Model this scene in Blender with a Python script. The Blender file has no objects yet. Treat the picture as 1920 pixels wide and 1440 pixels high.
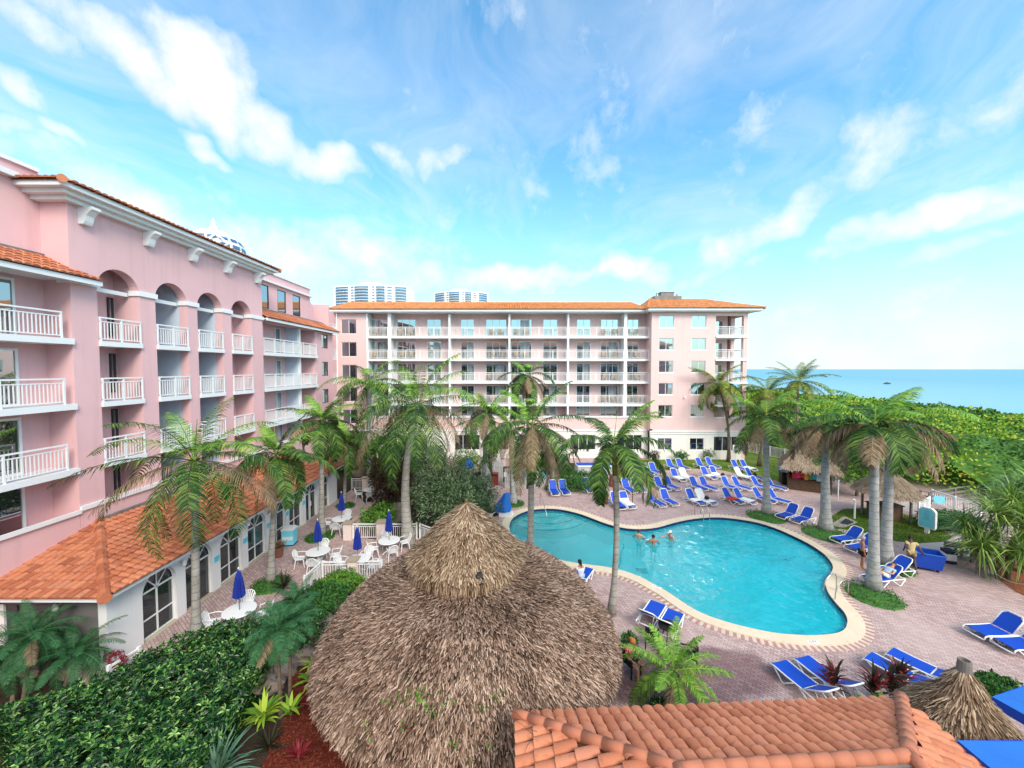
import bpy, bmesh, math, random
from math import sin, cos, pi, radians as rad
from mathutils import Vector, Matrix, noise as mnoise
S = bpy.context.scene
COL = S.collection
F = 720.0; H = 10.5; PITCH = math.atan(28/720)

# ---- a pixel of the 1920x1440 photograph as a ray; used only to measure where things stand
def ray(px, py):
    cx = (px-960)/F; cy = (720-py)/F
    return Vector((cx, cos(PITCH)+cy*sin(PITCH), -sin(PITCH)+cy*cos(PITCH)))
def G(px, py, z=0.0):
    d = ray(px, py); t = (z-H)/d.z
    return Vector((d.x*t, d.y*t, z))
def D(px, py, Y):
    d = ray(px, py); t = Y/d.y
    return Vector((d.x*t, Y, H+d.z*t))

# ---------------------------------------------------------------- objects
def tag(o, label=None, cat=None, group=None, kind=None):
    if label: o['label'] = label
    if cat: o['category'] = cat
    if group: o['group'] = group
    if kind: o['kind'] = kind
    return o
def thing(name, label, cat, loc=(0,0,0), rz=0.0, group=None):
    o = bpy.data.objects.new(name, None); COL.objects.link(o)
    o.empty_display_size = 0.2
    o.location = loc; o.rotation_euler = (0,0,rz)
    return tag(o, label, cat, group)
def rootloc(o):
    while o.parent: o = o.parent
    return Vector(o.location)
KIDS = {}
def link(name, me, parent=None):
    o = bpy.data.objects.new(name, me); COL.objects.link(o)
    if parent:
        o.parent = parent
        KIDS.setdefault(parent.name, []).append(o)
    return o
def copy_tree(o, parent=None):
    c = o.copy(); COL.objects.link(c)
    if parent:
        c.parent = parent; KIDS.setdefault(parent.name, []).append(c)
    for ch in KIDS.get(o.name, []): copy_tree(ch, c)
    return c

class MB:
    """collects geometry; build() links it as ONE mesh object"""
    def __init__(s, tf=None):
        s.v = []; s.f = []; s.m = []; s.tf = tf
    def add(s, vs, fs, mi=0):
        n = len(s.v)
        if s.tf: vs = [s.tf(*p) for p in vs]
        s.v.extend(tuple(p) for p in vs)
        for f in fs:
            s.f.append(tuple(i+n for i in f)); s.m.append(mi)
    def box(s, x0, y0, z0, x1, y1, z1, mi=0):
        s.add([(x0,y0,z0),(x1,y0,z0),(x1,y1,z0),(x0,y1,z0),(x0,y0,z1),(x1,y0,z1),(x1,y1,z1),(x0,y1,z1)],
              [(0,3,2,1),(4,5,6,7),(0,1,5,4),(1,2,6,5),(2,3,7,6),(3,0,4,7)], mi)
    def quad(s, a, b, c, d, mi=0): s.add([a,b,c,d], [(0,1,2,3)], mi)
    def bar(s, a, b, w, h, mi=0, up=Vector((0,0,1))):
        a = Vector(a); b = Vector(b); d = (b-a)
        if d.length < 1e-6: return
        d.normalize(); x = d.cross(up)
        if x.length < 1e-3: x = d.cross(Vector((1,0,0)))
        x.normalize(); y = x.cross(d); x = x*w/2; y = y*h/2
        s.add([a-x-y,a+x-y,a+x+y,a-x+y,b-x-y,b+x-y,b+x+y,b-x+y],
              [(0,3,2,1),(4,5,6,7),(0,1,5,4),(1,2,6,5),(2,3,7,6),(3,0,4,7)], mi)
    def tube(s, pts, r, n=8, mi=0, cap=True):
        pts = [Vector(p) for p in pts]
        if not isinstance(r, (list,tuple)): r = [r]*len(pts)
        rings = []; px = None
        for i, p in enumerate(pts):
            d = (pts[min(i+1,len(pts)-1)]-pts[max(i-1,0)])
            d = d.normalized() if d.length > 1e-9 else Vector((0,0,1))
            if px is None:
                px = d.cross(Vector((0,0,1)))
                if px.length < 1e-2: px = d.cross(Vector((0,1,0)))
            else:
                px = px - d*px.dot(d)
            px.normalize(); py = d.cross(px)
            rings.append([p+(px*cos(2*pi*k/n)+py*sin(2*pi*k/n))*r[i] for k in range(n)])
        vs = [q for rg in rings for q in rg]; fs = []
        for i in range(len(pts)-1):
            for k in range(n):
                a = i*n+k; b = i*n+(k+1)%n
                fs.append((a,b,b+n,a+n))
        if cap:
            fs.append(tuple(range(n-1,-1,-1))); fs.append(tuple(range(len(vs)-n, len(vs))))
        s.add(vs, fs, mi)
    def lathe(s, prof, n=20, c=(0,0,0), mi=0):
        vs = []; fs = []
        for (r, z) in prof:
            for k in range(n): vs.append((c[0]+r*cos(2*pi*k/n), c[1]+r*sin(2*pi*k/n), c[2]+z))
        for i in range(len(prof)-1):
            for k in range(n):
                a = i*n+k; b = i*n+(k+1)%n
                fs.append((a,b,b+n,a+n))
        s.add(vs, fs, mi)
    def ell(s, c, rx, ry, rz, nu=12, nv=8, mi=0, rot=None):
        vs = []; fs = []
        for i in range(nv+1):
            t = pi*i/nv
            for k in range(nu):
                q = Vector((rx*sin(t)*cos(2*pi*k/nu), ry*sin(t)*sin(2*pi*k/nu), rz*cos(t)))
                if rot: q = rot @ q
                vs.append(Vector(c)+q)
        for i in range(nv):
            for k in range(nu):
                a = i*nu+k; b = i*nu+(k+1)%nu
                fs.append((a,b,b+nu,a+nu))
        s.add(vs, fs, mi)
    def prism(s, poly, z0, z1, mi=0):
        n = len(poly)
        s.add([(p[0],p[1],z0) for p in poly]+[(p[0],p[1],z1) for p in poly],
              [tuple(range(n-1,-1,-1)), tuple(range(n,2*n))]+[(i,(i+1)%n,(i+1)%n+n,i+n) for i in range(n)], mi)
    def build(s, name, mat, parent=None, world=False, smooth=False):
        vs = s.v
        if world and parent is not None:
            L = rootloc(parent); vs = [(p[0]-L.x,p[1]-L.y,p[2]-L.z) for p in vs]
        me = bpy.data.meshes.new(name); me.from_pydata(vs, [], s.f)
        mats = mat if isinstance(mat, (list,tuple)) else [mat]
        for m in mats: me.materials.append(m)
        if len(mats) > 1: me.polygons.foreach_set('material_index', s.m)
        if smooth: me.polygons.foreach_set('use_smooth', [True]*len(me.polygons))
        me.update()
        return link(name, me, parent)

# ---------------------------------------------------------------- materials
M = {}
class NT:
    def __init__(s, mat):
        mat.use_nodes = True; s.t = mat.node_tree; s.t.nodes.clear()
    def n(s, typ, **kw):
        nd = s.t.nodes.new('ShaderNode'+typ)
        for k, v in kw.items():
            if k.startswith('i_'):
                nd.inputs[k[2:].replace('_',' ')].default_value = v
            else: setattr(nd, k, v)
        return nd
    def l(s, a, b): s.t.links.new(a, b)
    def math(s, op, a, b=None, clamp=False):
        nd = s.t.nodes.new('ShaderNodeMath'); nd.operation = op; nd.use_clamp = clamp
        for i, x in enumerate((a, b)):
            if x is None: continue
            if isinstance(x, (int, float)): nd.inputs[i].default_value = x
            else: s.l(x, nd.inputs[i])
        return nd.outputs[0]
    def mix(s, fac, a, b, blend='MIX'):
        nd = s.t.nodes.new('ShaderNodeMix'); nd.data_type = 'RGBA'; nd.blend_type = blend
        for sock, x in ((nd.inputs[0], fac), (nd.inputs[6], a), (nd.inputs[7], b)):
            if isinstance(x, (int, float)): sock.default_value = x
            elif isinstance(x, (tuple, list)): sock.default_value = (*x[:3], 1)
            else: s.l(x, sock)
        return nd.outputs[2]
    def ramp(s, fac, stops):
        nd = s.t.nodes.new('ShaderNodeValToRGB'); el = nd.color_ramp.elements
        while len(el) < len(stops): el.new(0.5)
        for e, (p, c) in zip(el, stops):
            e.position = p; e.color = (*c[:3], 1)
        s.l(fac, nd.inputs[0]); return nd.outputs[0]
    def noise(s, scale, detail=3, vec=None, rough=0.55):
        nd = s.n('TexNoise', i_Scale=scale, i_Detail=detail, i_Roughness=rough)
        if vec is not None: s.l(vec, nd.inputs['Vector'])
        return nd.outputs[0]
    def objco(s):
        return s.n('TexCoord').outputs['Object']
    def out(s, sh):
        o = s.n('OutputMaterial'); s.l(sh, o.inputs[0])
def new(name):
    m = bpy.data.materials.new(name); M[name] = m
    return m, NT(m)
def bsdf(t, col, rough=0.6, spec=0.4, metal=0.0, bump=None, bs=0.3, bd=0.02):
    b = t.n('BsdfPrincipled')
    if isinstance(col, (tuple, list)): b.inputs['Base Color'].default_value = (*col[:3], 1)
    else: t.l(col, b.inputs['Base Color'])
    if isinstance(rough, (int, float)): b.inputs['Roughness'].default_value = rough
    else: t.l(rough, b.inputs['Roughness'])
    b.inputs['Specular IOR Level'].default_value = spec
    b.inputs['Metallic'].default_value = metal
    if bump is not None:
        bp = t.n('Bump', i_Strength=bs, i_Distance=bd)
        t.l(bump, bp.inputs['Height']); t.l(bp.outputs[0], b.inputs['Normal'])
    return b.outputs[0]
def dk(c, k): return tuple(x*k for x in c)
def surf(name, col, rough=0.6, var=0.15, scale=0.8, fine=60, bs=0.25, bd=0.01, spec=0.4, metal=0.0, streak=0.0):
    """painted / plastered / plain surface: tone drifts a little, small bumps"""
    m, t = new(name); co = t.objco()
    n1 = t.noise(scale, 5, co); n2 = t.noise(fine, 3, co)
    f = t.math('MULTIPLY', t.math('SUBTRACT', n1, 0.35, True), 2.2, True)
    c = t.mix(f, dk(col, 1-var), col)
    if streak:                                   # rain streaks run down the plaster, patches fade
        mp = t.n('Mapping'); mp.inputs['Scale'].default_value = (2.6,2.6,.16); t.l(co, mp.inputs['Vector'])
        s1 = t.math('MULTIPLY', t.math('SUBTRACT', t.noise(1.0,6,mp.outputs[0],.65), .53, True), 4.0, True)
        c = t.mix(t.math('MULTIPLY', s1, streak), c, dk((col[0]*.95,col[1]*1.0,col[2]*1.0), .66))
        s2 = t.math('MULTIPLY', t.math('SUBTRACT', t.noise(.18,4,co), .5, True), 3.0, True)
        c = t.mix(t.math('MULTIPLY', s2, streak*.6), c, tuple(min(.86,x*1.12+.03) for x in col))
    t.out(bsdf(t, c, rough, spec, metal, n2, bs, bd)); return m
def leafmat(name, stops, rough=0.5, trans=0.16, spec=0.16):
    m, t = new(name)
    r = t.n('NewGeometry').outputs['Random Per Island']
    n1 = t.noise(0.9, 2, t.objco())
    f = t.math('ADD', t.math('MULTIPLY', r, 0.6), t.math('MULTIPLY', n1, 0.4))
    c = t.ramp(f, stops)
    b = bsdf(t, c, rough, spec)
    tr = t.n('BsdfTranslucent'); t.l(c, tr.inputs[0])
    mx = t.n('MixShader'); mx.inputs[0].default_value = trans
    t.l(b, mx.inputs[1]); t.l(tr.outputs[0], mx.inputs[2]); t.out(mx.outputs[0]); return m

PINK = (0.77, 0.475, 0.49)
surf('pink_stucco', PINK, 0.85, 0.09, 0.35, 70, 0.3, 0.01, 0.2, 0, .42)
surf('back_pink', (0.77,0.54,0.52), 0.85, 0.07, 0.35, 70, 0.3, 0.01, 0.2, 0, .4)
surf('pale_pink', (0.78,0.64,0.60), 0.85, 0.06, 0.4, 70, 0.3, 0.01, 0.2)
surf('cream_stucco', (0.80,0.75,0.71), 0.85, 0.06, 0.5, 70, 0.3, 0.01, 0.2, 0, .35)
surf('blue_grey_stucco', (0.58,0.66,0.77), 0.85, 0.06, 0.5, 70, 0.3, 0.01, 0.2)
surf('white_paint', (0.80,0.81,0.82), 0.5, 0.06, 0.6, 40, 0.08, 0.005)
surf('white_wall', (0.80,0.79,0.80), 0.8, 0.06, 0.5, 70, 0.25, 0.01, 0.2, 0, .35)
surf('grey_stucco', (0.20,0.19,0.19), 0.9, 0.25, 1.5, 30, 0.6, 0.02, 0.2)  # grey deepened to put the end wall's shade into its colour
surf('dark_interior', (0.02,0.02,0.022), 0.7, 0.3)
surf('dark_frame', (0.05,0.05,0.055), 0.5)
surf('curtain', (0.42,0.45,0.47), 0.9, 0.3, 3)
surf('tan_cap', (0.42,0.33,0.25), 0.8, 0.2, 2)
surf('membrane', (0.42,0.50,0.47), 0.5, 0.3, 0.7)
surf('flashing', (0.25,0.22,0.2), 0.5, 0.4, 2)
surf('chrome', (0.6,0.6,0.6), 0.25, 0.1, 2, 60, 0.02, 0.01, 0.5, 0.9)
surf('blue_sling', (0.001,0.062,0.50), 0.6, 0.12, 4, 200, 0.2, 0.004)
surf('white_plastic', (0.80,0.81,0.82), 0.35, 0.05, 3, 60, 0.03, 0.002)
surf('umbrella_blue', (0.008,0.03,0.30), 0.8, 0.25, 4, 60, 0.3, 0.01)
surf('canopy_blue', (0.02,0.17,0.62), 0.8, 0.12, 1.2, 60, 0.2, 0.01)
surf('towel_white', (0.80,0.80,0.79), 0.95, 0.12, 6, 120, 0.6, 0.01)
surf('towel_red', (0.5,0.05,0.03), 0.95, 0.2, 6, 120, 0.6, 0.01)
surf('cloth_black', (0.02,0.02,0.022), 0.9, 0.3, 6)
surf('cart_blue', (0.008,0.07,0.50), 0.45, 0.12, 3)
surf('terracotta_pot', (0.25,0.10,0.07), 0.8, 0.3, 4)
surf('red_bin', (0.33,0.05,0.035), 0.6, 0.25, 4)
surf('wood_grey', (0.26,0.23,0.20), 0.85, 0.4, 5, 40, 0.6, 0.01)
surf('wood_brown', (0.14,0.08,0.05), 0.8, 0.35, 5, 40, 0.6, 0.01)
surf('chair_tan', (0.42,0.27,0.14), 0.8, 0.3, 6)
surf('fence_grey', (0.56,0.55,0.55), 0.85, 0.3, 3, 40, 0.5, 0.01)
surf('sign_blue', (0.20,0.70,0.86), 0.5, 0.06, 2)
surf('sign_deep', (0.06,0.33,0.55), 0.5, 0.06, 2)
surf('black_plastic', (0.015,0.015,0.016), 0.45, 0.3, 3)
surf('rope', (0.55,0.48,0.40), 0.9, 0.2, 6)
surf('rock', (0.33,0.27,0.23), 0.9, 0.5, 1.5, 12, 0.9, 0.05)
surf('concrete_path', (0.50,0.43,0.40), 0.9, 0.2, 0.8, 40, 0.4, 0.01)
surf('grate', (0.03,0.03,0.035), 0.6, 0.3, 3)
surf('beach_sand', (0.55,0.47,0.36), 0.95, 0.2, 0.2, 20, 0.5, 0.03)
surf('coping', (0.68,0.58,0.44), 0.8, 0.14, 0.9, 40, 0.35, 0.01)
surf('brick_pink', (0.50,0.27,0.23), 0.85, 0.3, 5)
surf('brick_cream', (0.66,0.55,0.47), 0.85, 0.2, 5)
surf('pool_tile', (0.012,0.03,0.12), 0.2, 0.3, 6)
for nm, c in (('skin_light',(0.55,0.30,0.20)),('skin_tan',(0.36,0.16,0.09)),('skin_dark',(0.10,0.05,0.035))):
    surf(nm, c, 0.55, 0.1, 8, 80, 0.1, 0.003)
for nm, c in (('hair_dark',(0.015,0.01,0.008)),('hair_brown',(0.07,0.035,0.02)),('hair_grey',(0.45,0.43,0.41))):
    surf(nm, c, 0.6, 0.3, 30, 150, 0.5, 0.004)
for nm, c in (('cloth_white',(0.75,0.77,0.80)),('cloth_pink',(0.75,0.04,0.20)),('cloth_yellow',(0.62,0.50,0.24)),('cloth_tan',(0.42,0.30,0.17)),
              ('cloth_navy',(0.02,0.03,0.08)),('cloth_light_blue',(0.40,0.58,0.72)),('cloth_red',(0.5,0.04,0.04)),('cloth_teal',(0.05,0.35,0.4)),('cloth_green',(0.1,0.3,0.08)),('cloth_orange',(0.75,0.25,0.06)),('flower_red',(0.55,0.03,0.06)),('flower_pink',(0.6,0.2,0.25)),('eye_dark',(0.01,0.01,0.01)),('lip',(0.35,0.1,0.08))):
    surf(nm, c, 0.85, 0.15, 8, 100, 0.3, 0.004)

def tilemat(name, stops):
    m, t = new(name); co = t.objco()
    r = t.n('NewGeometry').outputs['Random Per Island']
    n1 = t.noise(0.35, 3, co); n2 = t.noise(25, 3, co)
    f = t.math('ADD', t.math('MULTIPLY', r, 0.65), t.math('MULTIPLY', n1, 0.35))
    c = t.ramp(f, stops)
    c = t.mix(t.math('MULTIPLY', t.math('SUBTRACT', t.noise(6,4,co), 0.52, True), 3.0, True), c, dk(stops[0][1],0.7))
    t.out(bsdf(t, c, 0.8, 0.25, 0, n2, 0.25, 0.01)); return m
tilemat('roof_tile', [(0.15,(0.33,0.10,0.055)),(0.4,(0.50,0.17,0.085)),(0.65,(0.57,0.215,0.11)),(0.9,(0.48,0.19,0.12))])
tilemat('roof_tile_near', [(0.15,(0.45,0.155,0.08)),(0.4,(0.55,0.20,0.105)),(0.65,(0.59,0.225,0.12)),(0.9,(0.50,0.20,0.13))])
tilemat('roof_tile_far', [(0.15,(0.47,0.19,0.07)),(0.4,(0.60,0.25,0.10)),(0.65,(0.66,0.29,0.12)),(0.9,(0.62,0.31,0.17))])
surf('tile_bed', (0.22,0.09,0.06), 0.9, 0.3, 2)
surf('ridge_tile', (0.56,0.20,0.11), 0.75, 0.28, 1.6, 25, 0.3, 0.01)

# glass: reflects strongly like coated hotel glazing, dark room behind it
def glass(name, refl, dark=(0.012,0.014,0.016), tint=(0.85,0.97,1.0)):
    m, t = new(name); co = t.objco()
    df = bsdf(t, t.mix(t.noise(0.7,2,co), dark, dk(dark,2.5)), 0.6, 0.0)
    g = t.n('BsdfGlossy', i_Roughness=0.02); g.inputs[0].default_value = (*tint, 1)
    bp = t.n('Bump', i_Strength=0.06, i_Distance=0.05); t.l(t.noise(0.9,1,co), bp.inputs['Height']); t.l(bp.outputs[0], g.inputs['Normal'])
    fr = t.n('LayerWeight', i_Blend=0.35)
    fac = t.math('ADD', t.math('MULTIPLY', fr.outputs['Fresnel'], 0.5), refl, True)
    mx = t.n('MixShader'); t.l(fac, mx.inputs[0]); t.l(df, mx.inputs[1]); t.l(g.outputs[0], mx.inputs[2]); t.out(mx.outputs[0])
glass('window_glass', 0.42)
glass('arcade_glass', 0.10)
glass('tower_glass', 0.10, (0.03,0.08,0.15))

# foliage
leafmat('palm_green', [(0.18,(0.008,0.030,0.010)),(0.42,(0.030,0.085,0.020)),(0.66,(0.085,0.17,0.032)),(0.9,(0.23,0.31,0.055))])
leafmat('palm_fresh', [(0.15,(0.04,0.13,0.02)),(0.5,(0.15,0.33,0.04)),(0.9,(0.38,0.52,0.07))])
leafmat('palm_dead', [(0.1,(0.13,0.085,0.05)),(0.5,(0.26,0.18,0.11)),(0.95,(0.40,0.31,0.20))], 0.8)
leafmat('coconut_green', [(0.15,(0.025,0.06,0.015)),(0.45,(0.11,0.18,0.03)),(0.7,(0.27,0.31,0.05)),(0.93,(0.44,0.38,0.08))])
leafmat('date_green', [(0.1,(0.012,0.06,0.025)),(0.5,(0.035,0.13,0.05)),(0.95,(0.10,0.24,0.09))])
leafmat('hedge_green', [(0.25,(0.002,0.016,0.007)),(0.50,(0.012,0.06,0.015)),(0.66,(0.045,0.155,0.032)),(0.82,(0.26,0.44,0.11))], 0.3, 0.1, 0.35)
leafmat('bush_green', [(0.1,(0.015,0.06,0.018)),(0.5,(0.04,0.14,0.03)),(0.95,(0.13,0.28,0.06))])
leafmat('olive_green', [(0.2,(0.025,0.06,0.03)),(0.5,(0.10,0.18,0.08)),(0.85,(0.32,0.40,0.22))])
leafmat('bright_green', [(0.1,(0.03,0.10,0.015)),(0.5,(0.10,0.24,0.03)),(0.95,(0.24,0.42,0.06))])
leafmat('lime_green', [(0.1,(0.10,0.22,0.02)),(0.5,(0.26,0.42,0.04)),(0.95,(0.48,0.58,0.08))])
leafmat('seagrape', [(0.2,(0.03,0.10,0.014)),(0.36,(0.10,0.25,0.025)),(0.52,(0.22,0.40,0.035)),(0.7,(0.42,0.52,0.05)),(0.84,(0.52,0.42,0.06)),(0.95,(0.42,0.20,0.07))], 0.5, 0.25)
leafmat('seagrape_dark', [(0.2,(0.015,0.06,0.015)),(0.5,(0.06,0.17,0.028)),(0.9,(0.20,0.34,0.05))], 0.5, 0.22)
leafmat('croton_dark', [(0.1,(0.018,0.012,0.010)),(0.5,(0.05,0.028,0.018)),(0.95,(0.16,0.09,0.05))])
leafmat('red_leaf', [(0.1,(0.05,0.01,0.012)),(0.5,(0.20,0.02,0.03)),(0.95,(0.50,0.07,0.09))])
leafmat('dark_spiky', [(0.1,(0.012,0.015,0.012)),(0.6,(0.04,0.04,0.025)),(0.95,(0.10,0.10,0.04))])
leafmat('agave', [(0.1,(0.05,0.13,0.10)),(0.5,(0.13,0.28,0.19)),(0.95,(0.27,0.43,0.31))])
leafmat('pandanus', [(0.2,(0.04,0.12,0.018)),(0.45,(0.16,0.31,0.05)),(0.7,(0.36,0.50,0.12)),(0.9,(0.55,0.54,0.22))], 0.4, 0.22, 0.25)
leafmat('thatch', [(0.2,(0.03,0.019,0.014)),(0.38,(0.15,0.092,0.064)),(0.6,(0.31,0.20,0.145)),(0.85,(0.62,0.47,0.365))], 0.9, 0.05, 0.1)
leafmat('thatch_gold', [(0.18,(0.045,0.027,0.016)),(0.38,(0.20,0.13,0.08)),(0.6,(0.35,0.24,0.155)),(0.85,(0.63,0.49,0.35))], 0.9, 0.05, 0.1)
leafmat('thatch_pale', [(0.12,(0.12,0.085,0.06)),(0.5,(0.33,0.25,0.175)),(0.9,(0.56,0.45,0.34))], 0.9, 0.05, 0.1)
leafmat('grass', [(0.1,(0.03,0.08,0.012)),(0.5,(0.08,0.16,0.02)),(0.85,(0.15,0.22,0.03)),(0.97,(0.24,0.22,0.06))])
leafmat('mulch', [(0.1,(0.04,0.007,0.005)),(0.5,(0.14,0.025,0.015)),(0.9,(0.30,0.09,0.05))], 0.9, 0.0)
leafmat('mulch_orange', [(0.1,(0.14,0.045,0.02)),(0.5,(0.30,0.10,0.045)),(0.9,(0.42,0.18,0.08))], 0.9, 0.0)

def trunkmat(name, c0, c1, ringscale=5.0, ring=0.45):
    m, t = new(name); co = t.objco()
    sep = t.n('SeparateXYZ'); t.l(co, sep.inputs[0])
    w = t.math('FRACT', t.math('MULTIPLY', t.math('ADD', sep.outputs[2], t.math('MULTIPLY', t.noise(1.6,3,co),0.35)), ringscale))
    line = t.math('LESS_THAN', w, 0.12)
    nz = t.noise(3, 5, co)
    c = t.mix(t.math('MULTIPLY', t.math('SUBTRACT', nz, 0.3, True), 2, True), c0, c1)
    c = t.mix(t.math('MULTIPLY', t.math('GREATER_THAN', t.noise(7,3,co), 0.66), 0.55), c, dk(c0,0.45))
    c = t.mix(t.math('MULTIPLY', line, ring), c, dk(c0,0.35))
    t.out(bsdf(t, c, 0.85, 0.2, 0, t.noise(25,4,co), 0.5, 0.02))
trunkmat('trunk_grey', (0.24,0.225,0.20), (0.42,0.40,0.365), 3.2, 0.55)
trunkmat('trunk_pale', (0.25,0.25,0.24), (0.46,0.46,0.45), 3.0, 0.4)
trunkmat('trunk_brown', (0.10,0.075,0.055), (0.20,0.155,0.12), 7, 0.5)
trunkmat('crownshaft', (0.08,0.15,0.03), (0.30,0.32,0.06), 0.7, 0.2)
trunkmat('crownshaft_dry', (0.20,0.15,0.09), (0.34,0.27,0.18), 1.5, 0.3)
# ---------------------------------------------------------------- camera
cam = bpy.data.cameras.new('camera'); co_ = bpy.data.objects.new('camera', cam); COL.objects.link(co_)
cam.sensor_width = 36; cam.lens = F/1920*36; cam.clip_end = 40000; cam.clip_start = 0.05
co_.location = (0,0,H); co_.rotation_euler = (pi/2-PITCH, 0, 0); S.camera = co_

# ---------------------------------------------------------------- sky and sun
SUN_EL, SUN_AZ = rad(38), rad(32)     # azimuth measured from -Y (behind the camera) towards +X
sun_dir = Vector((sin(SUN_AZ)*cos(SUN_EL), -cos(SUN_AZ)*cos(SUN_EL), sin(SUN_EL)))
sl = bpy.data.lights.new('sun', 'SUN'); sl.energy = 1.35; sl.angle = rad(22); sl.color = (1.0, 0.90, 0.78)
so = bpy.data.objects.new('sun', sl); COL.objects.link(so); so.location = (30,-30,60)
so.rotation_euler = (-sun_dir).to_track_quat('-Z', 'Y').to_euler()
W = bpy.data.worlds.new('World'); S.world = W
t = NT(W)
sky = t.n('TexSky', sky_type='NISHITA', sun_disc=False, sun_elevation=SUN_EL, altitude=10, air_density=1.0, dust_density=1.2, ozone_density=2.0)
sky.sun_rotation = math.atan2(sun_dir.x, sun_dir.y)
tc = t.n('TexCoord'); sep = t.n('SeparateXYZ'); t.l(tc.outputs['Generated'], sep.inputs[0])
az = t.math('ARCTAN2', sep.outputs[0], sep.outputs[1]); el = t.math('ARCSINE', sep.outputs[2])
# clouds are laid out by compass direction (azimuth, elevation)
# cloud-deck coordinates: direction projected on a flat layer overhead
zz = t.math('MAXIMUM', t.math('ADD', sep.outputs[2], 0.12), 0.05)
dx = t.math('DIVIDE', sep.outputs[0], zz); dy = t.math('DIVIDE', sep.outputs[1], zz)
def comb(a, b, c=0.0):
    nd = t.n('CombineXYZ')
    for i, x in enumerate((a,b,c)):
        if isinstance(x,(int,float)): nd.inputs[i].default_value = x
        else: t.l(x, nd.inputs[i])
    return nd.outputs[0]
deck = comb(dx, dy)
def warp(vec, k, sc):
    nz = t.n('TexNoise', i_Scale=sc, i_Detail=3); t.l(vec, nz.inputs['Vector'])
    sb = t.n('VectorMath', operation='SUBTRACT'); t.l(nz.outputs['Color'], sb.inputs[0]); sb.inputs[1].default_value=(.5,.5,.5)
    ml = t.n('VectorMath', operation='SCALE'); t.l(sb.outputs[0], ml.inputs[0]); ml.inputs['Scale'].default_value = k
    ad = t.n('VectorMath', operation='ADD'); t.l(vec, ad.inputs[0]); t.l(ml.outputs[0], ad.inputs[1]); return ad.outputs[0]
ae = comb(az, el)
aw = warp(ae, 0.22, 5.0)
sp2 = t.n('SeparateXYZ'); t.l(aw, sp2.inputs[0]); azw, elw = sp2.outputs[0], sp2.outputs[1]
def blob(px, py, rx, ry, ang, k):
    d = ray(px, py).normalized(); a0 = math.atan2(d.x, d.y); e0 = math.asin(d.z)
    d1 = ray(px+10, py).normalized(); d2 = ray(px, py-10).normalized()
    ka = abs(math.atan2(d1.x,d1.y)-a0)/10; ke = abs(math.asin(d2.z)-e0)/10
    c, s_ = cos(rad(-ang)), sin(rad(-ang))
    u = t.math('SUBTRACT', azw, a0); v = t.math('SUBTRACT', elw, e0)
    u = t.math('MULTIPLY', u, 1/ka); v = t.math('MULTIPLY', v, 1/ke)
    p = t.math('ADD', t.math('MULTIPLY', u, c/rx), t.math('MULTIPLY', v, s_/rx))
    q = t.math('SUBTRACT', t.math('MULTIPLY', v, c/ry), t.math('MULTIPLY', u, s_/ry))
    r2 = t.math('ADD', t.math('MULTIPLY', p, p), t.math('MULTIPLY', q, q))
    return t.math('MULTIPLY', t.math('SUBTRACT', 1.0, r2, True), k)
BL = [(60,20,200,70,20,.9),(230,90,210,75,27,1.0),(390,160,190,75,30,1.0),(520,235,150,65,32,1.0),(600,285,95,45,15,1.0),(60,165,110,60,30,.95),(120,262,65,30,15,.8),(380,262,75,30,10,.85),(20,250,110,50,10,.6),
      (850,288,70,40,0,.62),(735,288,80,26,5,.55),(330,415,360,85,10,1.0),(130,335,60,35,0,.7),(470,465,230,75,12,.95),(950,530,440,45,-3,.95),(1100,520,190,30,-3,1.0),(720,480,260,60,0,.55),
      (1720,420,290,46,-14,1.0),(1850,395,150,45,-8,.8),(1740,180,220,55,-18,.5),(1680,270,230,60,-18,.42),(1420,450,320,50,-22,.8),(1780,490,240,40,-8,.6),(1480,300,300,120,-30,.22),(1000,330,500,120,-38,.2),(1050,60,220,60,20,.25),(1420,505,60,18,0,.5),(1500,600,600,60,0,.45),(1880,110,130,50,-20,.4),(1800,30,160,50,-25,.3)]
big = None
for b_ in BL:
    x = blob(*b_); big = x if big is None else t.math('MAXIMUM', big, x)
n1 = t.noise(6.5, 10, warp(ae, 0.10, 6), 0.60)
n2 = t.n('TexNoise', i_Scale=1.6, i_Detail=8, i_Roughness=0.62, i_Distortion=0.6)
mp = t.n('Mapping'); mp.inputs['Rotation'].default_value = (0,0,rad(-14)); mp.inputs['Scale'].default_value = (1.15,.62,1)
t.l(warp(deck, 1.1, .9), mp.inputs['Vector']); t.l(mp.outputs[0], n2.inputs['Vector'])
n1 = t.math('ADD', t.math('MULTIPLY', n1, .78), t.math('MULTIPLY', t.noise(24, 8, warp(ae, 0.05, 14), .65), .22))
dens = t.math('SUBTRACT', t.math('ADD', t.math('MULTIPLY', big, 1.0), t.math('MULTIPLY', n1, 3.0)), 1.62)
dens = t.math('MULTIPLY', dens, 1.05, True)
wisp = t.math('MULTIPLY', t.math('SUBTRACT', n2.outputs[0], 0.38, True), 1.7, True)
wisp = t.math('MULTIPLY', wisp, 0.8)
hz = t.math('POWER', t.math('SUBTRACT', 1.0, t.math('MULTIPLY', t.math('MAXIMUM', el, 0.0), 1.75), True), 2.5)
cover = t.math('MAXIMUM', t.math('MAXIMUM', dens, wisp), t.math('MULTIPLY', hz, 0.8), True)
tint = t.mix(1.0, sky.outputs[0], (0.58,1.0,1.04), 'MULTIPLY')
shade = t.mix(t.math('MULTIPLY', t.math('SUBTRACT', t.noise(9,6,comb(az, t.math('ADD',el,0.02))), 0.45, True), 2.2, True), (3.2,3.27,3.36), (2.2,2.55,2.95))
skyc = t.mix(cover, tint, shade)
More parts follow.
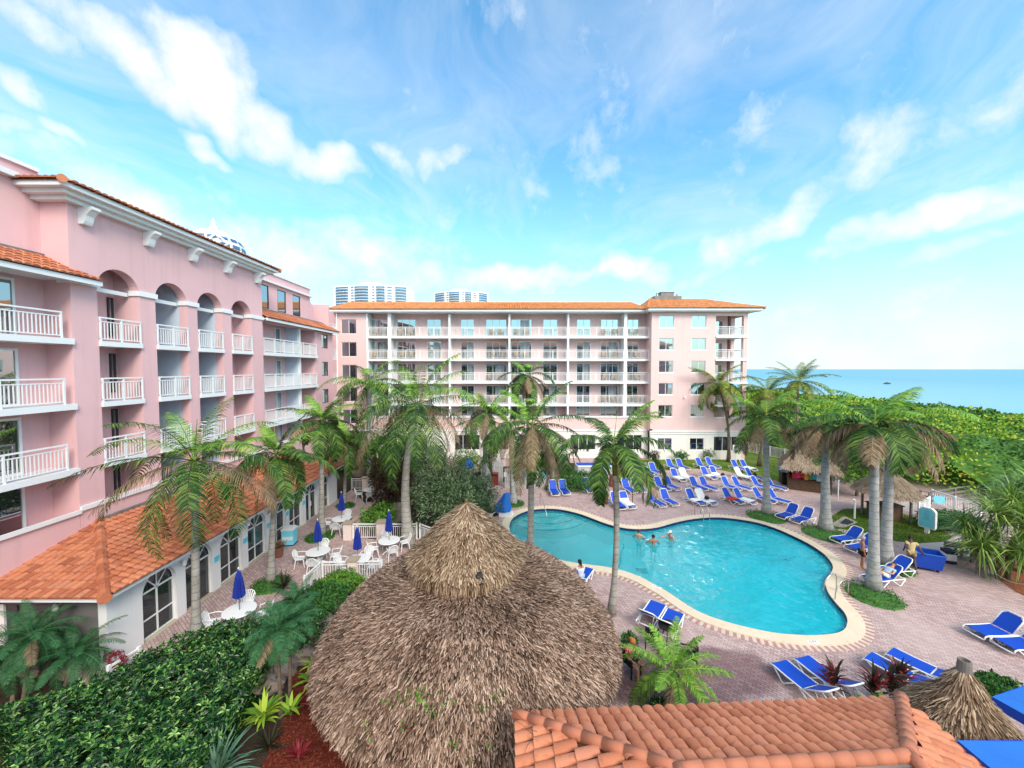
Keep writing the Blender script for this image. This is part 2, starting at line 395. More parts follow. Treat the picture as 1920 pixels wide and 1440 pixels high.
# bright cloud bank added to the unseen sky behind the viewpoint as fill light
south_fill = t.math('MULTIPLY', t.math('ADD', t.math('MULTIPLY', sep.outputs[1], -1.0), 0.05, True), 2.2, True)
south_fill = t.math('MULTIPLY', south_fill, t.math('ADD', t.math('MULTIPLY', t.noise(2.2,5,tc.outputs['Generated']), .8), .35), True)
south_fill = t.math('MULTIPLY', south_fill, t.math('MULTIPLY', t.math('SUBTRACT', sep.outputs[2], .22, True), 4.0, True))
skyc = t.mix(south_fill, skyc, (8.0,7.6,7.1))
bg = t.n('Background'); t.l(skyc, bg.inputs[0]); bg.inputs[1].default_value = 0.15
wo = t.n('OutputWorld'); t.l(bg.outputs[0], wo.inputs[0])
S.view_settings.view_transform = 'Standard'; S.view_settings.look = 'None'; S.view_settings.exposure = 1.2; S.view_settings.gamma = 1.0
S.cycles.use_denoising = True
S.cycles.max_bounces = 6; S.cycles.diffuse_bounces = 3; S.cycles.glossy_bounces = 3; S.cycles.transmission_bounces = 4; S.cycles.transparent_max_bounces = 8
S.cycles.caustics_reflective = False; S.cycles.caustics_refractive = False
S.cycles.sample_clamp_indirect = 4.0

# ---------------------------------------------------------------- tiles
def in_poly(x, y, P):
    c = False; j = len(P)-1
    for i in range(len(P)):
        if (P[i][1] > y) != (P[j][1] > y) and x < (P[j][0]-P[i][0])*(y-P[i][1])/(P[j][1]-P[i][1])+P[i][0]: c = not c
        j = i
    return c
def tiles(mb, quad, du=0.25, dv=0.40, seg=5, mi=0, bed=1):
    """barrel tiles over a planar quad eave0, eave1, top1, top0"""
    a, b, c, d = [Vector(q) for q in quad]
    u = (b-a).normalized(); n = u.cross(d-a).normalized()
    if n.z < 0: n = -n
    v = n.cross(u).normalized()
    if v.dot(d-a) < 0: v = -v
    P = [((q-a).dot(u), (q-a).dot(v)) for q in (a,b,c,d)]
    mb.add([q-n*0.03 for q in (a,b,c,d)], [(0,1,2,3)], bed)
    umin = min(p[0] for p in P); umax = max(p[0] for p in P); vmax = max(p[1] for p in P)
    rnd = random.Random(int(abs(a.x*13+a.y*7)*10))
    nv = max(1, round(vmax/dv)); dv = vmax/nv
    for i in range(int((umax-umin)/du)+1):
        for j in range(nv):
            uc = umin+(i+0.5)*du; vc = (j+0.5)*dv
            if not in_poly(uc, vc, P): continue
            jit = rnd.uniform(-.01,.01); r0 = du*0.50; r1 = du*0.42
            vs = []
            for (vv, r, lift) in ((j*dv-0.05, r0, 0.035), ((j+1)*dv, r1, 0.0)):
                for k in range(seg+1):
                    th = pi*k/seg
                    vs.append(a+u*(uc+jit+r*cos(th))+v*vv+n*(r*0.62*sin(th)+lift))
            m = seg+1
            fs = [(k,k+1,m+k+1,m+k) for k in range(seg)]+[tuple(range(seg,-1,-1))]
            mb.add(vs, fs, mi)
def ridge(mb, a, b, r=0.14, step=0.42, mi=0):
    a = Vector(a); b = Vector(b); L = (b-a).length; n = max(1, round(L/step)); d = (b-a)/n
    for i in range(n):
        mb.tube([a+d*i-d*0.08, a+d*(i+1)], [r*1.1, r*0.94], 9, mi)

# ---------------------------------------------------------------- facade helpers (s along the wall, d inward, z up)
def wall_holes(mb, s0, s1, z0, z1, d0, d1, holes, mi=0):
    ss = sorted({s0,s1}|{h[i] for h in holes for i in (0,1) if s0 < h[i] < s1})
    zs = sorted({z0,z1}|{h[i] for h in holes for i in (2,3) if z0 < h[i] < z1})
    for i in range(len(ss)-1):
        run = None
        for j in range(len(zs)-1):
            sc = (ss[i]+ss[i+1])/2; zc = (zs[j]+zs[j+1])/2
            solid = not any(h[0]<sc<h[1] and h[2]<zc<h[3] for h in holes)
            if solid: run = (run[0] if run else zs[j], zs[j+1])
            if (not solid or j == len(zs)-2) and run:
                mb.box(ss[i], d0, run[0], ss[i+1], d1, run[1], mi); run = None
def window(par, tf, s0, s1, z0, z1, d, npane=2, fm='white_paint', gm='window_glass', fw=0.06, transom=None, name='window', sill=False, curtain=False):
    m = MB(tf)
    m.box(s0, d-0.03, z0, s0+fw, d+0.04, z1); m.box(s1-fw, d-0.03, z0, s1, d+0.04, z1)
    m.box(s0+fw, d-0.03, z1-fw, s1-fw, d+0.04, z1); m.box(s0+fw, d-0.03, z0, s1-fw, d+0.04, z0+fw)
    for k in range(1, npane):
        c = s0+(s1-s0)*k/npane; m.box(c-fw*.4, d-0.025, z0+fw, c+fw*.4, d+0.035, z1-fw)
    if transom: m.box(s0+fw, d-0.02, transom-fw*.4, s1-fw, d+0.03, transom+fw*.4)
    if sill: m.box(s0-0.08, d-0.12, z0-0.10, s1+0.08, d-0.031, z0-0.002)
    w = m.build(name, M[fm], par, True)
    p = MB(tf); p.box(s0+0.02, d+0.006, z0+0.02, s1-0.02, d+0.022, z1-0.02)
    p.build('glass_pane', M[gm], w, True)
    if curtain:
        c = MB(tf); sc0 = s0+(s1-s0)*.45; n = 8
        for k in range(n):
            c.box(sc0+(s1-sc0)*.8*k/n, d-0.015-(k%2)*0.02, z0+.05, sc0+(s1-sc0)*.8*(k+1)/n-.01, d+0.005, z1-.1)
        c.build('curtain', M['curtain'], w, True)
    return w
def railing(par, tf, s0, s1, d, z0, h=1.05, posts=1.3, sp=0.125, name='railing', mat='white_paint', ends=(0,0), t_=0.05):
    m = MB(tf)
    m.box(s0, d-.035, z0+h-.06, s1, d+.035, z0+h); m.box(s0, d-.02, z0+h-.22, s1, d+.02, z0+h-.18); m.box(s0, d-.02, z0+.08, s1, d+.02, z0+.12)
    n = max(1, round((s1-s0)/posts))
    for k in range(n+1):
        c = s0+.03+(s1-s0-.06)*k/n; m.box(c-.03, d-.03, z0, c+.03, d+.03, z0+h-.06)
    nb = int((s1-s0)/sp)
    for k in range(nb):
        c = s0+(k+.5)*(s1-s0)/nb; m.box(c-.014, d-.014, z0+.12, c+.014, d+.014, z0+h-.22)
    for e, sx in zip(ends, (s0, s1)):
        if e: m.bar((sx, d, z0+h-.03), (sx, d+e, z0+h-.03), .06, .06); m.bar((sx,d,z0+.1),(sx,d+e,z0+.1),.04,.04)
    return m.build(name, M[mat], par, True)
def arch_fill(mb, sc, r, zs, zt, d0, d1, mi=0, n=16):
    P = [(sc+r*cos(pi*k/n), zs+r*sin(pi*k/n)) for k in range(n+1)]
    for k in range(n):
        a, b = P[k], P[k+1]
        mb.add([(a[0],d0,a[1]),(b[0],d0,b[1]),(b[0],d0,zt),(a[0],d0,zt)], [(0,1,2,3)], mi)
        mb.add([(a[0],d0,a[1]),(b[0],d0,b[1]),(b[0],d1,b[1]),(a[0],d1,a[1])], [(0,1,2,3)], mi)

# ================================================================= LEFT WING
XF = -17.9
tl = lambda s, d, z: (XF-d, s, z)
LW = thing('hotel_wing', 'long pink hotel wing with four arched balcony bays, running away along the terrace', 'hotel building', (XF-6, 27, 0))
w = MB(tl)
B1 = [17.65, 20.36, 22.93, 25.57]; R = 0.95; Z_ = [6.2, 8.85, 11.5]
PS0, PS1 = 15.7, 27.7
# pavilion front: piers, arches, spandrel
edges = [PS0]+[q for c in B1 for q in (c-R, c+R)]+[PS1]
for k in range(0, len(edges), 2): w.box(edges[k], 0, 3.0, edges[k+1], 0.45, 14.05)
for c in B1:
    arch_fill(w, c, R, 14.05, 15.3, 0, 0.45); w.box(c-R, 0, 3.0, c+R, .45, 4.7)
for k in range(0, len(edges), 2): w.box(edges[k], 0, 14.05, edges[k+1], .45, 15.3)
w.box(PS0, 0, 15.3, PS1, .45, 17.2)
w.box(PS0, .45, 3.0, PS0+.3, 6.0, 17.2); w.box(PS1-.3, .45, 3.0, PS1, 2.2, 17.2)
# bay interiors: dividers and back walls
for k, c in enumerate(B1):
    dep = (1.25, 1.9, 1.9, 1.25)[k]
    w.box(c-R-.30, dep, 3.0, c+R+.40, dep+.2, 15.9)
    w.box(c+R+.02, .45, 3.0, c+R+.22, dep, 15.9, 1 if k in (1,2) else 0)
    w.box(c-R-.22, .45, 3.0, c-R-.02, dep, 15.9)
    w.box(c-R-.02, .45, 15.5, c+R+.02, dep, 15.7)
# left part (s 4..15.7) and right part (27.7..39), both set back behind their balconies
w.box(4, 1.1, 0, PS0, 1.4, 14.2)
wall_holes(w, 4, PS0, 14.2, 17.9, 1.1, 1.4, [(11.6,14.1,14.95,16.95),(8,10,14.95,16.95)])
w.box(4, 1.1, 17.9, PS0, 1.4, 18.35)
w.box(4, 0, 0, PS0, 1.1, 3.9); w.box(PS0-.02, 0, 0, PS1, 6, 3.0)
w.box(4, 0, 3.9, PS0-.02, .2, 4.6)
w.box(PS1, 1.5, 0, 35.5, 1.8, 14.2); w.box(PS1, .25, 0, 35.5, 1.5, 3.9); w.box(PS1, .25, 3.9, 35.5, .45, 4.7)
HR = [(36.7,38.0,z+1.0,z+2.35) for z in (4.0,)+tuple(Z_)]
wall_holes(w, 35.5, 39, 0, 14.2, .25, .55, HR)
w.box(35.5, .55, 0, 35.7, 1.8, 14.2); w.box(38.8, .55, 0, 39, 4, 17.0); w.box(PS1+.02, .45, 3.9, PS1+.2, 1.5, 14.2)
UW = [(27.85,28.35,15.2,17.0),(29.0,30.4,15.2,17.0),(31.5,32.7,15.2,17.0),(33.7,34.9,15.2,17.0)]
wall_holes(w, PS1, 36.6, 14.2, 17.3, 1.2, 1.5, UW); w.box(PS1, 1.2, 17.3, 36.6, 1.5, 18.0); w.box(36.3, 1.5, 14.2, 36.6, 6, 18.0)
w.box(PS1, .25, 14.02, 39, 1.2, 14.12)
# scroll parapet at the wing's end
prof = [(36.6,14.2),(36.6,16.9),(37.0,16.6),(37.2,16.0),(37.6,15.5),(38.3,15.3),(38.6,15.0),(39,14.9),(39,14.2)]
w.add([(p[0],1.2,p[1]) for p in prof]+[(p[0],1.45,p[1]) for p in prof], [tuple(range(9)), tuple(range(17,8,-1))]+[(i,(i+1)%9,(i+1)%9+9,i+9) for i in range(9)])
# corner recess towards the back wing
wall_holes(w, 39, 45, 0, 17.0, 2.6, 2.9, [])
w.box(4, 6, 0, 39, 6.3, 17.0)
w.box(33.0, .3, 3.9, 33.18, 1.5, 14.02, 2)     # white divider
w.box(32.98, .47, 4.7, 33.0-.001, 1.5, 14.02, 1)
w.build('wall', [M['pink_stucco'], M['blue_grey_stucco'], M['white_paint']], LW, True)
# white trim: capitals, lintels, cornice
def bx(name, par, tf, *a, mat='white_paint'):
    q = MB(tf); q.box(*a); return q.build(name, M[mat], par, True)
for k in range(0, len(edges), 2): bx('capital', LW, tl, edges[k]-.07, -.08, 14.0, edges[k+1]+.07, .47, 14.24)
for k, c in enumerate(B1): bx('lintel', LW, tl, c-R+.07, .50, 13.95, c+R-.07, .62, 14.13)
bx('string_course', LW, tl, PS0-.01, -.10, 4.62, PS1+.01, -.002, 4.80); bx('string_course', LW, tl, 4, -.10, 4.52, PS0-.012, -.002, 4.68); bx('string_course', LW, tl, PS1+.012, .15, 4.62, 35.5, .248, 4.8)
cn = MB(tl)
for (z0, z1, pr) in ((17.2,17.36,.30),(17.363,17.52,.55),(17.523,17.72,.80)):
    cn.box(PS0-pr, -pr, z0, PS1+pr, 2.0, z1)
cn.box(4, .82, 17.75-.0, PS0-.82, 1.098, 17.95); cn.box(PS1+.82, .95, 17.25, 36.7, 1.198, 17.4); cn.box(4, 1.0, 18.35, PS0-.02, 1.6, 18.5); cn.box(PS1+.82, 1.1, 18.0, 36.7, 1.6, 18.1)
cn.build('cornice', M['white_paint'], LW, True)
for s in (16.25, 19.05, 21.65, 24.25, 27.1):
    b = MB(tl)
    pf = [(-.001,16.5),(-.22,16.5),(-.28,16.62),(-.34,16.85),(-.5,17.02),(-.62,17.08),(-.62,17.198),(-.001,17.198)]
    b.add([(s-.17,p[0],p[1]) for p in pf]+[(s+.17,p[0],p[1]) for p in pf], [tuple(range(8)), tuple(range(15,7,-1))]+[(i,(i+1)%8,(i+1)%8+8,i+8) for i in range(8)])
    b.build('bracket', M['white_paint'], LW, True)
# pavilion roof + pent roofs
rf = MB()
e = [tl(PS0-.88,-.88,17.72), tl(PS1+.88,-.88,17.72), tl(PS1-2.2,3.0,18.75), tl(PS0+2.2,3.0,18.75)]
tiles(rf, e, .27, .4); tiles(rf, [tl(PS0-.88,6,17.72), e[0], e[3], tl(PS0+2.2,6,18.75)], .27,.4); tiles(rf, [e[1], tl(PS1+.88,6,17.72), tl(PS1-2.2,6,18.75), e[2]], .27,.4)
ridge(rf, e[0], e[3]); ridge(rf, e[1], e[2]); ridge(rf, e[3], e[2])
rf.build('roof', [M['roof_tile'], M['tile_bed']], LW, True)
for (a, b, do, di) in ((4, PS0+.75, -.55, 1.1), (PS1+.05, 39.3, -.35, 1.2)):
    p = MB(); b2 = PS0-.02 if a == 4 else b
    tiles(p, [tl(a,do,14.22), tl(b,do,14.22), tl(b2,di,15.05), tl(a,di,15.05)], .27, .4)
    pr = p.build('pent_roof', [M['roof_tile'], M['tile_bed']], LW, True)
    f = MB(tl); f.box(a, do+.02, 14.0, b, do+.12, 14.2); f.box(a, do+.12, 14.10, b, di, 14.16); f.build('fascia', M['white_paint'], pr, True)
    f = MB(tl); f.box(a, di-.14, 15.0, b2, di-.002, 15.14); f.build('flashing', M['flashing'], pr, True)
# balconies
for z in Z_:
    for (a, b, do, di) in ((4, PS0-.022, 0, 1.098), (PS1+.2, 35.5-.001, .1, 1.498)):
        m = MB(tl); m.box(a, do-.12, z, b, di, z+.24); m.build('balcony_slab', M['white_paint'], LW, True)
    railing(LW, tl, 9.5, PS0-.35, .0, z+.24, 1.05, 1.9); railing(LW, tl, PS1+.25, 32.97, .12, z+.24, 1.05, 1.3); railing(LW, tl, 33.2, 35.45, .12, z+.24, 1.05, 1.1)
    for k, c in enumerate(B1):
        dep = (1.25, 1.9, 1.9, 1.25)[k]
        m = MB(tl); m.box(c-R+.001, -.10, z, c+R-.001, dep-.001, z+.22); m.build('balcony_slab', M['white_paint'], LW, True)
        railing(LW, tl, c-R+.02, c+R-.02, -.03, z+.22, 1.05, .95)
for z in (3.9,)+tuple(Z_):
    fl = z+.24 if z > 5 else 4.0; top = fl+2.15
    for k, c in enumerate(B1):
        d = (1.21, 1.86, 1.86, 1.21)[k]
        window(LW, tl, c-.75, c+.15, fl, top, d, 1, curtain=(k == 0 and z > 11), name='balcony_door')
        if k in (0, 2): window(LW, tl, c+.62, c+.88, fl+.3, top, d, 1, fm='dark_frame')
    window(LW, tl, 12.2, 14.75, fl, top+.05, 1.06, 2, name='balcony_door', fw=.09)
    window(LW, tl, 28.7, 30.0, fl, top, 1.46, 1, name='balcony_door'); window(LW, tl, 31.5, 32.2, fl, top, 1.46, 1, name='balcony_door'); window(LW, tl, 33.5, 34.3, fl, top, 1.46, 1, name='balcony_door')
for h in HR: window(LW, tl, h[0], h[1], h[2], h[3], .33, 2, fm='dark_frame', sill=False)
for h in UW+[(11.6,14.1,14.95,16.95),(8,10,14.95,16.95)]: window(LW, tl, h[0], h[1], h[2], h[3], 1.25 if h[0]>20 else 1.15, 1, fm='dark_frame')
# corner recess windows and balconies
for z in (3.6, 6.2, 8.85, 11.5, 14.15):
    window(LW, tl, 40.2, 41.4, z+.3, z+2.2, 2.56, 1, fm='dark_frame')
    if z > 5:
        m = MB(tl); m.box(39.02, 1.3, z, 42.2, 2.598, z+.22); m.build('balcony_slab', M['white_paint'], LW, True)
        railing(LW, tl, 39.1, 42.2, 1.35, z+.22, 1.0, 1.5)

# ================================================================= BACK WING
YB = 45.0
tb = lambda s, d, z: (s, YB+d, z)
BW = thing('hotel_wing', 'six storey pink hotel wing across the back of the pool deck, long white balcony rows', 'hotel building', (4, YB+5, 0))
w = MB(tb)
ZB = [6.2, 8.85, 11.5, 14.15]
PW = [(-19.95,-18.15,z+.45,z+2.15) for z in (3.6,6.2,8.85,11.5,14.15)]
wall_holes(w, -20.4, -16.9, 0, 17.1, 0, .3, PW+[(-19.95,-18.15,1.0,2.6)])
w.box(-16.9, 1.4, 0, 16.06, 1.7, 17.1)                       # back wall of the balconies
w.box(-16.9, 0, 3.3, 16.06, .3, 4.85)
w.box(-20.4, .3, 16.9, -16.9, 6, 17.1); w.box(16.0, -.8, 3.3, 16.26, 1.4, 17.1)
GW = []
for px in (876, 930, 1000, 1093, 1180): 
    x = D(px, 830, YB).x; GW.append((x-1.5, x+1.5, .95, 2.75))
GW += [(-13,-10,.95,2.75)]
wall_holes(w, -16.9, 16.0, 0, 3.3, 0, .3, GW, 1)
PV = []
for px in (1250, 1311):
    x = D(px, 600, YB-.8).x
    for z in (5.0,7.55,10.1,12.68,15.25): PV.append((x-.83, x+.83, z, z+1.36))
    PV.append((x-.83, x+.83, 1.1, 2.5))
wall_holes(w, 16.26, 23.35, 3.55, 17.1, -.8, -.5, PV); wall_holes(w, 16.0, 23.35, 0, 3.3, -.8, -.5, PV, 1); w.box(16.0, -.8, 3.3, 27.0, -.5, 3.55)
w.box(23.05, -.5, 0, 23.35, 2.2, 17.1); w.box(23.35, 1.9, 0, 26.2, 2.2, 17.1)
w.box(26.55, -.8, 0, 27.0, -.35, 17.1); w.box(26.55, 1.75, 0, 27.0, 2.2, 17.1); w.box(26.6, 2.2, 0, 26.95, 8, 17.1)
w.box(23.35, -.8, 3.55, 26.55, -.5, 4.85); w.box(26.7, -.35, 3.3, 27.0, 1.75, 4.85); w.box(23.35, -.8, 16.6, 26.55, -.5, 17.1); w.box(26.7, -.35, 16.6, 27.0, 1.75, 17.1)
w.box(23.35, -.8, 0, 26.55, -.5, .95, 1); w.box(26.7, -.35, 0, 27.0, 1.75, .95, 1); w.box(23.35,-.8,2.7,26.55,-.5,3.3,1)
w.box(-20.4, 8, 0, 27, 8.3, 17.1)
w.build('wall', [M['back_pink'], M['cream_stucco']], BW, True)
for a in ((-20.4,-.08,3.22,15.94,-.002,3.36),(15.95,-.9,3.22,27.08,-.802,3.38),(-16.9,-.10,4.80,16.0,-.002,4.96),(23.35,-.9,4.80,27.08,-.802,4.96),(16.0,-.88,2.98,27.08,-.802,3.06)): bx('string_course', BW, tb, *a)
FN = [-16.9,-14.3,-7.3,-.3,6.56,13.25]
thick = {-14.3:.35, -.3:.22, 13.25:.35}
for x in FN:
    m = MB(tb); th = thick.get(x,.2); m.box(x-th/2, -.06, 4.97, x+th/2, 1.398, 17.0); m.build('partition', M['white_paint'], BW, True)
for z in ZB:
    for a, b in zip(FN, FN[1:]+[16.0]):
        ta = thick.get(a,.2)/2; tb_ = thick.get(b,.2)/2 if b != 16.0 else 0
        m = MB(tb); m.box(a+ta+.001, -.06, z-.06, b-tb_-.001, 1.398, z+.2); m.build('balcony_slab', M['white_paint'], BW, True)
        railing(BW, tb, a+ta+.01, b-tb_-.01, -.0, z+.2, 1.05, 1.75, .15)
    m = MB(tb); m.box(23.36, -.9, z-.05, 27.1, 1.898, z+.2); m.build('balcony_slab', M['white_paint'], BW, True)
    railing(BW, tb, 23.4, 26.54, -.7, z+.2, 1.05, 1.6, .14)
    m = MB(tb); m.box(26.8, -.34, z+1.18, 26.87, 1.74, z+1.25)
    for k in range(14): m.box(26.82, -.3+k*.15, z+.2, 26.85, -.27+k*.15, z+1.18)
    m.build('railing', M['white_paint'], BW, True)
YW = YB+1.36
WN = [(697,729,3),(743,780,3),(801,827,2),(864,889,2),(911,950,3),(958,997,3),(1018,1045,2),(1081,1107,2),(1126,1160,3),(1176,1197,2)]
wr = random.Random(12)
for z in [3.6+1.25]+ZB:
    for (p0, p1, n) in WN:
        x0 = D(p0, 640, YW).x; x1 = D(p1, 640, YW).x
        zz0 = z+.2 if z > 5 else z+.0
        window(BW, tb, x0, x1, zz0, z+2.32 if z > 5 else 6.1, 1.36, n, name='balcony_door' if n == 3 else 'window', curtain=wr.random() < .34)
for h in PW+PV+[(-19.95,-18.15,1.0,2.6)]: window(BW, tb, h[0], h[1], h[2], h[3], .1 if h[0] < 0 else -.7, 2, sill=h[0]>0)
for h in GW: window(BW, tb, h[0], h[1], h[2], h[3], .1, 3, gm='arcade_glass')
for z in ZB: window(BW, tb, 23.7, 25.6, z+.22, z+2.2, 1.86, 2, name='balcony_door')
window(BW, tb, 23.4, 26.5, .98, 2.68, -.65, 3, gm='arcade_glass')
cn = MB(tb)
cn.box(-21.0,-.75,17.1,15.3,6,17.34); cn.box(15.3,-1.6,17.1,28.3,8,17.34); cn.box(-21.0,-.6,17.0,15.2,-.05,17.098); cn.box(15.4,-1.4,17.0,28.1,-.82,17.098)
cn.build('cornice', M['white_paint'], BW, True)
rf = MB()
tiles(rf, [tb(-21.3,-.85,17.36), tb(15.6,-.85,17.36), tb(15.6,5.2,19.05), tb(-21.3,5.2,19.05)], .30, .42, 4)
ridge(rf, tb(-21.3,5.2,19.05), tb(15.6,5.2,19.05), .15)
a_,b_,c_,d_ = tb(15.2,-1.7,17.37), tb(28.4,-1.7,17.37), tb(24.4,4.0,19.15), tb(17.4,4.0,19.3)
tiles(rf, [a_,b_,c_,d_], .30,.42,4); tiles(rf, [b_, tb(28.4,9.7,17.37), tb(24.4,4.05,19.15), c_], .30,.42,4); tiles(rf, [tb(15.2,9.7,17.37), a_, d_, tb(17.4,4.05,19.3)], .30,.42,4)
for p in ((a_,d_),(b_,c_),(d_,c_)): ridge(rf, p[0], p[1], .15)
rf.build('roof', [M['roof_tile_far'], M['tile_bed']], BW, True)
eq = MB(tb)
eq.box(17.9,3.6,19.0,21.3,5.2,19.7); eq.box(18.8,3.8,19.7,20.4,4.8,20.15); eq.tube([tb(18.1,4,19.7),tb(18.1,4,20.2)],.04,6) if False else None
eq.box(18.2,3.9,19.7,18.3,4.0,20.1); eq.box(20.8,3.9,19.7,20.9,4.0,20.0); eq.box(18.7,3.75,20.15,20.5,4.85,20.22)
eq.build('roof_vent', M['flashing'], BW, True)
# chairs and tables on the balconies behind
def balcony_chair():
    m = MB()
    m.box(-.25,-.25,.36,.25,.25,.44); m.box(-.25,.20,.44,.25,.27,.95)
    for x in (-.23,.23):
        for y in (-.22,.22): m.box(x-.025,y-.025,0,x+.025,y+.025,.36)
        m.box(x-.03,-.25,.60,x+.03,.2,.65); m.box(x-.025,-.25,.44,x+.025,-.2,.6)
    return m
bc = None; rnd = random.Random(5)
FLN = ['second floor','third floor','fourth floor','top floor']
for zi, z in enumerate(ZB):
    for bi, (p0, p1, n) in enumerate(WN):
        if n != 3 and p0 != 1176: continue
        xc = (D(p0,640,YB+.8).x+D(p1,640,YB+.8).x)/2
        for sx in (-.6,.6):
            if bc is None:
                o = balcony_chair().build('balcony_chair', M['chair_tan']); bc = o
            else:
                o = bc.copy(); COL.objects.link(o)
            o.location = (xc+sx+rnd.uniform(-.1,.1), YB+.75, z+.2); o.rotation_euler = (0,0,rnd.uniform(-.8,.8))
            tag(o, 'tan wooden chair on a %s balcony of the back wing' % FLN[zi], 'chair', 'chairs on the balconies of the back wing')

# ================================================================= ARCADE RESTAURANT
XA = -14.06
ta = lambda s, d, z: (XA-d, s, z)
AR = thing('restaurant_building', 'low white arcade restaurant with terracotta tile roof and arched glass openings', 'restaurant', (XA-1.9, 21.8, 0))
w = MB(ta); AC = [15.02,16.95,18.92,20.85,22.8,24.65,26.6,28.45]; RA = .74; ZS = 1.82; A0, A1 = 13.0, 30.5
ed = [A0]+[q for c in AC for q in (c-RA, c+RA)]+[A1]
for k in range(0, len(ed), 2): w.box(ed[k], 0, 0, ed[k+1], .3, 2.75)
for c in AC: arch_fill(w, c, RA, ZS, 2.75, 0, .3)
w.box(A1-.3,.3,0,A1,3.8,2.75)
w.box(A0, .3, 0, A0+.3, 9.5, 2.75, 1) if False else None
wall_holes(w, A0+.3, A0+.6, 0, .01, .3, 4, [])
w.box(A0+.02, 3.6, 0, A1-.3, 3.8, 2.75)
w.build('wall', [M['white_wall'], M['grey_stucco']], AR, True)
tg = lambda s, d, z: (s, A0+d, z)
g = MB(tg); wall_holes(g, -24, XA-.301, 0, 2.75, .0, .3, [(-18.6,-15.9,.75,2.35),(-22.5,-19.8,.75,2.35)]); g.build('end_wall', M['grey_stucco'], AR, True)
window(AR, tg, -18.6, -15.9, .75, 2.35, .08, 2, gm='arcade_glass', fm='dark_frame', sill=True); window(AR, tg, -22.5, -19.8, .75, 2.35, .08, 2, gm='arcade_glass', fm='dark_frame', sill=True)
w = MB(ta); w.box(A0-.55, -.55, 2.76, A1+.5, 3.8, 2.92); w.build('fascia', M['white_paint'], AR, True)
w = MB(tg); w.box(-24, -.55, 2.76, XA-3.8, .3, 2.92); w.build('fascia', M['white_paint'], AR, True)
w = MB(ta); w.box(A0+.3, .32, .002, A1-.3, 3.6, .012); w.build('inside_floor', M['dark_interior'], AR, True)
rf = MB(); zt = 3.92
e0 = ta(A0-.62,-.62,2.94); e1 = ta(A1+.6,-.62,2.94); t1 = ta(A1+.6,3.83,zt); t0 = ta(A0+3.4,3.83,zt)
tiles(rf, [e0,e1,t1,t0], .27,.38); tiles(rf, [(-25,A0-.62,2.94), e0, t0, (-25,A0+3.4,zt)], .27,.38)
ridge(rf, e0, t0, .17, .36); ridge(rf, (-25,A0+3.4,zt), t0, .15, .4)
rf.build('roof', [M['roof_tile'], M['tile_bed'], M['ridge_tile']], AR, True)
w = MB(ta); w.box(A0+3.5,3.68,zt-.02,A1+.6,3.84,zt+.14); w.build('flashing', M['flashing'], AR, True)
for i, c in enumerate(AC):
    door = i in (1, 6); d = .16
    m = MB(ta); f = .05
    m.box(c-RA,d-.03,0,c-RA+f,d+.03,ZS); m.box(c+RA-f,d-.03,0,c+RA,d+.03,ZS); m.box(c-.025,d-.025,.0,c+.025,d+.025,ZS); m.box(c-RA+f,d-.025,ZS-.03,c+RA-f,d+.026,ZS+.03)
    if not door: m.box(c-RA+f,d-.02,.72,c+RA-f,d+.022,.77); m.box(c-RA+f,d-.02,0,c+RA-f,d+.022,.06)
    else:
        m.box(c-.10,d-.028,.0,c-.03,d+.028,ZS-.03); m.box(c+.03,d-.028,.0,c+.10,d+.028,ZS-.03); m.box(c+.06,d-.09,.9,c+.09,d-.03,1.25)
    n = 12
    for k in range(n):
        p = [(c+rr*cos(pi*(k+j)/n), d, ZS+rr*sin(pi*(k+j)/n)) for rr in (RA-.05, RA) for j in (0,1)]
        m.add([(q[0],q[1]-.03,q[2]) for q in p], [(0,1,3,2)])
    for a in (rad(50), rad(90), rad(130)): m.bar((c,d-.01,ZS),(c+(RA-.03)*cos(a),d-.01,ZS+(RA-.03)*sin(a)),.045,.03, up=Vector((0,1,0)))
    wd = m.build('glass_door' if door else 'arched_window', M['white_paint'], AR, True)
    p = MB(ta); pts = [(c-RA+.01,d+.012,.01),(c+RA-.01,d+.012,.01)]+[(c+(RA-.01)*cos(pi*k/14),d+.012,ZS+(RA-.01)*sin(pi*k/14)) for k in range(15)]
    p.add(pts, [tuple(range(len(pts)))]); p.build('glass_pane', M['arcade_glass'], wd, True)
for i, s in enumerate((17.93, 19.9, 21.83, 23.72, 25.6)):
    m = MB(ta); m.box(s-.16,-.035,1.35,s+.16,-.002,1.62,0)
    for q in range(3): m.box(s-.12,-.037,1.56-q*.07,s+.12-.05*q,-.0352,1.585-q*.07,1)
    m.build('wall_plaque', [M['sign_blue'], M['sign_deep']], AR, True)

# ================================================================= CUPOLA, TOWERS
c = Vector((-26.5, 34.6, 0))
CU = thing('cupola', 'white dome shaped cupola with dark glass bands rising over the arched wing', 'cupola', c)
m = MB()
m.lathe([(2.6,16),(2.6,20.2),(2.75,20.25),(2.75,20.5),(2.45,20.55),(2.42,20.9),(2.2,21.55),(1.75,22.15),(1.0,22.65),(.32,22.85),(.30,23.15),(.16,23.3),(.18,23.5),(.0,23.9)], 16)
m.build('dome', M['white_paint'], CU)
for (z0,z1,r0,r1) in ((20.98,21.3,2.44,2.36),(21.62,21.9,2.22,2.02)):
    for k in range(16):
        g = MB(); a0, a1 = 2*pi*(k+.12)/16, 2*pi*(k+.88)/16
        g.quad((r0*cos(a0),r0*sin(a0),z0),(r0*cos(a1),r0*sin(a1),z0),(r1*cos(a1),r1*sin(a1),z1),(r1*cos(a0),r1*sin(a0),z1)); g.build('glass_pane', M['tower_glass'], CU)
g = MB()
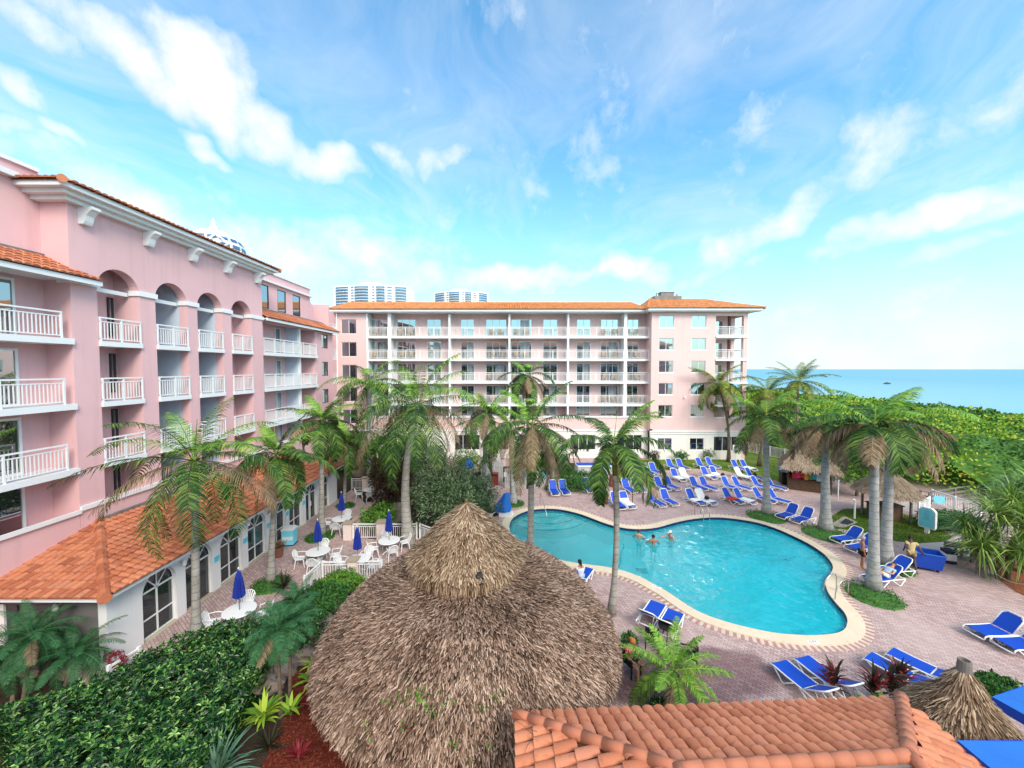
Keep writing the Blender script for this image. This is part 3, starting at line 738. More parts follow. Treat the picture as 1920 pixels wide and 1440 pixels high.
for a in (rad(-48),):
    u = Vector((cos(a),sin(a),0)); v = Vector((-sin(a),cos(a),0)); b = u*2.55+Vector((0,0,21.2))
    for q in range(4):
        e1 = b+v*(.75*cos(pi/2*q))+Vector((0,0,.75*sin(pi/2*q)))-u*(.28*sin(pi/2*q)); e2 = b+v*(.75*cos(pi/2*(q+1)))+Vector((0,0,.75*sin(pi/2*(q+1))))-u*(.28*sin(pi/2*(q+1)))
        g.bar(e1, e2, .12, .12)
g.build('diamond_frame', M['white_paint'], CU)

def tower(name_label, px0, px1, pyt, Y, floors, curve):
    x0 = D(px0, 560, Y).x; x1 = D(px1, 560, Y).x; zt = D(px0, pyt, Y).z; W_ = x1-x0
    T = thing('apartment_tower', name_label, 'apartment tower', ((x0+x1)/2, Y, 0))
    m = MB(); n = 26
    def front(s, off=0):                       # plan line of the facade
        u = s/W_; return Y + curve*(2*u-1)**2*W_*.18 + off
    pts = [(x0+W_*k/n, front(W_*k/n)) for k in range(n+1)]
    poly = pts+[(x1, Y+35), (x0, Y+35)]
    m.prism(poly, 0, zt); m.prism([(x0+W_*.35,Y+8),(x0+W_*.62,Y+8),(x0+W_*.62,Y+20),(x0+W_*.35,Y+20)], zt, zt+4)
    m.build('wall', M['cream_stucco'], T, True)
    fh = 3.1; bays = [(.03,.22,0),(.26,.30,1),(.31,.50,0),(.55,.58,1),(.60,.71,0),(.74,.80,1),(.84,.98,0)]
    for (u0,u1,kind) in bays:
        g = MB()
        for f in range(floors):
            z = zt-3.6-f*fh
            a = (x0+W_*u0, front(W_*u0,-.15)); b = (x0+W_*u1, front(W_*u1,-.15)); mid = (x0+W_*(u0+u1)/2, front(W_*(u0+u1)/2,-.15))
            h0, h1 = (0.1, 2.2) if kind == 0 else (.6, 2.0)
            for p, q in ((a,mid),(mid,b)): g.quad((p[0],p[1],z+h0),(q[0],q[1],z+h0),(q[0],q[1],z+h1),(p[0],p[1],z+h1))
        g.build('window_bank', M['tower_glass'], T, True)
        if kind == 0:
            g = MB()
            for f in range(floors+1):
                z = zt-3.6-f*fh-.45
                k = 8; pr = [(x0+W_*(u0+(u1-u0)*i/k), front(W_*(u0+(u1-u0)*i/k), -.2-2.2*(sin(pi*i/k)**.5 if 0<i<k else 0))) for i in range(k+1)]
                bk = [(pr[-1][0],front(W_*u1)+.3),(pr[0][0],front(W_*u0)+.3)]
                g.prism(pr+bk, z, z+.35)
                for i in range(k): g.quad((*pr[i],z+.35),(*pr[i+1],z+.35),(*pr[i+1],z+1.2),(*pr[i],z+1.2), 1) if i%2 else None
            g.build('balcony_stack', [M['white_paint'], M['tower_glass']], T, True)
    return T
tower('white high rise tower with stacked blue glass balconies beyond the roof, the wider one', 620, 762, 534, 420, 9, .5)
tower('white high rise tower with curved balcony front beyond the roof, the narrower one', 809, 914, 545, 520, 8, 1.2)

# ================================================================= WING BEHIND THE VIEWPOINT (seen mirrored in the windows; shades the courtyard)
ts = lambda s, d, z: (s, -22-d, z)
SW = thing('hotel_wing', 'pink hotel wing seen only as a reflection in the lower windows of the back wing', 'hotel building', (3,-28,0))
w = MB(ts); w.box(-24,2.4,0,46,2.7,17.1); w.box(-24,2.7,0,-23.7,12,17.1); w.box(45.7,2.7,0,46,12,17.1); w.box(-23.7,11.7,0,45.7,12,17.1); w.box(-24,0,0,46,2.4,3.3); w.build('wall', M['pink_stucco'], SW, True)
for z in (6.2,8.85,11.5,14.15):
    m = MB(ts); m.box(-24,0,z,46,2.399,z+.2); m.build('balcony_slab', M['white_paint'], SW, True)
for k in range(19):
    x = -23+k*3.5
    for z in (3.5,6.45,9.1,11.75,14.4): window(SW, ts, x, x+2.9, z, z+2.2, 2.36, 3, gm='arcade_glass')
w = MB(ts); w.box(-24.6,-.7,17.101,46.6,12.6,17.4); w.build('cornice', M['white_paint'], SW, True)
rf = MB(); a_,b_,c_,d_ = ts(-24.8,-.8,17.42), ts(46.8,-.8,17.42), ts(42,5.8,19.2), ts(-20,5.8,19.2); e_,f_ = ts(46.8,12.7,17.42), ts(-24.8,12.7,17.42)
rf.add([a_,b_,c_,d_,e_,f_],[(0,1,2,3),(1,4,2),(4,5,3,2),(5,0,3)]); rf.build('roof', M['ridge_tile'], SW, True)
# ================================================================= GROUND, SEA, POOL
def smooth_closed(P, n=6):
    out = []; N = len(P)
    for i in range(N):
        p0,p1,p2,p3 = P[i-1],P[i],P[(i+1)%N],P[(i+2)%N]
        for k in range(n):
            t_ = k/n
            out.append(tuple(.5*((2*p1[j])+(-p0[j]+p2[j])*t_+(2*p0[j]-5*p1[j]+4*p2[j]-p3[j])*t_*t_+(-p0[j]+3*p1[j]-3*p2[j]+p3[j])*t_**3) for j in (0,1)))
    return out
def fill(poly, z, holes=()):
    """triangulated flat sheet with holes -> verts, faces"""
    bm = bmesh.new(); es = []
    for lp in [poly]+list(holes):
        vs = [bm.verts.new((p[0],p[1],z)) for p in lp]
        es += [bm.edges.new((vs[i], vs[(i+1)%len(vs)])) for i in range(len(vs))]
    bmesh.ops.triangle_fill(bm, use_beauty=True, use_dissolve=False, edges=es)
    bmesh.ops.recalc_face_normals(bm, faces=bm.faces)
    bm.verts.index_update()
    v = [tuple(q.co) for q in bm.verts]; f = [tuple(q.index for q in (fc.verts if fc.normal.z > 0 else reversed(fc.verts))) for fc in bm.faces]
    bm.free(); return v, f
def sheet(name, poly, z, mat, holes=(), kind='structure'):
    m = MB(); v, f = fill(poly, z, holes); m.add(v, f); o = m.build(name, mat); o['kind'] = kind; return o
def px(L, z=0): return [tuple(G(a,b,z)[:2]) for a,b in L]
def offset(P, d):
    N = len(P); A = sum(P[i][0]*P[(i+1)%N][1]-P[(i+1)%N][0]*P[i][1] for i in range(N)); sg = 1 if A > 0 else -1
    out = []
    for i in range(N):
        a, b = Vector(P[i-1]), Vector(P[(i+1)%N]); tn = (b-a).normalized(); out.append((P[i][0]+tn.y*d*sg, P[i][1]-tn.x*d*sg))
    return out
POOL_PX = [(955,988),(962,972),(985,960),(1015,955),(1050,956),(1085,964),(1110,973),(1140,984),(1170,991),(1200,993),(1232,990),(1265,981),(1300,974),(1340,971),(1380,974),(1420,981),(1455,992),(1485,1005),(1515,1020),(1540,1036),(1556,1052),(1562,1066),(1556,1078),(1548,1088),(1548,1100),(1555,1116),(1569,1134),(1583,1150),(1589,1165),(1585,1180),(1568,1189),(1530,1193),(1490,1192),(1450,1188),(1410,1180),(1370,1170),(1330,1157),(1300,1143),(1275,1127),(1250,1110),(1225,1096),(1200,1083),(1170,1072),(1140,1065),(1110,1061),(1080,1057),(1045,1050),(1010,1040),(978,1022),(960,1005)]
POOL = smooth_closed(px(POOL_PX), 3)
POOL_W = POOL; COP = offset(POOL, .55); BRK = offset(COP, .26)

# pavers: herringbone-like mauve brick with worn, stained and darker patches
m_, t = new('pavers'); co = t.objco()
mp = t.n('Mapping'); mp.inputs['Rotation'].default_value = (0,0,rad(38)); t.l(co, mp.inputs['Vector'])
br = t.n('TexBrick', i_Scale=1.0, offset=.5); br.inputs['Color1'].default_value = (0.36,0.235,0.22,1); br.inputs['Color2'].default_value = (0.55,0.405,0.385,1); br.inputs['Mortar'].default_value = (0.21,0.155,0.15,1)
br.inputs['Brick Width'].default_value = .22; br.inputs['Row Height'].default_value = .11; br.inputs['Mortar Size'].default_value = .011; br.inputs['Bias'].default_value = .05
t.l(mp.outputs[0], br.inputs['Vector'])
n1 = t.noise(.22, 6, co, .6); n2 = t.noise(1.3, 5, co)
c = t.mix(t.math('MULTIPLY', t.math('SUBTRACT', n1, .43, True), 2.4, True), br.outputs[0], (0.52,0.405,0.38))
c = t.mix(t.math('MULTIPLY', t.math('SUBTRACT', n2, .50, True), 1.3, True), c, (0.37,0.245,0.235))
# darker, smoother bricks near the foot of the deck
sp = t.n('SeparateXYZ'); t.l(co, sp.inputs[0])
def bump2(cx, cy, rx, ry):
    a = t.math('DIVIDE', t.math('SUBTRACT', sp.outputs[0], cx), rx); b = t.math('DIVIDE', t.math('SUBTRACT', sp.outputs[1], cy), ry)
    return t.math('SUBTRACT', 1.0, t.math('ADD', t.math('MULTIPLY', a, a), t.math('MULTIPLY', b, b)), True)
dark_bricks = t.math('MAXIMUM', bump2(6.8,13.0,3.3,1.5), bump2(5.4,12.3,3.0,1.3))
dark_bricks = t.math('MULTIPLY', t.math('SUBTRACT', t.math('ADD', dark_bricks, t.math('MULTIPLY', t.noise(1.1,5,co), .9)), .68, True), 3.0, True)
c = t.mix(t.math('MULTIPLY', dark_bricks, .92), c, t.mix(1.0, br.outputs[0], (.50,.42,.44), 'MULTIPLY'))
t.out(bsdf(t, c, t.mix(dark_bricks, (.85,)*3, (.45,)*3), .25, 0, br.outputs['Fac'], -.3, .004))

# land: one sheet to the horizon, sinking below the sea at the beach
SHORE = 92.0
g = MB()
xs = [-9000,-2000,-400,-120,-60,SHORE-22,SHORE-10,SHORE+6,SHORE+30,SHORE+60]; zs = [-.02]*7+[-1.6,-4.5,-9]
ys = [-900,-60,160,800,3000,16000]
v = [(x,y,z) for y in ys for x,z in zip(xs,zs)]; nx = len(xs)
HOLE = (-30,5,40,75)
# the hotel's own part of the sheet is cut to let the pool basin in
xs2 = [-9000,-2000,-400,-120,HOLE[0],HOLE[2],SHORE-22,SHORE-10,SHORE+6,SHORE+30,SHORE+60]; zs2 = [-.02]*8+[-1.6,-4.5,-9]; ys2 = [-900,HOLE[1],HOLE[3],160,800,3000,16000]
v = [(x,y,z) for y in ys2 for x,z in zip(xs2,zs2)]; nx = len(xs2)
f = [(j*nx+i, j*nx+i+1, (j+1)*nx+i+1, (j+1)*nx+i) for j in range(len(ys2)-1) for i in range(nx-1) if not (xs2[i]==HOLE[0] and ys2[j]==HOLE[1])]
g.add(v, f)
hv, hf = fill([(HOLE[0],HOLE[1]),(HOLE[2],HOLE[1]),(HOLE[2],HOLE[3]),(HOLE[0],HOLE[3])], -.02, [BRK]); g.add(hv, hf)
o = g.build('ground', M['beach_sand']); o['kind'] = 'structure'
deck = [(-14.0,12),(-14.0,34),(-14,44.9),(15.9,44.9),(30,44),(36,36),(40,26),(40,5.5),(-14,5.5)]
sheet('pool_deck', deck, 0.0, m_, [COP])
# coping (cream slabs) and the brick border with alternating pale bricks
def band(A, B, z0, z1, mb, mi=0, step=None):
    n = len(A)
    for i in range(n):
        j = (i+1)%n
        mb.add([(*A[i],z1),(*A[j],z1),(*B[j],z1),(*B[i],z1),(*A[i],z0),(*A[j],z0),(*B[j],z0),(*B[i],z0)], [(0,1,2,3),(4,7,6,5),(0,4,5,1),(2,6,7,3)], mi if step is None else step(i))
cop = MB(); band(POOL, COP, -.14, .05, cop)
m2, t = new('coping_slabs'); co = t.objco()
vo = t.n('TexVoronoi', feature='DISTANCE_TO_EDGE', i_Scale=1.6); t.l(co, vo.inputs['Vector'])
c = t.mix(t.noise(1.2,5,co), (0.60,0.49,0.35), (0.74,0.64,0.50)); c = t.mix(t.math('MULTIPLY', t.math('GREATER_THAN', t.noise(5,4,co), .62), .3), c, (0.45,0.36,0.27))
t.out(bsdf(t, c, .85, .2, 0, t.noise(40,3,co), .4, .01))
o = cop.build('pool_coping', m2); tag(o, 'cream stone coping round the free form swimming pool', 'coping')
# resample the brick ring finely
def resample(P, step):
    out = []; N = len(P); acc = 0
    for i in range(N):
        a, b = Vector(P[i]), Vector(P[(i+1)%N]); L = (b-a).length; k = acc
        while k < L: out.append(tuple(a+(b-a)*k/L)); k += step
        acc = k-L
    return out
rc = resample(COP, .13)
if len(rc)%2: rc.pop()
bo = offset(rc, .27); bk = MB(); band(rc, bo, -.05, .012, bk, 0, lambda i: i%2)
o = bk.build('brick_border', [M['brick_pink'], M['brick_cream']]); tag(o, 'border of alternating pink and cream bricks outside the pool coping', 'brick border')
# basin
m3, t = new('pool_plaster'); co = t.objco()
vor = t.n('TexVoronoi', i_Scale=1.5, feature='SMOOTH_F1'); t.l(co, vor.inputs['Vector'])
c = t.mix(t.noise(.35,3,co), (0.55,0.88,0.92), (0.72,0.92,0.95)); t.out(bsdf(t, c, .7, .2))
ba = MB(); n = len(POOL)
def depth(x, y):          # shallow by the steps (left), deep to the right
    return -1.29-.9*min(1,max(0,(x-9)/6.0))
inn = offset(POOL, -.02)
for i in range(n):
    j = (i+1)%n; a, b = inn[i], inn[j]
    ba.add([(*a,.04),(*b,.04),(*b,-.42),(*a,-.42)], [(0,1,2,3)], 1)
    ba.add([(*a,-.42),(*b,-.42),(*b,depth(*b)),(*a,depth(*a))], [(0,1,2,3)], 0)
bv, bf = fill(inn, -1); ba.add([(x,y,depth(x,y)) for x,y,_ in bv], bf, 0)
# entry steps, three curved treads
sc = G(1022,951,-.1)
for k, (r, zt_) in enumerate(((1.5,-.27),(2.15,-.47),(2.8,-.67))):
    a_ = [(sc.x+r*1.15*cos(-pi+pi*i/18), sc.y-.15+r*sin(-pi+pi*i/18)) for i in range(19)]
    ba.prism(a_, -1.3, zt_, 0)
    for i in range(18): ba.add([(*a_[i],zt_+.004),(*a_[i+1],zt_+.004),(sc.x+(a_[i+1][0]-sc.x)*.95,sc.y-.15+(a_[i+1][1]-sc.y+.15)*.95,zt_+.004),(sc.x+(a_[i][0]-sc.x)*.95,sc.y-.15+(a_[i][1]-sc.y+.15)*.95,zt_+.004)], [(0,1,2,3)], 1)
for k in range(2):
    q = (7.6,22.0) if k == 0 else (13.6,17.6); zf = depth(*q)+.012; ba.add([(q[0]-.3,q[1]-.3,zf),(q[0]+.3,q[1]-.3,zf),(q[0]+.3,q[1]+.3,zf),(q[0]-.3,q[1]+.3,zf)], [(0,1,2,3)], 1)
o = ba.build('pool_basin', [m3, M['pool_tile']]); o['kind'] = 'structure'
m4, t = new('pool_water'); co = t.objco()
mpw = t.n('Mapping'); mpw.inputs['Scale'].default_value = (1,1.0,1); t.l(co, mpw.inputs['Vector'])
h = t.math('ADD', t.noise(.8,2,warp(mpw.outputs[0], .35, 1.0),.5), t.math('MULTIPLY', t.noise(3.2,2,mpw.outputs[0],.5), .16))
bp = t.n('Bump', i_Strength=.85, i_Distance=.14); t.l(h, bp.inputs['Height'])
gl = t.n('BsdfGlossy', i_Roughness=.03); t.l(bp.outputs[0], gl.inputs['Normal'])
tr = t.n('BsdfTransparent'); 
sp = t.n('SeparateXYZ'); t.l(co, sp.inputs[0])
dp = t.math('DIVIDE', t.math('SUBTRACT', sp.outputs[0], 2.0), 10.0, True)
tr.inputs[0].default_value = (0.52,0.98,1.0,1)
# scattering of the water itself, stronger where the basin is deeper
df = t.n('BsdfDiffuse'); t.l(t.mix(dp, (0.08,0.84,0.88), (0.015,0.72,0.88)), df.inputs[0]); t.l(bp.outputs[0], df.inputs['Normal'])
mx0 = t.n('MixShader'); t.l(t.math('ADD', t.math('MULTIPLY', dp, .25), .22), mx0.inputs[0]); t.l(tr.outputs[0], mx0.inputs[1]); t.l(df.outputs[0], mx0.inputs[2])
fr = t.n('Fresnel', i_IOR=1.5); t.l(bp.outputs[0], fr.inputs['Normal'])
mx = t.n('MixShader'); t.l(fr.outputs[0], mx.inputs[0]); t.l(mx0.outputs[0], mx.inputs[1]); t.l(gl.outputs[0], mx.inputs[2]); t.out(mx.outputs[0])
o = sheet('pool_water', inn, -.12, m4)
# sea
m5, t = new('sea_water'); co = t.objco()
sp = t.n('SeparateXYZ'); t.l(co, sp.inputs[0])
far = t.math('DIVIDE', sp.outputs[0], 420.0, True)
mpw = t.n('Mapping'); mpw.inputs['Scale'].default_value = (.030,.0045,1); t.l(co, mpw.inputs['Vector'])
st = t.noise(1.0, 5, mpw.outputs[0])
c = t.mix(far, (0.24,0.47,0.52), (0.08,0.30,0.40)); c = t.mix(t.math('MULTIPLY', t.math('SUBTRACT', st, .42, True), 1.6, True), c, (0.13,0.38,0.46))
t.out(bsdf(t, c, .35, .3, 0, t.noise(.35,4,co), .35, .4))
g = MB(); g.add([(SHORE-6,-900,-1.2),(20000,-900,-1.2),(20000,20000,-1.2),(SHORE-6,20000,-1.2)], [(0,1,2,3)]); o = g.build('sea', m5); o['kind'] = 'structure'
# ================================================================= THATCH
def thatch(mb, c, prof, nstr, ln, wd, rnd, fringe=0, flen=.35, lift=.05, jit=.5, tipjit=.0):
    """straws laid down the slope of a surface of revolution; prof = [(r,z)] from the top to the eave"""
    seg = []; tot = 0
    for (r0,z0),(r1,z1) in zip(prof, prof[1:]):
        L = math.hypot(r1-r0, z1-z0); A = L*(r0+r1); seg.append((tot, A, r0,z0,r1,z1,L)); tot += A
    def straw(p, d, nrm, l, w):
        side = d.cross(nrm).normalized()*w
        up = nrm*lift*rnd.uniform(.4,1.3)
        q = p+d*l+up
        mb.add([p-side*.5-nrm*.02, p+side*.5-nrm*.02, q+side*.28, q-side*.28], [(0,1,2,3)])
    for _ in range(nstr):
        x = rnd.uniform(0, tot)
        for s in seg:
            if s[0] <= x <= s[0]+s[1]: break
        _,_,r0,z0,r1,z1,L = s; u = rnd.random()**.9
        r = r0+(r1-r0)*u; z = z0+(z1-z0)*u; th = rnd.uniform(0, 2*pi)
        rad_ = Vector((cos(th), sin(th), 0)); tan = Vector((-sin(th), cos(th), 0))
        dwn = (rad_*(r1-r0)+Vector((0,0,z1-z0)))/L; nrm = rad_*(z0-z1)/L+Vector((0,0,(r1-r0)/L))
        d = (dwn+tan*rnd.gauss(0,jit)*.5+nrm*rnd.uniform(-.02,.10)).normalized()
        straw(rad_*r+Vector((0,0,z+rnd.uniform(-.02,.03)))+Vector(c), d, nrm, ln*rnd.uniform(.6,1.4), wd*rnd.uniform(.6,1.4))
    r1, z1 = prof[-1]; r0, z0 = prof[-2]; L = math.hypot(r1-r0, z1-z0)
    for _ in range(fringe):
        th = rnd.uniform(0, 2*pi); rad_ = Vector((cos(th), sin(th), 0)); tan = Vector((-sin(th), cos(th), 0))
        d = (rad_*(r1-r0)/L*.5+Vector((0,0,-1))+tan*rnd.gauss(0,.15)).normalized(); rr = r1-rnd.uniform(0,.25)
        zz = z1+(r1-rr)*(z0-z1)/(r1-r0)
        side = tan*wd*.5; p = rad_*rr+Vector((0,0,zz+.04))+Vector(c); q = p+d*flen*rnd.uniform(.5,1.25)
        mb.add([p-side,p+side,q+side*.4,q-side*.4], [(0,1,2,3)])
rnd = random.Random(11)
HC = Vector((-1.3, 12.0, 0))
HUT = thing('tiki_hut', 'big round thatched tiki hut with a smaller golden thatch cap on top', 'tiki hut', HC)
p1 = [(1.15,4.50),(1.9,4.24),(2.7,3.96),(3.4,3.50),(4.0,2.95),(4.35,2.50),(4.5,2.22)]
m = MB(); m.lathe([(r-.08,z-.12) for r,z in p1]+[(4.3,2.16),(0.2,2.6)], 48)
thatch(m, (0,0,0), p1, 66000, .22, .031, rnd, 6500, .38, .075, .8)
m.build('thatch_roof', M['thatch'], HUT)
p2 = [(.05,6.28),(.34,6.02),(.84,5.60),(1.22,5.22),(1.50,4.92),(1.66,4.78)]
m = MB(); m.lathe([(r-.05,z-.10) for r,z in p2]+[(1.40,4.7),(.1,4.8)], 36)
thatch(m, (0,0,0), p2, 14000, .28, .030, rnd, 8000, .56, .07, .6)
m.lathe([(0,6.42),(.06,6.36),(.05,6.30),(.10,6.24),(.03,6.20)], 10)
m.v = [(x-.14,y,z) for x,y,z in m.v]; m.build('thatch_cap', M['thatch_gold'], HUT)
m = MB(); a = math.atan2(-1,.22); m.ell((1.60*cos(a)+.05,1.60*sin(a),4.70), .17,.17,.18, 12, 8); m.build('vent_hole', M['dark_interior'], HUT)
for k in range(8):
    a = 2*pi*(k+.5)/8; m = MB(); m.tube([(3.7*cos(a),3.7*sin(a),0),(3.65*cos(a),3.65*sin(a),3.3)], [.11,.09], 10); m.build('post', M['wood_brown'], HUT)
m = MB(); m.lathe([(2.7,0),(2.7,1.02),(2.95,1.02),(2.95,1.10),(2.3,1.10),(2.3,0)], 32); m.build('bar_counter', M['wood_brown'], HUT)
# weeds seeding themselves in the old thatch
m = MB()
for (x, y) in ((790,1300),(770,1275),(760,1310),(845,1315),(815,1300),(800,1330),(905,1330),(725,1320),(700,1395),(690,1365),(820,1345),(880,1425),(850,1395),(765,1360),(930,1300),(790,1320),(785,1312),(905,1400)):
    # stand each tuft on the roof surface
    d = ray(x,y); best = None
    for k in range(900):
        q = Vector((0,0,H))+d*(4+k*.015); r = math.hypot(q.x-HC.x, q.y-HC.y)
        zs = None
        for (r0,z0),(r1,z1) in zip(p1,p1[1:]):
            if r0 <= r <= r1: zs = z0+(z1-z0)*(r-r0)/(r1-r0)
        if zs is not None and q.z <= zs+.03: best = q; break
    if best is None: continue
    for _ in range(rnd.randint(10,26)):
        a = rnd.uniform(0,2*pi); e = rnd.uniform(.2,1.3); u = Vector((cos(a)*cos(e),sin(a)*cos(e),sin(e))); o_ = best+Vector((rnd.gauss(0,.09),rnd.gauss(0,.09),rnd.uniform(0,.08))); s_ = u.cross(Vector((0,0,1))).normalized()*.02
        l = rnd.uniform(.06,.14); m.add([o_,o_+u*l*.5-s_,o_+u*l,o_+u*l*.5+s_],[(0,1,2,3)], 0 if rnd.random()<.86 else 1)
o = m.build('weeds', [M['bright_green'], M['red_leaf']]); tag(o, 'scattered small weeds sprouting from the big thatched roof', 'weeds', None, 'stuff')

# ================================================================= NEAR TILED ROOF
e1, e2 = G(972,1345,3.4), G(1692,1315,3.4); r1, r2 = G(1272,1446,4.3), G(1706,1420,4.3)
KB = thing('tiled_pavilion', 'low building under the terracotta hipped roof with a flat grey roof centre, close below', 'building', ((e1.x+e2.x)/2, 5.5, 0))
e0 = e1+Vector((.02,-5.2,0)); e3 = e2+Vector((0,-5.2,0)); r0 = r1+Vector((0,-3.4,0)); r3 = r2+Vector((0,-3.4,0))
m = MB()
tiles(m, [e1,e2,r2,r1], .235,.38,8); tiles(m, [e0,e1,r1,r0], .235,.38,8); tiles(m, [e2,e3,r3,r2], .235,.38,8)
m.build('roof', [M['roof_tile_near'], M['tile_bed']], KB, True)
m = MB(); up = Vector((0,0,.03))
ridge(m, e1+up+Vector((-.05,.05,0)), r1+up, .10, .40); ridge(m, e2+up+Vector((.03,.05,0)), r2+up, .115, .40); ridge(m, r2+up, r1+up, .10, .36); ridge(m, r1+up, r0+up, .10, .36); ridge(m, r2+up, r3+up, .10, .36)
m.build('ridge_cap', M['ridge_tile'], KB, True, smooth=True)
m = MB(); m.box(r0.x+.15, r0.y, 3.9, r2.x-.15, r1.y-.12, 4.16); m.build('flat_roof', M['membrane'], KB, True)
m = MB(); m.bar((r1.x+.1,r1.y-.12,4.22),(r2.x-.1,r2.y-.12,4.22),.05,.16); m.build('flashing', M['flashing'], KB, True)
m = MB(); m.box(e1.x+.6, 2.4, 0, e2.x-.6, e1.y-.6, 3.36); m.box(e1.x+.1,2.4,3.22,e2.x-.1,e1.y-.08,3.34); m.build('wall', M['pink_stucco'], KB, True)
m = MB()
for _ in range(14):
    p = Vector((e1.x+rnd.uniform(.02,.7), e1.y-rnd.uniform(.0,1.2), 3.5)); pts=[p]
    a = rnd.uniform(.6,2.4)
    for k in range(7):
        p = p+Vector((cos(a)*.1,sin(a)*.09,rnd.uniform(-.0,.05))); a += rnd.uniform(-.6,.6); pts.append(Vector((p.x,p.y,max(p.z,3.55))))
    m.tube(pts, .004, 3)
o = m.build('bare_vine', M['wood_brown']); tag(o, 'thin bare vine twigs creeping over the near corner of the tiled roof', 'vine')

# palapas
def palapa(name, label, c, rim, apex, R, mat, n, posts=1, pole_top=True, cat='thatched umbrella'):
    t_ = thing(name, label, cat, c)
    pr = [(.07,apex),(R*.35,apex-(apex-rim)*.42),(R*.75,apex-(apex-rim)*.76),(R,rim)]
    m = MB(); m.lathe([(r,z-.06) for r,z in pr]+[(R*.9,rim-.08),(.1,rim+.2)], 28); thatch(m, (0,0,0), pr, n, .32, .028, rnd, n//6, .24, .05, .4); m.build('thatch_roof', M[mat], t_)
    if posts == 1:
        m = MB(); m.tube([(0,0,0),(0,0,apex+.02)], .09, 10); m.build('post', M['wood_grey'], t_)
        m = MB(); m.lathe([(.13,apex-.12),(.11,apex+.16),(.085,apex+.16),(.08,apex+.06),(0,apex+.06)], 14); m.build('pole_cap', M['wood_grey'], t_)
    else:
        for k in range(posts):
            a = 2*pi*(k+.5)/posts; m = MB(); m.tube([(R*.7*cos(a),R*.7*sin(a),0),(R*.7*cos(a),R*.7*sin(a),rim+.3)], .08, 8); m.build('post', M['wood_grey'], t_)
    return t_
pc = D(1808,1258,8.2); palapa('thatch_umbrella', 'small round thatched umbrella with a cut pole top beside the blue canopies', (pc.x,8.2,0), 2.66, 3.95, .93, 'thatch_gold', 5600)
pc = G(1660,972); PAL = palapa('thatch_hut', 'small pointed thatch shelter standing on the lawn behind the twin palms', (pc.x,pc.y,0), 2.0, 3.9, 1.75, 'thatch_pale', 7000, 4, cat='thatch shelter')
m = MB(); m.box(-.9,-.5,0,.7,.5,1.0); m.box(-1.0,-.55,1.0,.8,.55,1.06); m.build('counter', M['wood_brown'], PAL)
# towel hut: hipped thatch on a rectangular plan
tc_ = G(1514,917); TH = thing('towel_hut', 'thatched towel hut with colourful goods hung along its counter', 'hut', (tc_.x,tc_.y,0), rad(-32))
m = MB(); L_, W2 = 2.9, 1.8
def slope_patch(mb, a, b, c_, d_, n, ln, wd):
    a,b,c_,d_ = [Vector(q) for q in (a,b,c_,d_)]; mb.add([a,b,c_,d_],[(0,1,2,3)])
    nr = (b-a).cross(d_-a).normalized()
    if nr.z < 0: nr = -nr
    for _ in range(n):
        u, v = rnd.random(), rnd.random(); top = d_+(c_-d_)*u; bot = a+(b-a)*u; p = bot+(top-bot)*v; dn = (bot-top).normalized()
        dd = (dn+(b-a).normalized()*rnd.gauss(0,.2)).normalized(); s_ = dd.cross(nr).normalized()*wd; l = ln*rnd.uniform(.6,1.4); q = p+dd*l+nr*rnd.uniform(.02,.09)
        mb.add([p-s_*.5,p+s_*.5,q+s_*.3,q-s_*.3],[(0,1,2,3)])
ez, rz_ = 2.15, 4.0
C4 = [(-L_/2-.5,-W2/2-.6,ez),(L_/2+.5,-W2/2-.6,ez),(L_/2+.5,W2/2+.6,ez),(-L_/2-.5,W2/2+.6,ez)]; RR = [(-L_/2+.9,0,rz_),(L_/2-.9,0,rz_)]
slope_patch(m, C4[0],C4[1],RR[1],RR[0], 3200,.5,.04); slope_patch(m, C4[2],C4[3],RR[0],RR[1], 2200,.5,.04); slope_patch(m, C4[1],C4[2],RR[1],RR[1], 1800,.5,.04); slope_patch(m, C4[3],C4[0],RR[0],RR[0], 1800,.5,.04)
m.build('thatch_roof', M['thatch_pale'], TH)
m = MB(); m.box(-L_/2,-W2/2,0,L_/2,W2/2,.95); m.box(-L_/2-.1,-W2/2-.12,.95,L_/2+.1,W2/2+.1,1.0); m.build('counter', M['wood_brown'], TH)
for x in (-L_/2,L_/2):
    for y in (-W2/2,W2/2):
        m = MB(); m.tube([(x,y,.0),(x,y,2.5)], .07, 8); m.build('post', M['wood_brown'], TH)
m = MB(); m.box(-L_/2+.1,W2/2-.15,1.0,L_/2-.1,W2/2-.1,2.1); m.build('back_panel', M['dark_interior'], TH)
for i, (mt, lb) in enumerate((('cloth_red','red'),('cloth_pink','pink'),('cloth_red','coral red'),('cloth_orange','orange'),('cloth_green','green'),('cloth_teal','teal'),('cloth_light_blue','light blue'),('cloth_light_blue','pale blue'),('cloth_white','white'))):
    m = MB(); x = -L_/2+.25+i*.28; n = 5
    for k in range(n): m.box(x+k*.055,-W2/2-.17-(k%2)*.015,1.05+.05*(i%3),x+k*.055+.05,-W2/2-.14,1.62)
    o = m.build('hanging_towel', M[mt]); o.location = TH.location; o.rotation_euler = TH.rotation_euler
    tag(o, '%s towel hanging above the counter of the thatched towel hut' % lb, 'towel', 'goods hung on the towel hut')

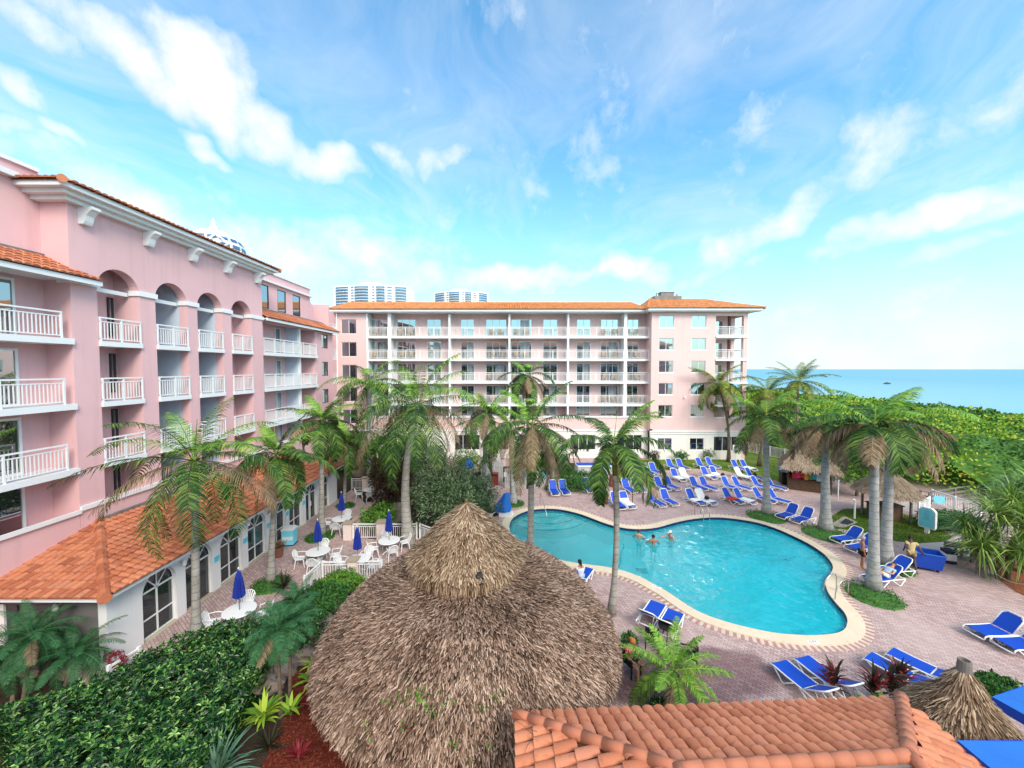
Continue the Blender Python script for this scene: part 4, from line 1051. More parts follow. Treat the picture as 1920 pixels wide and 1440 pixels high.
# blue canopies at the lower right
cc = G(1860,1306,2.35); a1 = Vector((.965,.26,0)); a2 = Vector((.27,-.963,0))
def canopy(name, label, corner, u, v, su, sv, rise, post=True):
    ctr = corner+u*su/2+v*sv/2; T = thing(name, label, 'canopy', (ctr.x,ctr.y,0)); z = corner.z
    P = [corner-ctr, corner-ctr+u*su, corner-ctr+u*su+v*sv, corner-ctr+v*sv]; P = [Vector((p.x,p.y,z)) for p in P]; top = Vector((0,0,z+rise))
    m = MB()
    for i in range(4):
        a,b = P[i],P[(i+1)%4]; n = 8
        for k in range(n):
            s0,s1 = a+(b-a)*k/n, a+(b-a)*(k+1)/n
            sg0,sg1 = -.06*sin(pi*k/n), -.06*sin(pi*(k+1)/n)
            m.add([s0+Vector((0,0,sg0*.3)),s1+Vector((0,0,sg1*.3)),s1*.5+top*.5+Vector((0,0,sg1)),s0*.5+top*.5+Vector((0,0,sg0))],[(0,1,2,3)])
            m.add([s0*.5+top*.5+Vector((0,0,sg0)),s1*.5+top*.5+Vector((0,0,sg1)),top],[(0,1,2)])
    m.build('fabric_top', M['canopy_blue'], T)
    m = MB()
    for i in range(4):
        a,b = P[i],P[(i+1)%4]; m.add([a,b,b-Vector((0,0,.25)),a-Vector((0,0,.25))],[(0,1,2,3)])
    m.build('valance', M['cart_blue'], T)
    m = MB(); m.tube([(0,0,0),(0,0,z+rise+.05)],.04,8); m.build('pole', M['white_paint'], T)
    for i in range(4):
        m = MB(); m.tube([P[i]*.98+Vector((0,0,-.02+z*.02)), top-Vector((0,0,.08))],.015,5); m.build('rib', M['white_paint'], T)
    return T
canopy('patio_umbrella', 'square blue patio umbrella behind the small thatched umbrella', cc, a1, a2, 2.6, 2.6, .22)
c1 = G(1795,1388,3.55); canopy('patio_umbrella', 'square blue patio umbrella in front of the small thatched umbrella', c1+Vector((0,0,0)), Vector((1,0,0)), Vector((0,-1,0)), 3.0, 2.7, .10)
# ================================================================= VEGETATION
def frond(mb, base, azm, el0, L, droop, ll, nl, rnd, hang=.35, w=.035, mi=0, vee=.16, rach=.018, curl=0.0):
    N = 10; pts = [Vector(base)]; dirs = []; a = azm
    for k in range(N):
        t_ = (k+.5)/N; e = el0-droop*t_**1.25; a += curl/N
        d = Vector((cos(a)*cos(e), sin(a)*cos(e), sin(e))); dirs.append(d); pts.append(pts[-1]+d*L/N)
    mb.tube(pts, [rach*(1-.8*k/N) for k in range(N+1)], 4, mi, False)
    for i in range(nl):
        t_ = .10+.90*(i+.5)/nl; k = min(N-1, int(t_*N)); f = t_*N-k
        p = pts[k].lerp(pts[k+1], f); d = dirs[k]
        side = d.cross(Vector((0,0,1)));
        if side.length < .05: side = Vector((-sin(azm),cos(azm),0))
        side.normalize(); up = side.cross(d).normalized()
        prof = (.45+.55*sin(pi*min(1,(t_*1.05))**.8)) if t_ < .85 else (.55*(1-t_)/.15*.7+.25)
        l = ll*prof*rnd.uniform(.85,1.12)
        for sg in (-1,1):
            dr = (side*sg*rnd.uniform(.8,1.0)+d*rnd.uniform(.35,.6)+up*(vee+rnd.uniform(-.12,.12))).normalized()
            h = hang*rnd.uniform(.7,1.3)
            q1 = p+dr*l*.5+Vector((0,0,-h*l*.16)); q2 = p+dr*l*.92+Vector((0,0,-h*l*.62))
            wv = (d-dr*d.dot(dr)).normalized()*w*.5
            mb.add([p-wv*.6,p+wv*.6,q1+wv,q1-wv,q2+wv*.12,q2-wv*.12],[(0,1,2,3),(3,2,4,5)],mi)
def palm(label, base, crown, r0, r1, L, seed, nf=23, ndead=4, trunk='trunk_grey', green='palm_green', bulge=.15, shaft=True, bend=.0, name='palm_tree', ll=.74, nl=62, group='palms round the pool deck', wind=None, hang=.8, droop=(1.3,2.2), w=.054, coconut=False):
    rnd = random.Random(seed); base = Vector(base); crown = Vector(crown)
    T = thing(name, label, 'palm tree', base, 0, group); top = crown-base
    P = []; Rr = []
    for k in range(13):
        t_ = k/12; off = bend*sin(pi*t_)*top.length*.1
        P.append(top*t_+Vector((off,0,0))); Rr.append((r0+(r1-r0)*t_)*(1+bulge*math.exp(-((t_-.22)/.2)**2))*(1+.95*math.exp(-(t_/.10)**2)))
    P[0].z -= .05
    sh = .82 if shaft else 1.0
    kk = 10 if shaft else 12
    m = MB(); m.tube(P[:kk+1], Rr[:kk+1], 14); m.build('trunk', M[trunk], T, smooth=True)
    if shaft:
        m = MB(); m.tube([P[kk]-Vector((0,0,.02)),P[11],P[12]+Vector((0,0,.25))], [Rr[kk]*.98,Rr[11]*.9,Rr[12]*.5], 12); m.build('crownshaft', M['crownshaft' if green != 'palm_dead' else 'crownshaft_dry'], T, smooth=True)
    c = top+Vector((0,0,.12)); m = MB(); ga = 2.399963
    for i in range(nf):
        u = (i+.5)/nf; a = i*ga+rnd.uniform(-.25,.25); e = rad(76)-rad(112)*u**.85+rnd.uniform(-.12,.12)
        if wind is not None:
            a += .35*sin(wind-a)
        frond(m, c+Vector((cos(a),sin(a),0))*.08, a, e, L*rnd.uniform(.85,1.1)*(.8 if u<.12 else 1), rnd.uniform(*droop)*(.55+.45*u), ll, nl, rnd, hang, w, 1 if (u < .28 and rnd.random()<.8) else 0, curl=rnd.uniform(-.25,.25))
    m.tube([c, c+Vector((rnd.uniform(-.15,.15),0,L*.42))], [.03,.008], 5, 1)
    m.build('crown', [M[green], M['palm_fresh' if green=='palm_green' else green]], T)
    if ndead:
        m = MB()
        for i in range(ndead):
            a = rnd.uniform(0,2*pi) if wind is None else wind+rnd.gauss(0,.9); e = rnd.uniform(-.7,.1)
            frond(m, c+Vector((cos(a),sin(a),-.4))*.15, a, e, L*rnd.uniform(.75,1.0), rnd.uniform(.7,1.6), ll*.85, int(nl*.9), rnd, 1.1, w*.7, 0, .0, curl=rnd.uniform(-.4,.4))
        m.build('dead_frond', M['palm_dead'], T)
    if coconut:
        m = MB()
        for i in range(7):
            a = 2*pi*i/7; m.ell(c+Vector((cos(a)*.22,sin(a)*.22,-.28)), .1,.1,.13,8,6)
        m.build('coconuts', M['bush_green'], T)
    return T
def pp(label, bpx, cpx, w0, w1, Lpx, seed, **k):
    """palm from photo measurements: foot, crown centre, trunk widths and frond length in pixels"""
    b = G(*bpx); c = D(cpx[0], cpx[1], b.y+k.pop('dy',0)); s = b.y/F
    return palm(label, b, c, w0*s*.20, w1*s*.30, Lpx*s*1.12, seed, **k)
pp('tall palm nearest the arcade with a full green crown and grey trunk', (368,1205),(365,868),30,22,165,1,nf=20,ndead=5,bulge=.1,nl=46,ll=.66,w=.04)
pp('slim palm between the near arcade windows and the closed umbrellas', (507,1092),(517,855),26,12,112,2,nf=15,ndead=2,bulge=.2,ll=.55)
pp('slim palm by the arcade door, third along the restaurant', (603,1003),(603,792),24,12,78,3,nf=15,ndead=2,bulge=.15,ll=.6)
pp('short slim palm at the far end of the arcade roof', (645,948),(650,828),13,9,66,4,nf=12,ndead=3,ll=.55)
pp('tall drooping palm in front of the corner between the two hotel wings', (692,897),(692,722),16,15,82,5,nf=17,ndead=1,trunk='trunk_pale',bulge=.1,ll=.8,droop=(1.6,2.5),hang=1.0,shaft=False)
pp('big bushy palm with a leaning swollen trunk behind the tiki hut', (766,1020),(782,762),38,18,150,6,nf=23,ndead=3,trunk='trunk_grey',bulge=.25,ll=.85,nl=52,droop=(1.5,2.5),hang=1.1,bend=-.5,w=.05,shaft=False)
pp('small palm with thin crown left of the white fence by the pool', (905,940),(912,775),17,12,82,7,nf=13,ndead=5,trunk='trunk_pale',ll=.55)
pp('pale trunked palm with a ring of shrubs by the pool corner', (962,946),(957,806),22,13,92,8,nf=13,ndead=6,trunk='trunk_pale',bulge=.25,ll=.6)
pp('tall thin palm with a high ragged brown crown above the others', (992,915),(988,706),16,9,60,9,nf=13,ndead=9,trunk='trunk_brown',ll=.5,shaft=False)
pp('palm with half brown crown rising at the shallow end of the pool', (994,1042),(998,800),27,19,128,10,nf=17,ndead=8,bulge=.12,ll=.6)
pp('palm with thin wind blown crown beside the hut and the pool', (1146,1152),(1150,838),24,19,122,12,nf=15,ndead=5,bulge=.05,ll=.58,wind=-.4,bend=.25)
pp('leaning coconut palm in front of the right end of the back wing', (1366,866),(1348,722),11,7,62,13,nf=20,ndead=3,trunk='trunk_brown',green='coconut_green',shaft=False,ll=.75,bend=.5,coconut=True,hang=.9,group='coconut palms')
pp('coconut palm on the lawn between hotel corner and white fence', (1423,874),(1440,738),11,7,58,14,nf=20,ndead=5,trunk='trunk_brown',green='coconut_green',shaft=False,ll=.8,coconut=True,hang=.8,group='coconut palms')
pp('coconut palm farthest back, its crown against the sea', (1492,868),(1497,716),10,7,66,15,nf=20,ndead=3,trunk='trunk_brown',green='coconut_green',shaft=False,ll=.85,hang=.6,dy=6,group='coconut palms',droop=(.8,1.5))
pp('royal palm with yellow green shaft left of the pair of blue loungers', (1437,965),(1437,782),24,15,82,16,nf=15,ndead=7,trunk='trunk_pale',bulge=.2)
pp('royal palm with pale thick trunk in front of the towel hut', (1548,995),(1547,800),34,19,80,17,nf=12,ndead=12,trunk='trunk_pale',bulge=.2)
pp('nearer trunk of the twin royal palms beside the sunbather', (1638,1108),(1640,800),36,22,100,18,nf=12,ndead=12,trunk='trunk_pale',bulge=.2,wind=2.6)
pp('farther trunk of the twin royal palms, with brown fronds to its right', (1659,1060),(1672,792),38,21,104,19,nf=10,ndead=17,trunk='trunk_pale',bulge=.2,wind=.0)
palm('stout young date palm growing by the tiled roof, bright green', G(1266,1332), D(1262,1262,11.6), .2,.16,1.75,21,nf=20,ndead=4,trunk='trunk_brown',green='palm_fresh',shaft=False,ll=.30,nl=44,group=None,droop=(.9,1.9),hang=.5,w=.03,bulge=.3)
def pygmy(label, b, c, L, seed, nf=26):
    return palm(label, b, c, .055, .05, L, seed, nf=nf, ndead=2, trunk='trunk_brown', green='date_green', shaft=False, ll=.24, nl=58, group='pygmy date palms in the garden bed', droop=(1.2,2.1), hang=.5, w=.014, bulge=0)
pygmy('pygmy date palm leaning in front of the grey restaurant end wall', G(108,1325), D(140,1228,12.2)+Vector((0,0,0)), 1.3, 31)
pygmy('pygmy date palm at the left edge with a dense dark crown', G(22,1330), D(30,1225,12.0), 1.5, 32, 34)
pygmy('second stem of the dense pygmy date palm at the left edge', G(40,1335), D(62,1195,11.9), 1.35, 33, 30)
pygmy('taller thin pygmy date palm between hedge and tiki hut', G(527,1345), D(520,1185,11.3), 1.0, 34)
pygmy('shorter thin pygmy date palm close to the tiki hut', G(543,1330), D(545,1172,11.7), 1.0, 35)
pygmy('feathery pygmy date palm beside the dark spiky plants', G(556,1190), D(552,1132,15.2), 1.05, 36, 26)

def leaf(mb, p, d, n, l, w, mi=0, bend=.15):
    s_ = d.cross(n)
    if s_.length < 1e-3: s_ = d.cross(Vector((1,0,.1)))
    s_ = s_.normalized()*w*.5; q = p+d*l*.5; e = p+d*l-n*l*bend
    mb.add([p, q+s_, e, q-s_], [(0,1,2,3)], mi)
def rvec(r):
    while 1:
        v = Vector((r.uniform(-1,1),r.uniform(-1,1),r.uniform(-1,1)))
        if .05 < v.length < 1: return v.normalized()
def bush_geo(mb, c, rx, ry, rz, n, l, w, r, mi=0, lump=.25, upb=.4, low=-.5):
    c = Vector(c); off = Vector((r.uniform(0,50),r.uniform(0,50),r.uniform(0,50)))
    for _ in range(n):
        d = rvec(r)
        if d.z < low: d.z = -d.z*.5; d.normalize()
        k = 1+lump*2*(mnoise.noise(d*2.2+off))+lump*.8*mnoise.noise(d*5+off)
        k *= r.uniform(.72,1.02)
        p = c+Vector((d.x*rx,d.y*ry,d.z*rz))*k
        dd = (d*.6+rvec(r)*.8+Vector((0,0,upb*r.uniform(-.6,1)))).normalized()
        leaf(mb, p, dd, (d+rvec(r)*.4+Vector((0,0,.5))).normalized(), l*r.uniform(.6,1.3), w*r.uniform(.7,1.2), mi)
def shrub(name, label, c, rx, ry, rz, n, l, w, mat, seed, cat='shrub', group=None, stems=True, lump=.25, core=True):
    r = random.Random(seed); T = thing(name, label, cat, (c[0],c[1],0), 0, group); m = MB()
    zc = c[2] if len(c) > 2 else rz*.55
    bush_geo(m, (0,0,zc), rx, ry, rz, n if lump < .35 else int(n*1.5), l, w, r, 0, lump)
    if lump >= .35: bush_geo(m, (0,0,zc), rx*.6, ry*.6, rz*.65, n//2, l*1.3, w*1.6, r, 0, lump)
    if core and lump < .35: m.ell((0,0,zc), rx*.5, ry*.5, rz*.5, 12, 8)
    m.build('foliage', M[mat], T)
    if stems:
        m = MB()
        for k in range(5):
            a = 2*pi*k/5; m.tube([(0,0,0),(cos(a)*rx*.25,sin(a)*ry*.25,zc*.6),(cos(a)*rx*.5,sin(a)*ry*.5,zc)], [.04*max(.4,rz*.5),.03*max(.4,rz*.5),.01], 5)
        m.build('stem', M['wood_brown'], T)
    return T
def gp(x, y): q = G(x, y); return (q.x, q.y)
def shr(name, label, fx, fy, rpx, toppx, mat, seed, n, l, w, cat='shrub', group=None, ryk=1.0, **k):
    b = G(fx, fy); s = b.y/F; R_ = rpx*s; z = D(fx, toppx, b.y).z
    return shrub(name, label, (b.x,b.y,z*.52), R_, R_*ryk, z*.5, n, l, w, mat, seed, cat, group, **k)
# garden round the terrace and behind the hut
shr('oleander', 'large loose grey green oleander behind the peak of the tiki hut', 845,995,62,872,'olive_green',1,5200,.24,.055, lump=.4)
shr('oleander', 'lower grey green oleander reaching towards the covered pool lift', 893,985,38,900,'olive_green',2,2400,.22,.055, lump=.4)
shr('croton', 'tall dark bronze croton beside the stepped terrace wall', 738,962,38,862,'croton_dark',3,2600,.26,.09)
shr('croton', 'second dark bronze croton nearer the far terrace railing', 722,930,30,855,'croton_dark',4,1600,.26,.09)
shr('shrub', 'rounded bright broadleaf shrub by the stepped terrace wall', 712,992,30,948,'bright_green',5,900,.24,.12)
shr('shrub', 'dark leafy shrub beyond the far terrace railing', 735,900,50,808,'seagrape_dark',6,2600,.3,.12)
shr('shrub', 'low round green shrub behind the far terrace railing', 715,896,24,876,'bush_green',7,800,.22,.1)
shr('shrub', 'dark shrub in the shade at the end of the arcade', 655,893,34,815,'seagrape_dark',8,1800,.3,.12)
shr('shrub', 'dark shrub filling the corner past the arcade end wall', 622,884,44,800,'seagrape_dark',31,2200,.3,.12)
shr('shrub', 'leafy dark shrub between boulder and far railing', 690,878,40,806,'bush_green',32,2200,.28,.11)
shr('shrub', 'dull green thicket behind the swollen palm trunk', 790,930,50,820,'olive_green',9,3000,.26,.07, lump=.4)
shr('shrub', 'clipped bright green round shrub against the back wing', 876,892,30,845,'bright_green',10,1600,.2,.1)
shr('shrub', 'leafy green bush growing along the fence by the kiosk', 1015,890,28,850,'bright_green',11,1200,.25,.1)
shr('shrub', 'wide strap leaved bush between the bin and the loungers', 1080,914,40,889,'bush_green',12,2200,.45,.06)
shr('shrub', 'tall bush behind the stacked white loungers', 1040,874,20,846,'bush_green',13,900,.26,.1)
shr('shrub', 'small yellow bush beside the right red bin', 1163,906,9,886,'lime_green',14,360,.14,.07)
shr('shrub', 'dark green ball shrub against the cream ground floor', 1278,866,12,846,'bush_green',15,600,.18,.08)
shr('shrub', 'sparse grey green shrub against the cream ground floor', 1329,864,11,843,'olive_green',16,380,.2,.07)
shr('shrub', 'small dark shrub against the cream wall behind palm fronds', 1226,868,10,845,'croton_dark',17,420,.18,.08)
shr('shrub', 'leafy ixora bush hanging over the terrace rail', 640,1112,42,1076,'bright_green',18,3000,.13,.06, ryk=.7)
shr('shrub', 'dense dark green bush at the foot of the terrace', 606,1152,50,1100,'bush_green',19,3400,.14,.055, ryk=.8)
shr('shrub', 'dark leafy shrub joining hedge and terrace foot', 560,1215,45,1150,'hedge_green',20,2200,.14,.06)
shr('shrub', 'small yellow green shrub squeezed against the hut thatch', 690,1120,20,1095,'lime_green',21,500,.13,.06)
# round tree by the towel hut
def tree(label, b, zc, R_, Rz, mat, n, l, w, seed, name='tree', group=None):
    r = random.Random(seed); T = thing(name, label, 'tree', (b[0],b[1],0), 0, group)
    m = MB(); m.tube([(0,0,0),(.05,0,zc*.5),(-.05,.05,zc*.9)], [.12,.09,.06], 8)
    for k in range(6):
        a = 2*pi*k/6; m.tube([(0,0,zc*.5),(cos(a)*R_*.4,sin(a)*R_*.4,zc*.9),(cos(a)*R_*.75,sin(a)*R_*.75,zc*1.1)], [.06,.04,.015], 6)
    m.build('trunk', M['trunk_brown'], T); m = MB()
    for k in range(9):
        d = rvec(r); bush_geo(m, Vector((d.x*R_*.5,d.y*R_*.5,zc+d.z*Rz*.5)), R_*.55, R_*.55, Rz*.5, n//9, l, w, r, 0, .3)
    m.build('crown', M[mat], T); return T
b = G(1606,930); tree('small round bright green tree between towel hut and thatch shelter', (b.x,b.y), 2.1, 2.2, 1.5, 'bright_green', 4500, .2, .09, 41)
# hedge in the lower left, whorled leaves
def rosette(mb, p, n_, r, l, w, k=7, mi=0):
    n_ = n_.normalized(); a = n_.orthogonal().normalized(); b_ = n_.cross(a); ph = r.uniform(0,6)
    for i in range(k):
        t_ = ph+2*pi*i/k; d = (a*cos(t_)+b_*sin(t_))+n_*r.uniform(.15,.55)
        leaf(mb, p, d.normalized(), n_, l*r.uniform(.8,1.2), w, mi, .25)
r = random.Random(77)
HP = px([(10,1440),(0,1395),(120,1345),(200,1325),(300,1262),(385,1222),(440,1208),(500,1222),(505,1300),(470,1345),(420,1440),(300,1560),(60,1600)])
hx = [p[0] for p in HP]; hy = [p[1] for p in HP]
HG = thing('hedge', 'dense dark green hedge with whorled leaves filling the lower left corner', 'hedge', (sum(hx)/len(hx), sum(hy)/len(hy), 0))
L0 = rootloc(HG); m = MB(); cnt = 0
def hz_(x, y): return 1.05+.35*mnoise.noise(Vector((x*.5,y*.5,3)))+.28*mnoise.noise(Vector((x*1.3,y*1.3,8)))+.12*mnoise.noise(Vector((x*3,y*3,1)))
while cnt < 2700:
    x = r.uniform(min(hx),max(hx)); y = r.uniform(min(hy),max(hy))
    if not in_poly(x, y, HP): continue
    z = hz_(x,y)-abs(r.gauss(0,.22)); e = .15
    nn = Vector((hz_(x-e,y)-hz_(x+e,y), hz_(x,y-e)-hz_(x,y+e), 2*e))+rvec(r)*.18
    rosette(m, Vector((x,y,z))-L0, nn, r, r.uniform(.12,.19), .058, r.choice((6,7,8))); cnt += 1
# sides of the hedge
for i in range(len(HP)):
    a, b_ = Vector(HP[i]), Vector(HP[(i+1)%len(HP)]); L_ = (b_-a).length; nrm = Vector(((b_-a).y, -(b_-a).x)).normalized()
    for _ in range(int(L_*42)):
        q = a.lerp(b_, r.random()); z = r.uniform(.1, 1.0)
        rosette(m, Vector((q.x,q.y,z))-L0+Vector((r.gauss(0,.08),r.gauss(0,.08),0)), Vector((nrm.x,nrm.y,.6))+rvec(r)*.3, r, .135, .05, 7)
hv, hf = fill(HP, .12); m.add([Vector(v)-L0 for v in hv], hf)
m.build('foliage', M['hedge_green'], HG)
m = MB()
for _ in range(60):
    while 1:
        x = r.uniform(min(hx),max(hx)); y = r.uniform(min(hy),max(hy))
        if in_poly(x,y,HP): break
    m.tube([Vector((x,y,0))-L0, Vector((x+r.gauss(0,.1),y+r.gauss(0,.1),.9))-L0], [.02,.01], 5)
o = m.build('stems', M['wood_brown'], HG); o['kind'] = 'stuff'
# strap and spike plants
def spiky(name, label, c, n, l, w, mat, seed, el=(.2,1.3), stem=0, cat='plant', group=None, bend=.3, mat2=None):
    r = random.Random(seed); T = thing(name, label, cat, (c[0],c[1],0), 0, group); m = MB()
    for i in range(n):
        a = r.uniform(0,2*pi); e = r.uniform(*el); L_ = l*r.uniform(.7,1.15); z0 = stem*r.uniform(.35,1) if stem else 0.02
        d = Vector((cos(a)*cos(e),sin(a)*cos(e),sin(e))); s_ = Vector((-sin(a),cos(a),0))*w*.5; p = Vector((cos(a)*.03,sin(a)*.03,z0)); N = 4; prev = None; mi = 1 if (mat2 and r.random() < .35) else 0
        vs = []; q = p
        for k in range(N+1):
            t_ = k/N; ww = (1.0 if k == 1 else .85 if k == 2 else .5 if k in (0,3) else .05)
            if k: q = q+(d+Vector((0,0,-bend*1.6*t_*t_))).normalized()*L_/N
            vs += [q-s_*ww, q+s_*ww]
        m.add(vs, [(2*k,2*k+1,2*k+3,2*k+2) for k in range(N)], mi)
    m.build('leaves', [M[mat], M[mat2 or mat]], T)
    if stem:
        m = MB(); m.tube([(0,0,0),(0,0,stem)], .02, 6); m.build('stem', M['wood_brown'], T)
    return T
spiky('agave', 'large grey green strap leaved plant at the bottom edge beside the red mulch', gp(405,1455), 95, 1.05, .085, 'agave', 51, (.25,1.45), bend=.35)
spiky('agave', 'dark grassy strap plant beside the red mulch bed', gp(505,1400), 70, .6, .03, 'dark_spiky', 52, (.2,1.3), bend=.4)
spiky('cordyline', 'dark spiky cordyline beside the near patio table', gp(457,1208), 60, .75, .06, 'dark_spiky', 53, (.1,1.4), stem=.5)
spiky('cordyline', 'dark spiky cordyline in the ring bed of the slim palm', gp(532,1110), 46, .75, .06, 'dark_spiky', 54, (.1,1.4), stem=.4)
spiky('cordyline', 'dark reddish cordyline leaning over the stepped wall', gp(705,972), 40, .9, .07, 'croton_dark', 55, (.1,1.3), stem=.7)
for i, (x, y, n, l) in enumerate(((495,1362,46,.62),(545,1352,20,.45),(590,1268,30,.5),(580,1290,24,.45))):
    spiky('ginger_plant', ('broad lime leaved ginger plant at the foot of the thin date palms','small lime leaved ginger plant right of the thin date palms','lime leaved ginger plant touching the hut thatch, upper one','lime leaved ginger plant touching the hut thatch, lower one')[i], gp(x,y), n, l, .11, 'lime_green', 60+i, (.1,1.2), stem=.45, mat2='bright_green', bend=.4)
for i, (x, y, lb) in enumerate(((558,1335,'red leaved cordyline in the red mulch near the hut edge'),(560,1430,'dark red cordyline at the bottom edge by the hut'))):
    spiky('cordyline', lb, gp(x,y), 26, .38, .06, 'red_leaf', 70+i, (.2,1.4), stem=.3)
for i, (x, y, lb) in enumerate(((1563,1312,'red cordyline in front of the bottom pair of loungers'),(1638,1325,'red cordyline left of the two beside the lime bush'),(1668,1322,'red cordyline in the middle of the row by the tiled roof'),(1684,1304,'red cordyline next to the small thatched umbrella'))):
    spiky('cordyline', lb, gp(x,y), 60, .5, .085, 'dark_spiky', 80+i, (.3,1.45), stem=.95, mat2='red_leaf')
shr('shrub', 'lime green low shrub along the tiled roof edge', 1625,1345,22,1318,'lime_green',22,700,.09,.05)
spiky('shrub', 'upright bright green plant between the red cordylines', gp(1655,1345), 60, .3, .06, 'bright_green', 86, (.2,1.4), stem=.55)
shr('shrub', 'dark green shrub behind the small thatched umbrella', 1862,1305,42,1270,'bush_green',23,2600,.12,.05, ryk=.6)
shr('shrub', 'dark shrub peeping over the tiled roof under the date palm', 1240,1340,20,1318,'hedge_green',24,700,.1,.05)
shr('shrub', 'dark green pot plant at the right rim of the hut', 1180,1222,14,1190,'bush_green',25,500,.13,.06)
# pandanus by the boardwalk at the right edge
for i, (x, y, cx, cy, R_) in enumerate(((1880,1085,1882,998,96),(1928,1075,1940,955,90))):
    b = G(x,y); s = b.y/F; c = D(cx,cy,b.y); r = random.Random(90+i)
    T = thing('screw_pine', ('bushy screw pine with strappy leaves over the grey handrail','taller screw pine cut by the right edge of the picture'  )[i], 'plant', b, 0, 'screw pines by the boardwalk')
    m = MB()
    for k in range(4):
        a = 2*pi*k/4+i; m.tube([(cos(a)*.25,sin(a)*.25,0),(cos(a)*.2,sin(a)*.2,(c.z)*.5),(cos(a)*.5+c.x-b.x,sin(a)*.5,c.z-.2)], [.10,.09,.06], 7)
    m.build('trunk', M['trunk_brown'], T); m = MB()
    for k in range(20):
        d = rvec(r); cc_ = Vector((c.x-b.x,0,c.z))+Vector((d.x,d.y*.8,d.z*.75))*R_*s*.62
        for q in range(75):
            e = rvec(r); e.z = e.z*.8+.35; e.normalize(); L_ = R_*s*.60*r.uniform(.6,1.1); sd = e.cross(Vector((0,0,1)))
            if sd.length < .05: continue
            sd = sd.normalized()*.028; md = cc_+e*L_*.55; tp = md+(e+Vector((0,0,-.7))).normalized()*L_*.5
            m.add([cc_-sd*.5,cc_+sd*.5,md+sd,md-sd,tp+sd*.1,tp-sd*.1],[(0,1,2,3),(3,2,4,5)])
    m.build('crown', M['pandanus'], T)
shr('shrub', 'low green shrub along the path behind the blue sign', 1764,992,36,960,'bush_green',26,2200,.18,.08, ryk=.8)
shr('shrub', 'second low shrub under the white ramp railing', 1802,994,28,964,'bush_green',27,1500,.2,.09)
# low beds at the feet of palms
BEDS = [(1437,970,34,'low clipped bed at the foot of the royal palm by the pool'),(1550,1002,42,'low clipped bed at the foot of the palm by the lounger pair'),(1637,1118,46,'low clipped bed round the nearer twin palm'),(1672,1066,34,'low clipped bed round the farther twin palm'),(600,1008,27,'low bed round the palm by the arcade door'),(965,946,18,'low bed round the pale palm at the pool corner'),(1038,917,17,'low bed round the short trunk near the fence'),(507,1098,34,'low bed round the slim palm by the patio tables'),(648,950,17,'low bed round the palm at the end of the arcade')]
for i, (x, y, rp, lb) in enumerate(BEDS):
    b = G(x,y); s = b.y/F; T = thing('shrub_bed', lb, 'flower bed', b, 0, 'low shrub beds round palm trunks'); r = random.Random(200+i); m = MB(); R_ = rp*s
    for _ in range(int(900)):
        a = r.uniform(0,2*pi); q = R_*math.sqrt(r.random()); p = Vector((cos(a)*q,sin(a)*q,r.uniform(.05,.26)*(1.1-q/R_*.5))); d = (rvec(r)+Vector((0,0,.7))).normalized(); leaf(m, p, d, Vector((0,0,1)), r.uniform(.07,.16), .05)
    m.ell((0,0,.0), R_*.95, R_*.95, .14, 16, 6); m.build('foliage', M['bush_green'], T)
b = G(1038,912); palm('short stubby trunk palm inside the small ring bed near the fence', b, D(1032,850,b.y), .22,.15,1.6,23,nf=10,ndead=9,trunk='trunk_grey',ll=.4,shaft=False)

# ---------------------------------------------------------------- lawns, beds, mulch
lawnm, t = new('lawn_turf'); co = t.objco()
c = t.mix(t.math('MULTIPLY', t.math('SUBTRACT', t.noise(.8,6,co), .38, True), 3, True), (0.085,0.165,0.022), (0.18,0.23,0.045))
c = t.mix(t.math('MULTIPLY', t.math('SUBTRACT', t.noise(.35,4,co), .55, True), 3.0, True), c, (0.22,0.19,0.07)); t.out(bsdf(t, c, .95, .1, 0, t.noise(60,3,co), .8, .03))
soilm, t = new('garden_soil'); co = t.objco()
c = t.mix(t.noise(1.2,5,co), (0.025,0.02,0.015), (0.08,0.055,0.04)); t.out(bsdf(t, c, .95, .1, 0, t.noise(14,4,co), .9, .04))
mulm, t = new('mulch_floor'); co = t.objco(); c = t.mix(t.noise(20,4,co), (0.05,0.008,0.006), (0.22,0.05,0.03)); t.out(bsdf(t, c, .95, .1, 0, t.noise(40,3,co), .9, .03))
mulo, t = new('mulch_floor_orange'); co = t.objco(); c = t.mix(t.noise(12,5,co), (0.16,0.05,0.025), (0.42,0.17,0.09)); t.out(bsdf(t, c, .95, .1, 0, t.noise(40,3,co), .9, .03))
LW1 = px([(1165,912),(1178,905),(1205,893),(1245,882),(1300,879),(1345,880),(1385,889),(1430,896),(1475,905),(1505,905),(1520,868),(1470,845),(1400,838),(1396,853),(1200,862),(1150,880)])
LW2 = px([(1556,990),(1560,968),(1580,955),(1640,952),(1700,965),(1745,985),(1778,1000),(1785,1009),(1770,1016),(1720,1019),(1680,1015),(1640,1004),(1600,995)])
LW3 = px([(870,900),(905,880),(1000,868),(1110,868),(1140,880),(1090,888),(1000,892),(960,905)])
GB = px([(-300,1262),(-100,1262),(90,1272),(205,1292),(300,1235),(372,1207),(430,1200),(470,1190),(520,1130),(580,1098),(640,1092),(720,1090),(735,1075),(900,1060),(760,1250),(720,1440),(680,1700),(0,1700),(-300,1400)])
MU = px([(545,1262),(600,1240),(650,1400),(800,1520),(640,1600),(470,1600),(490,1440),(520,1380),(540,1330)])
MO = px([(1845,1052),(1870,1085),(1905,1110),(1960,1135),(2050,1120),(2050,1040),(1900,1035)])
GB2 = px([(690,1010),(770,1012),(830,1000),(900,985),(935,965),(905,935),(880,900),(780,890),(640,897),(700,960)])
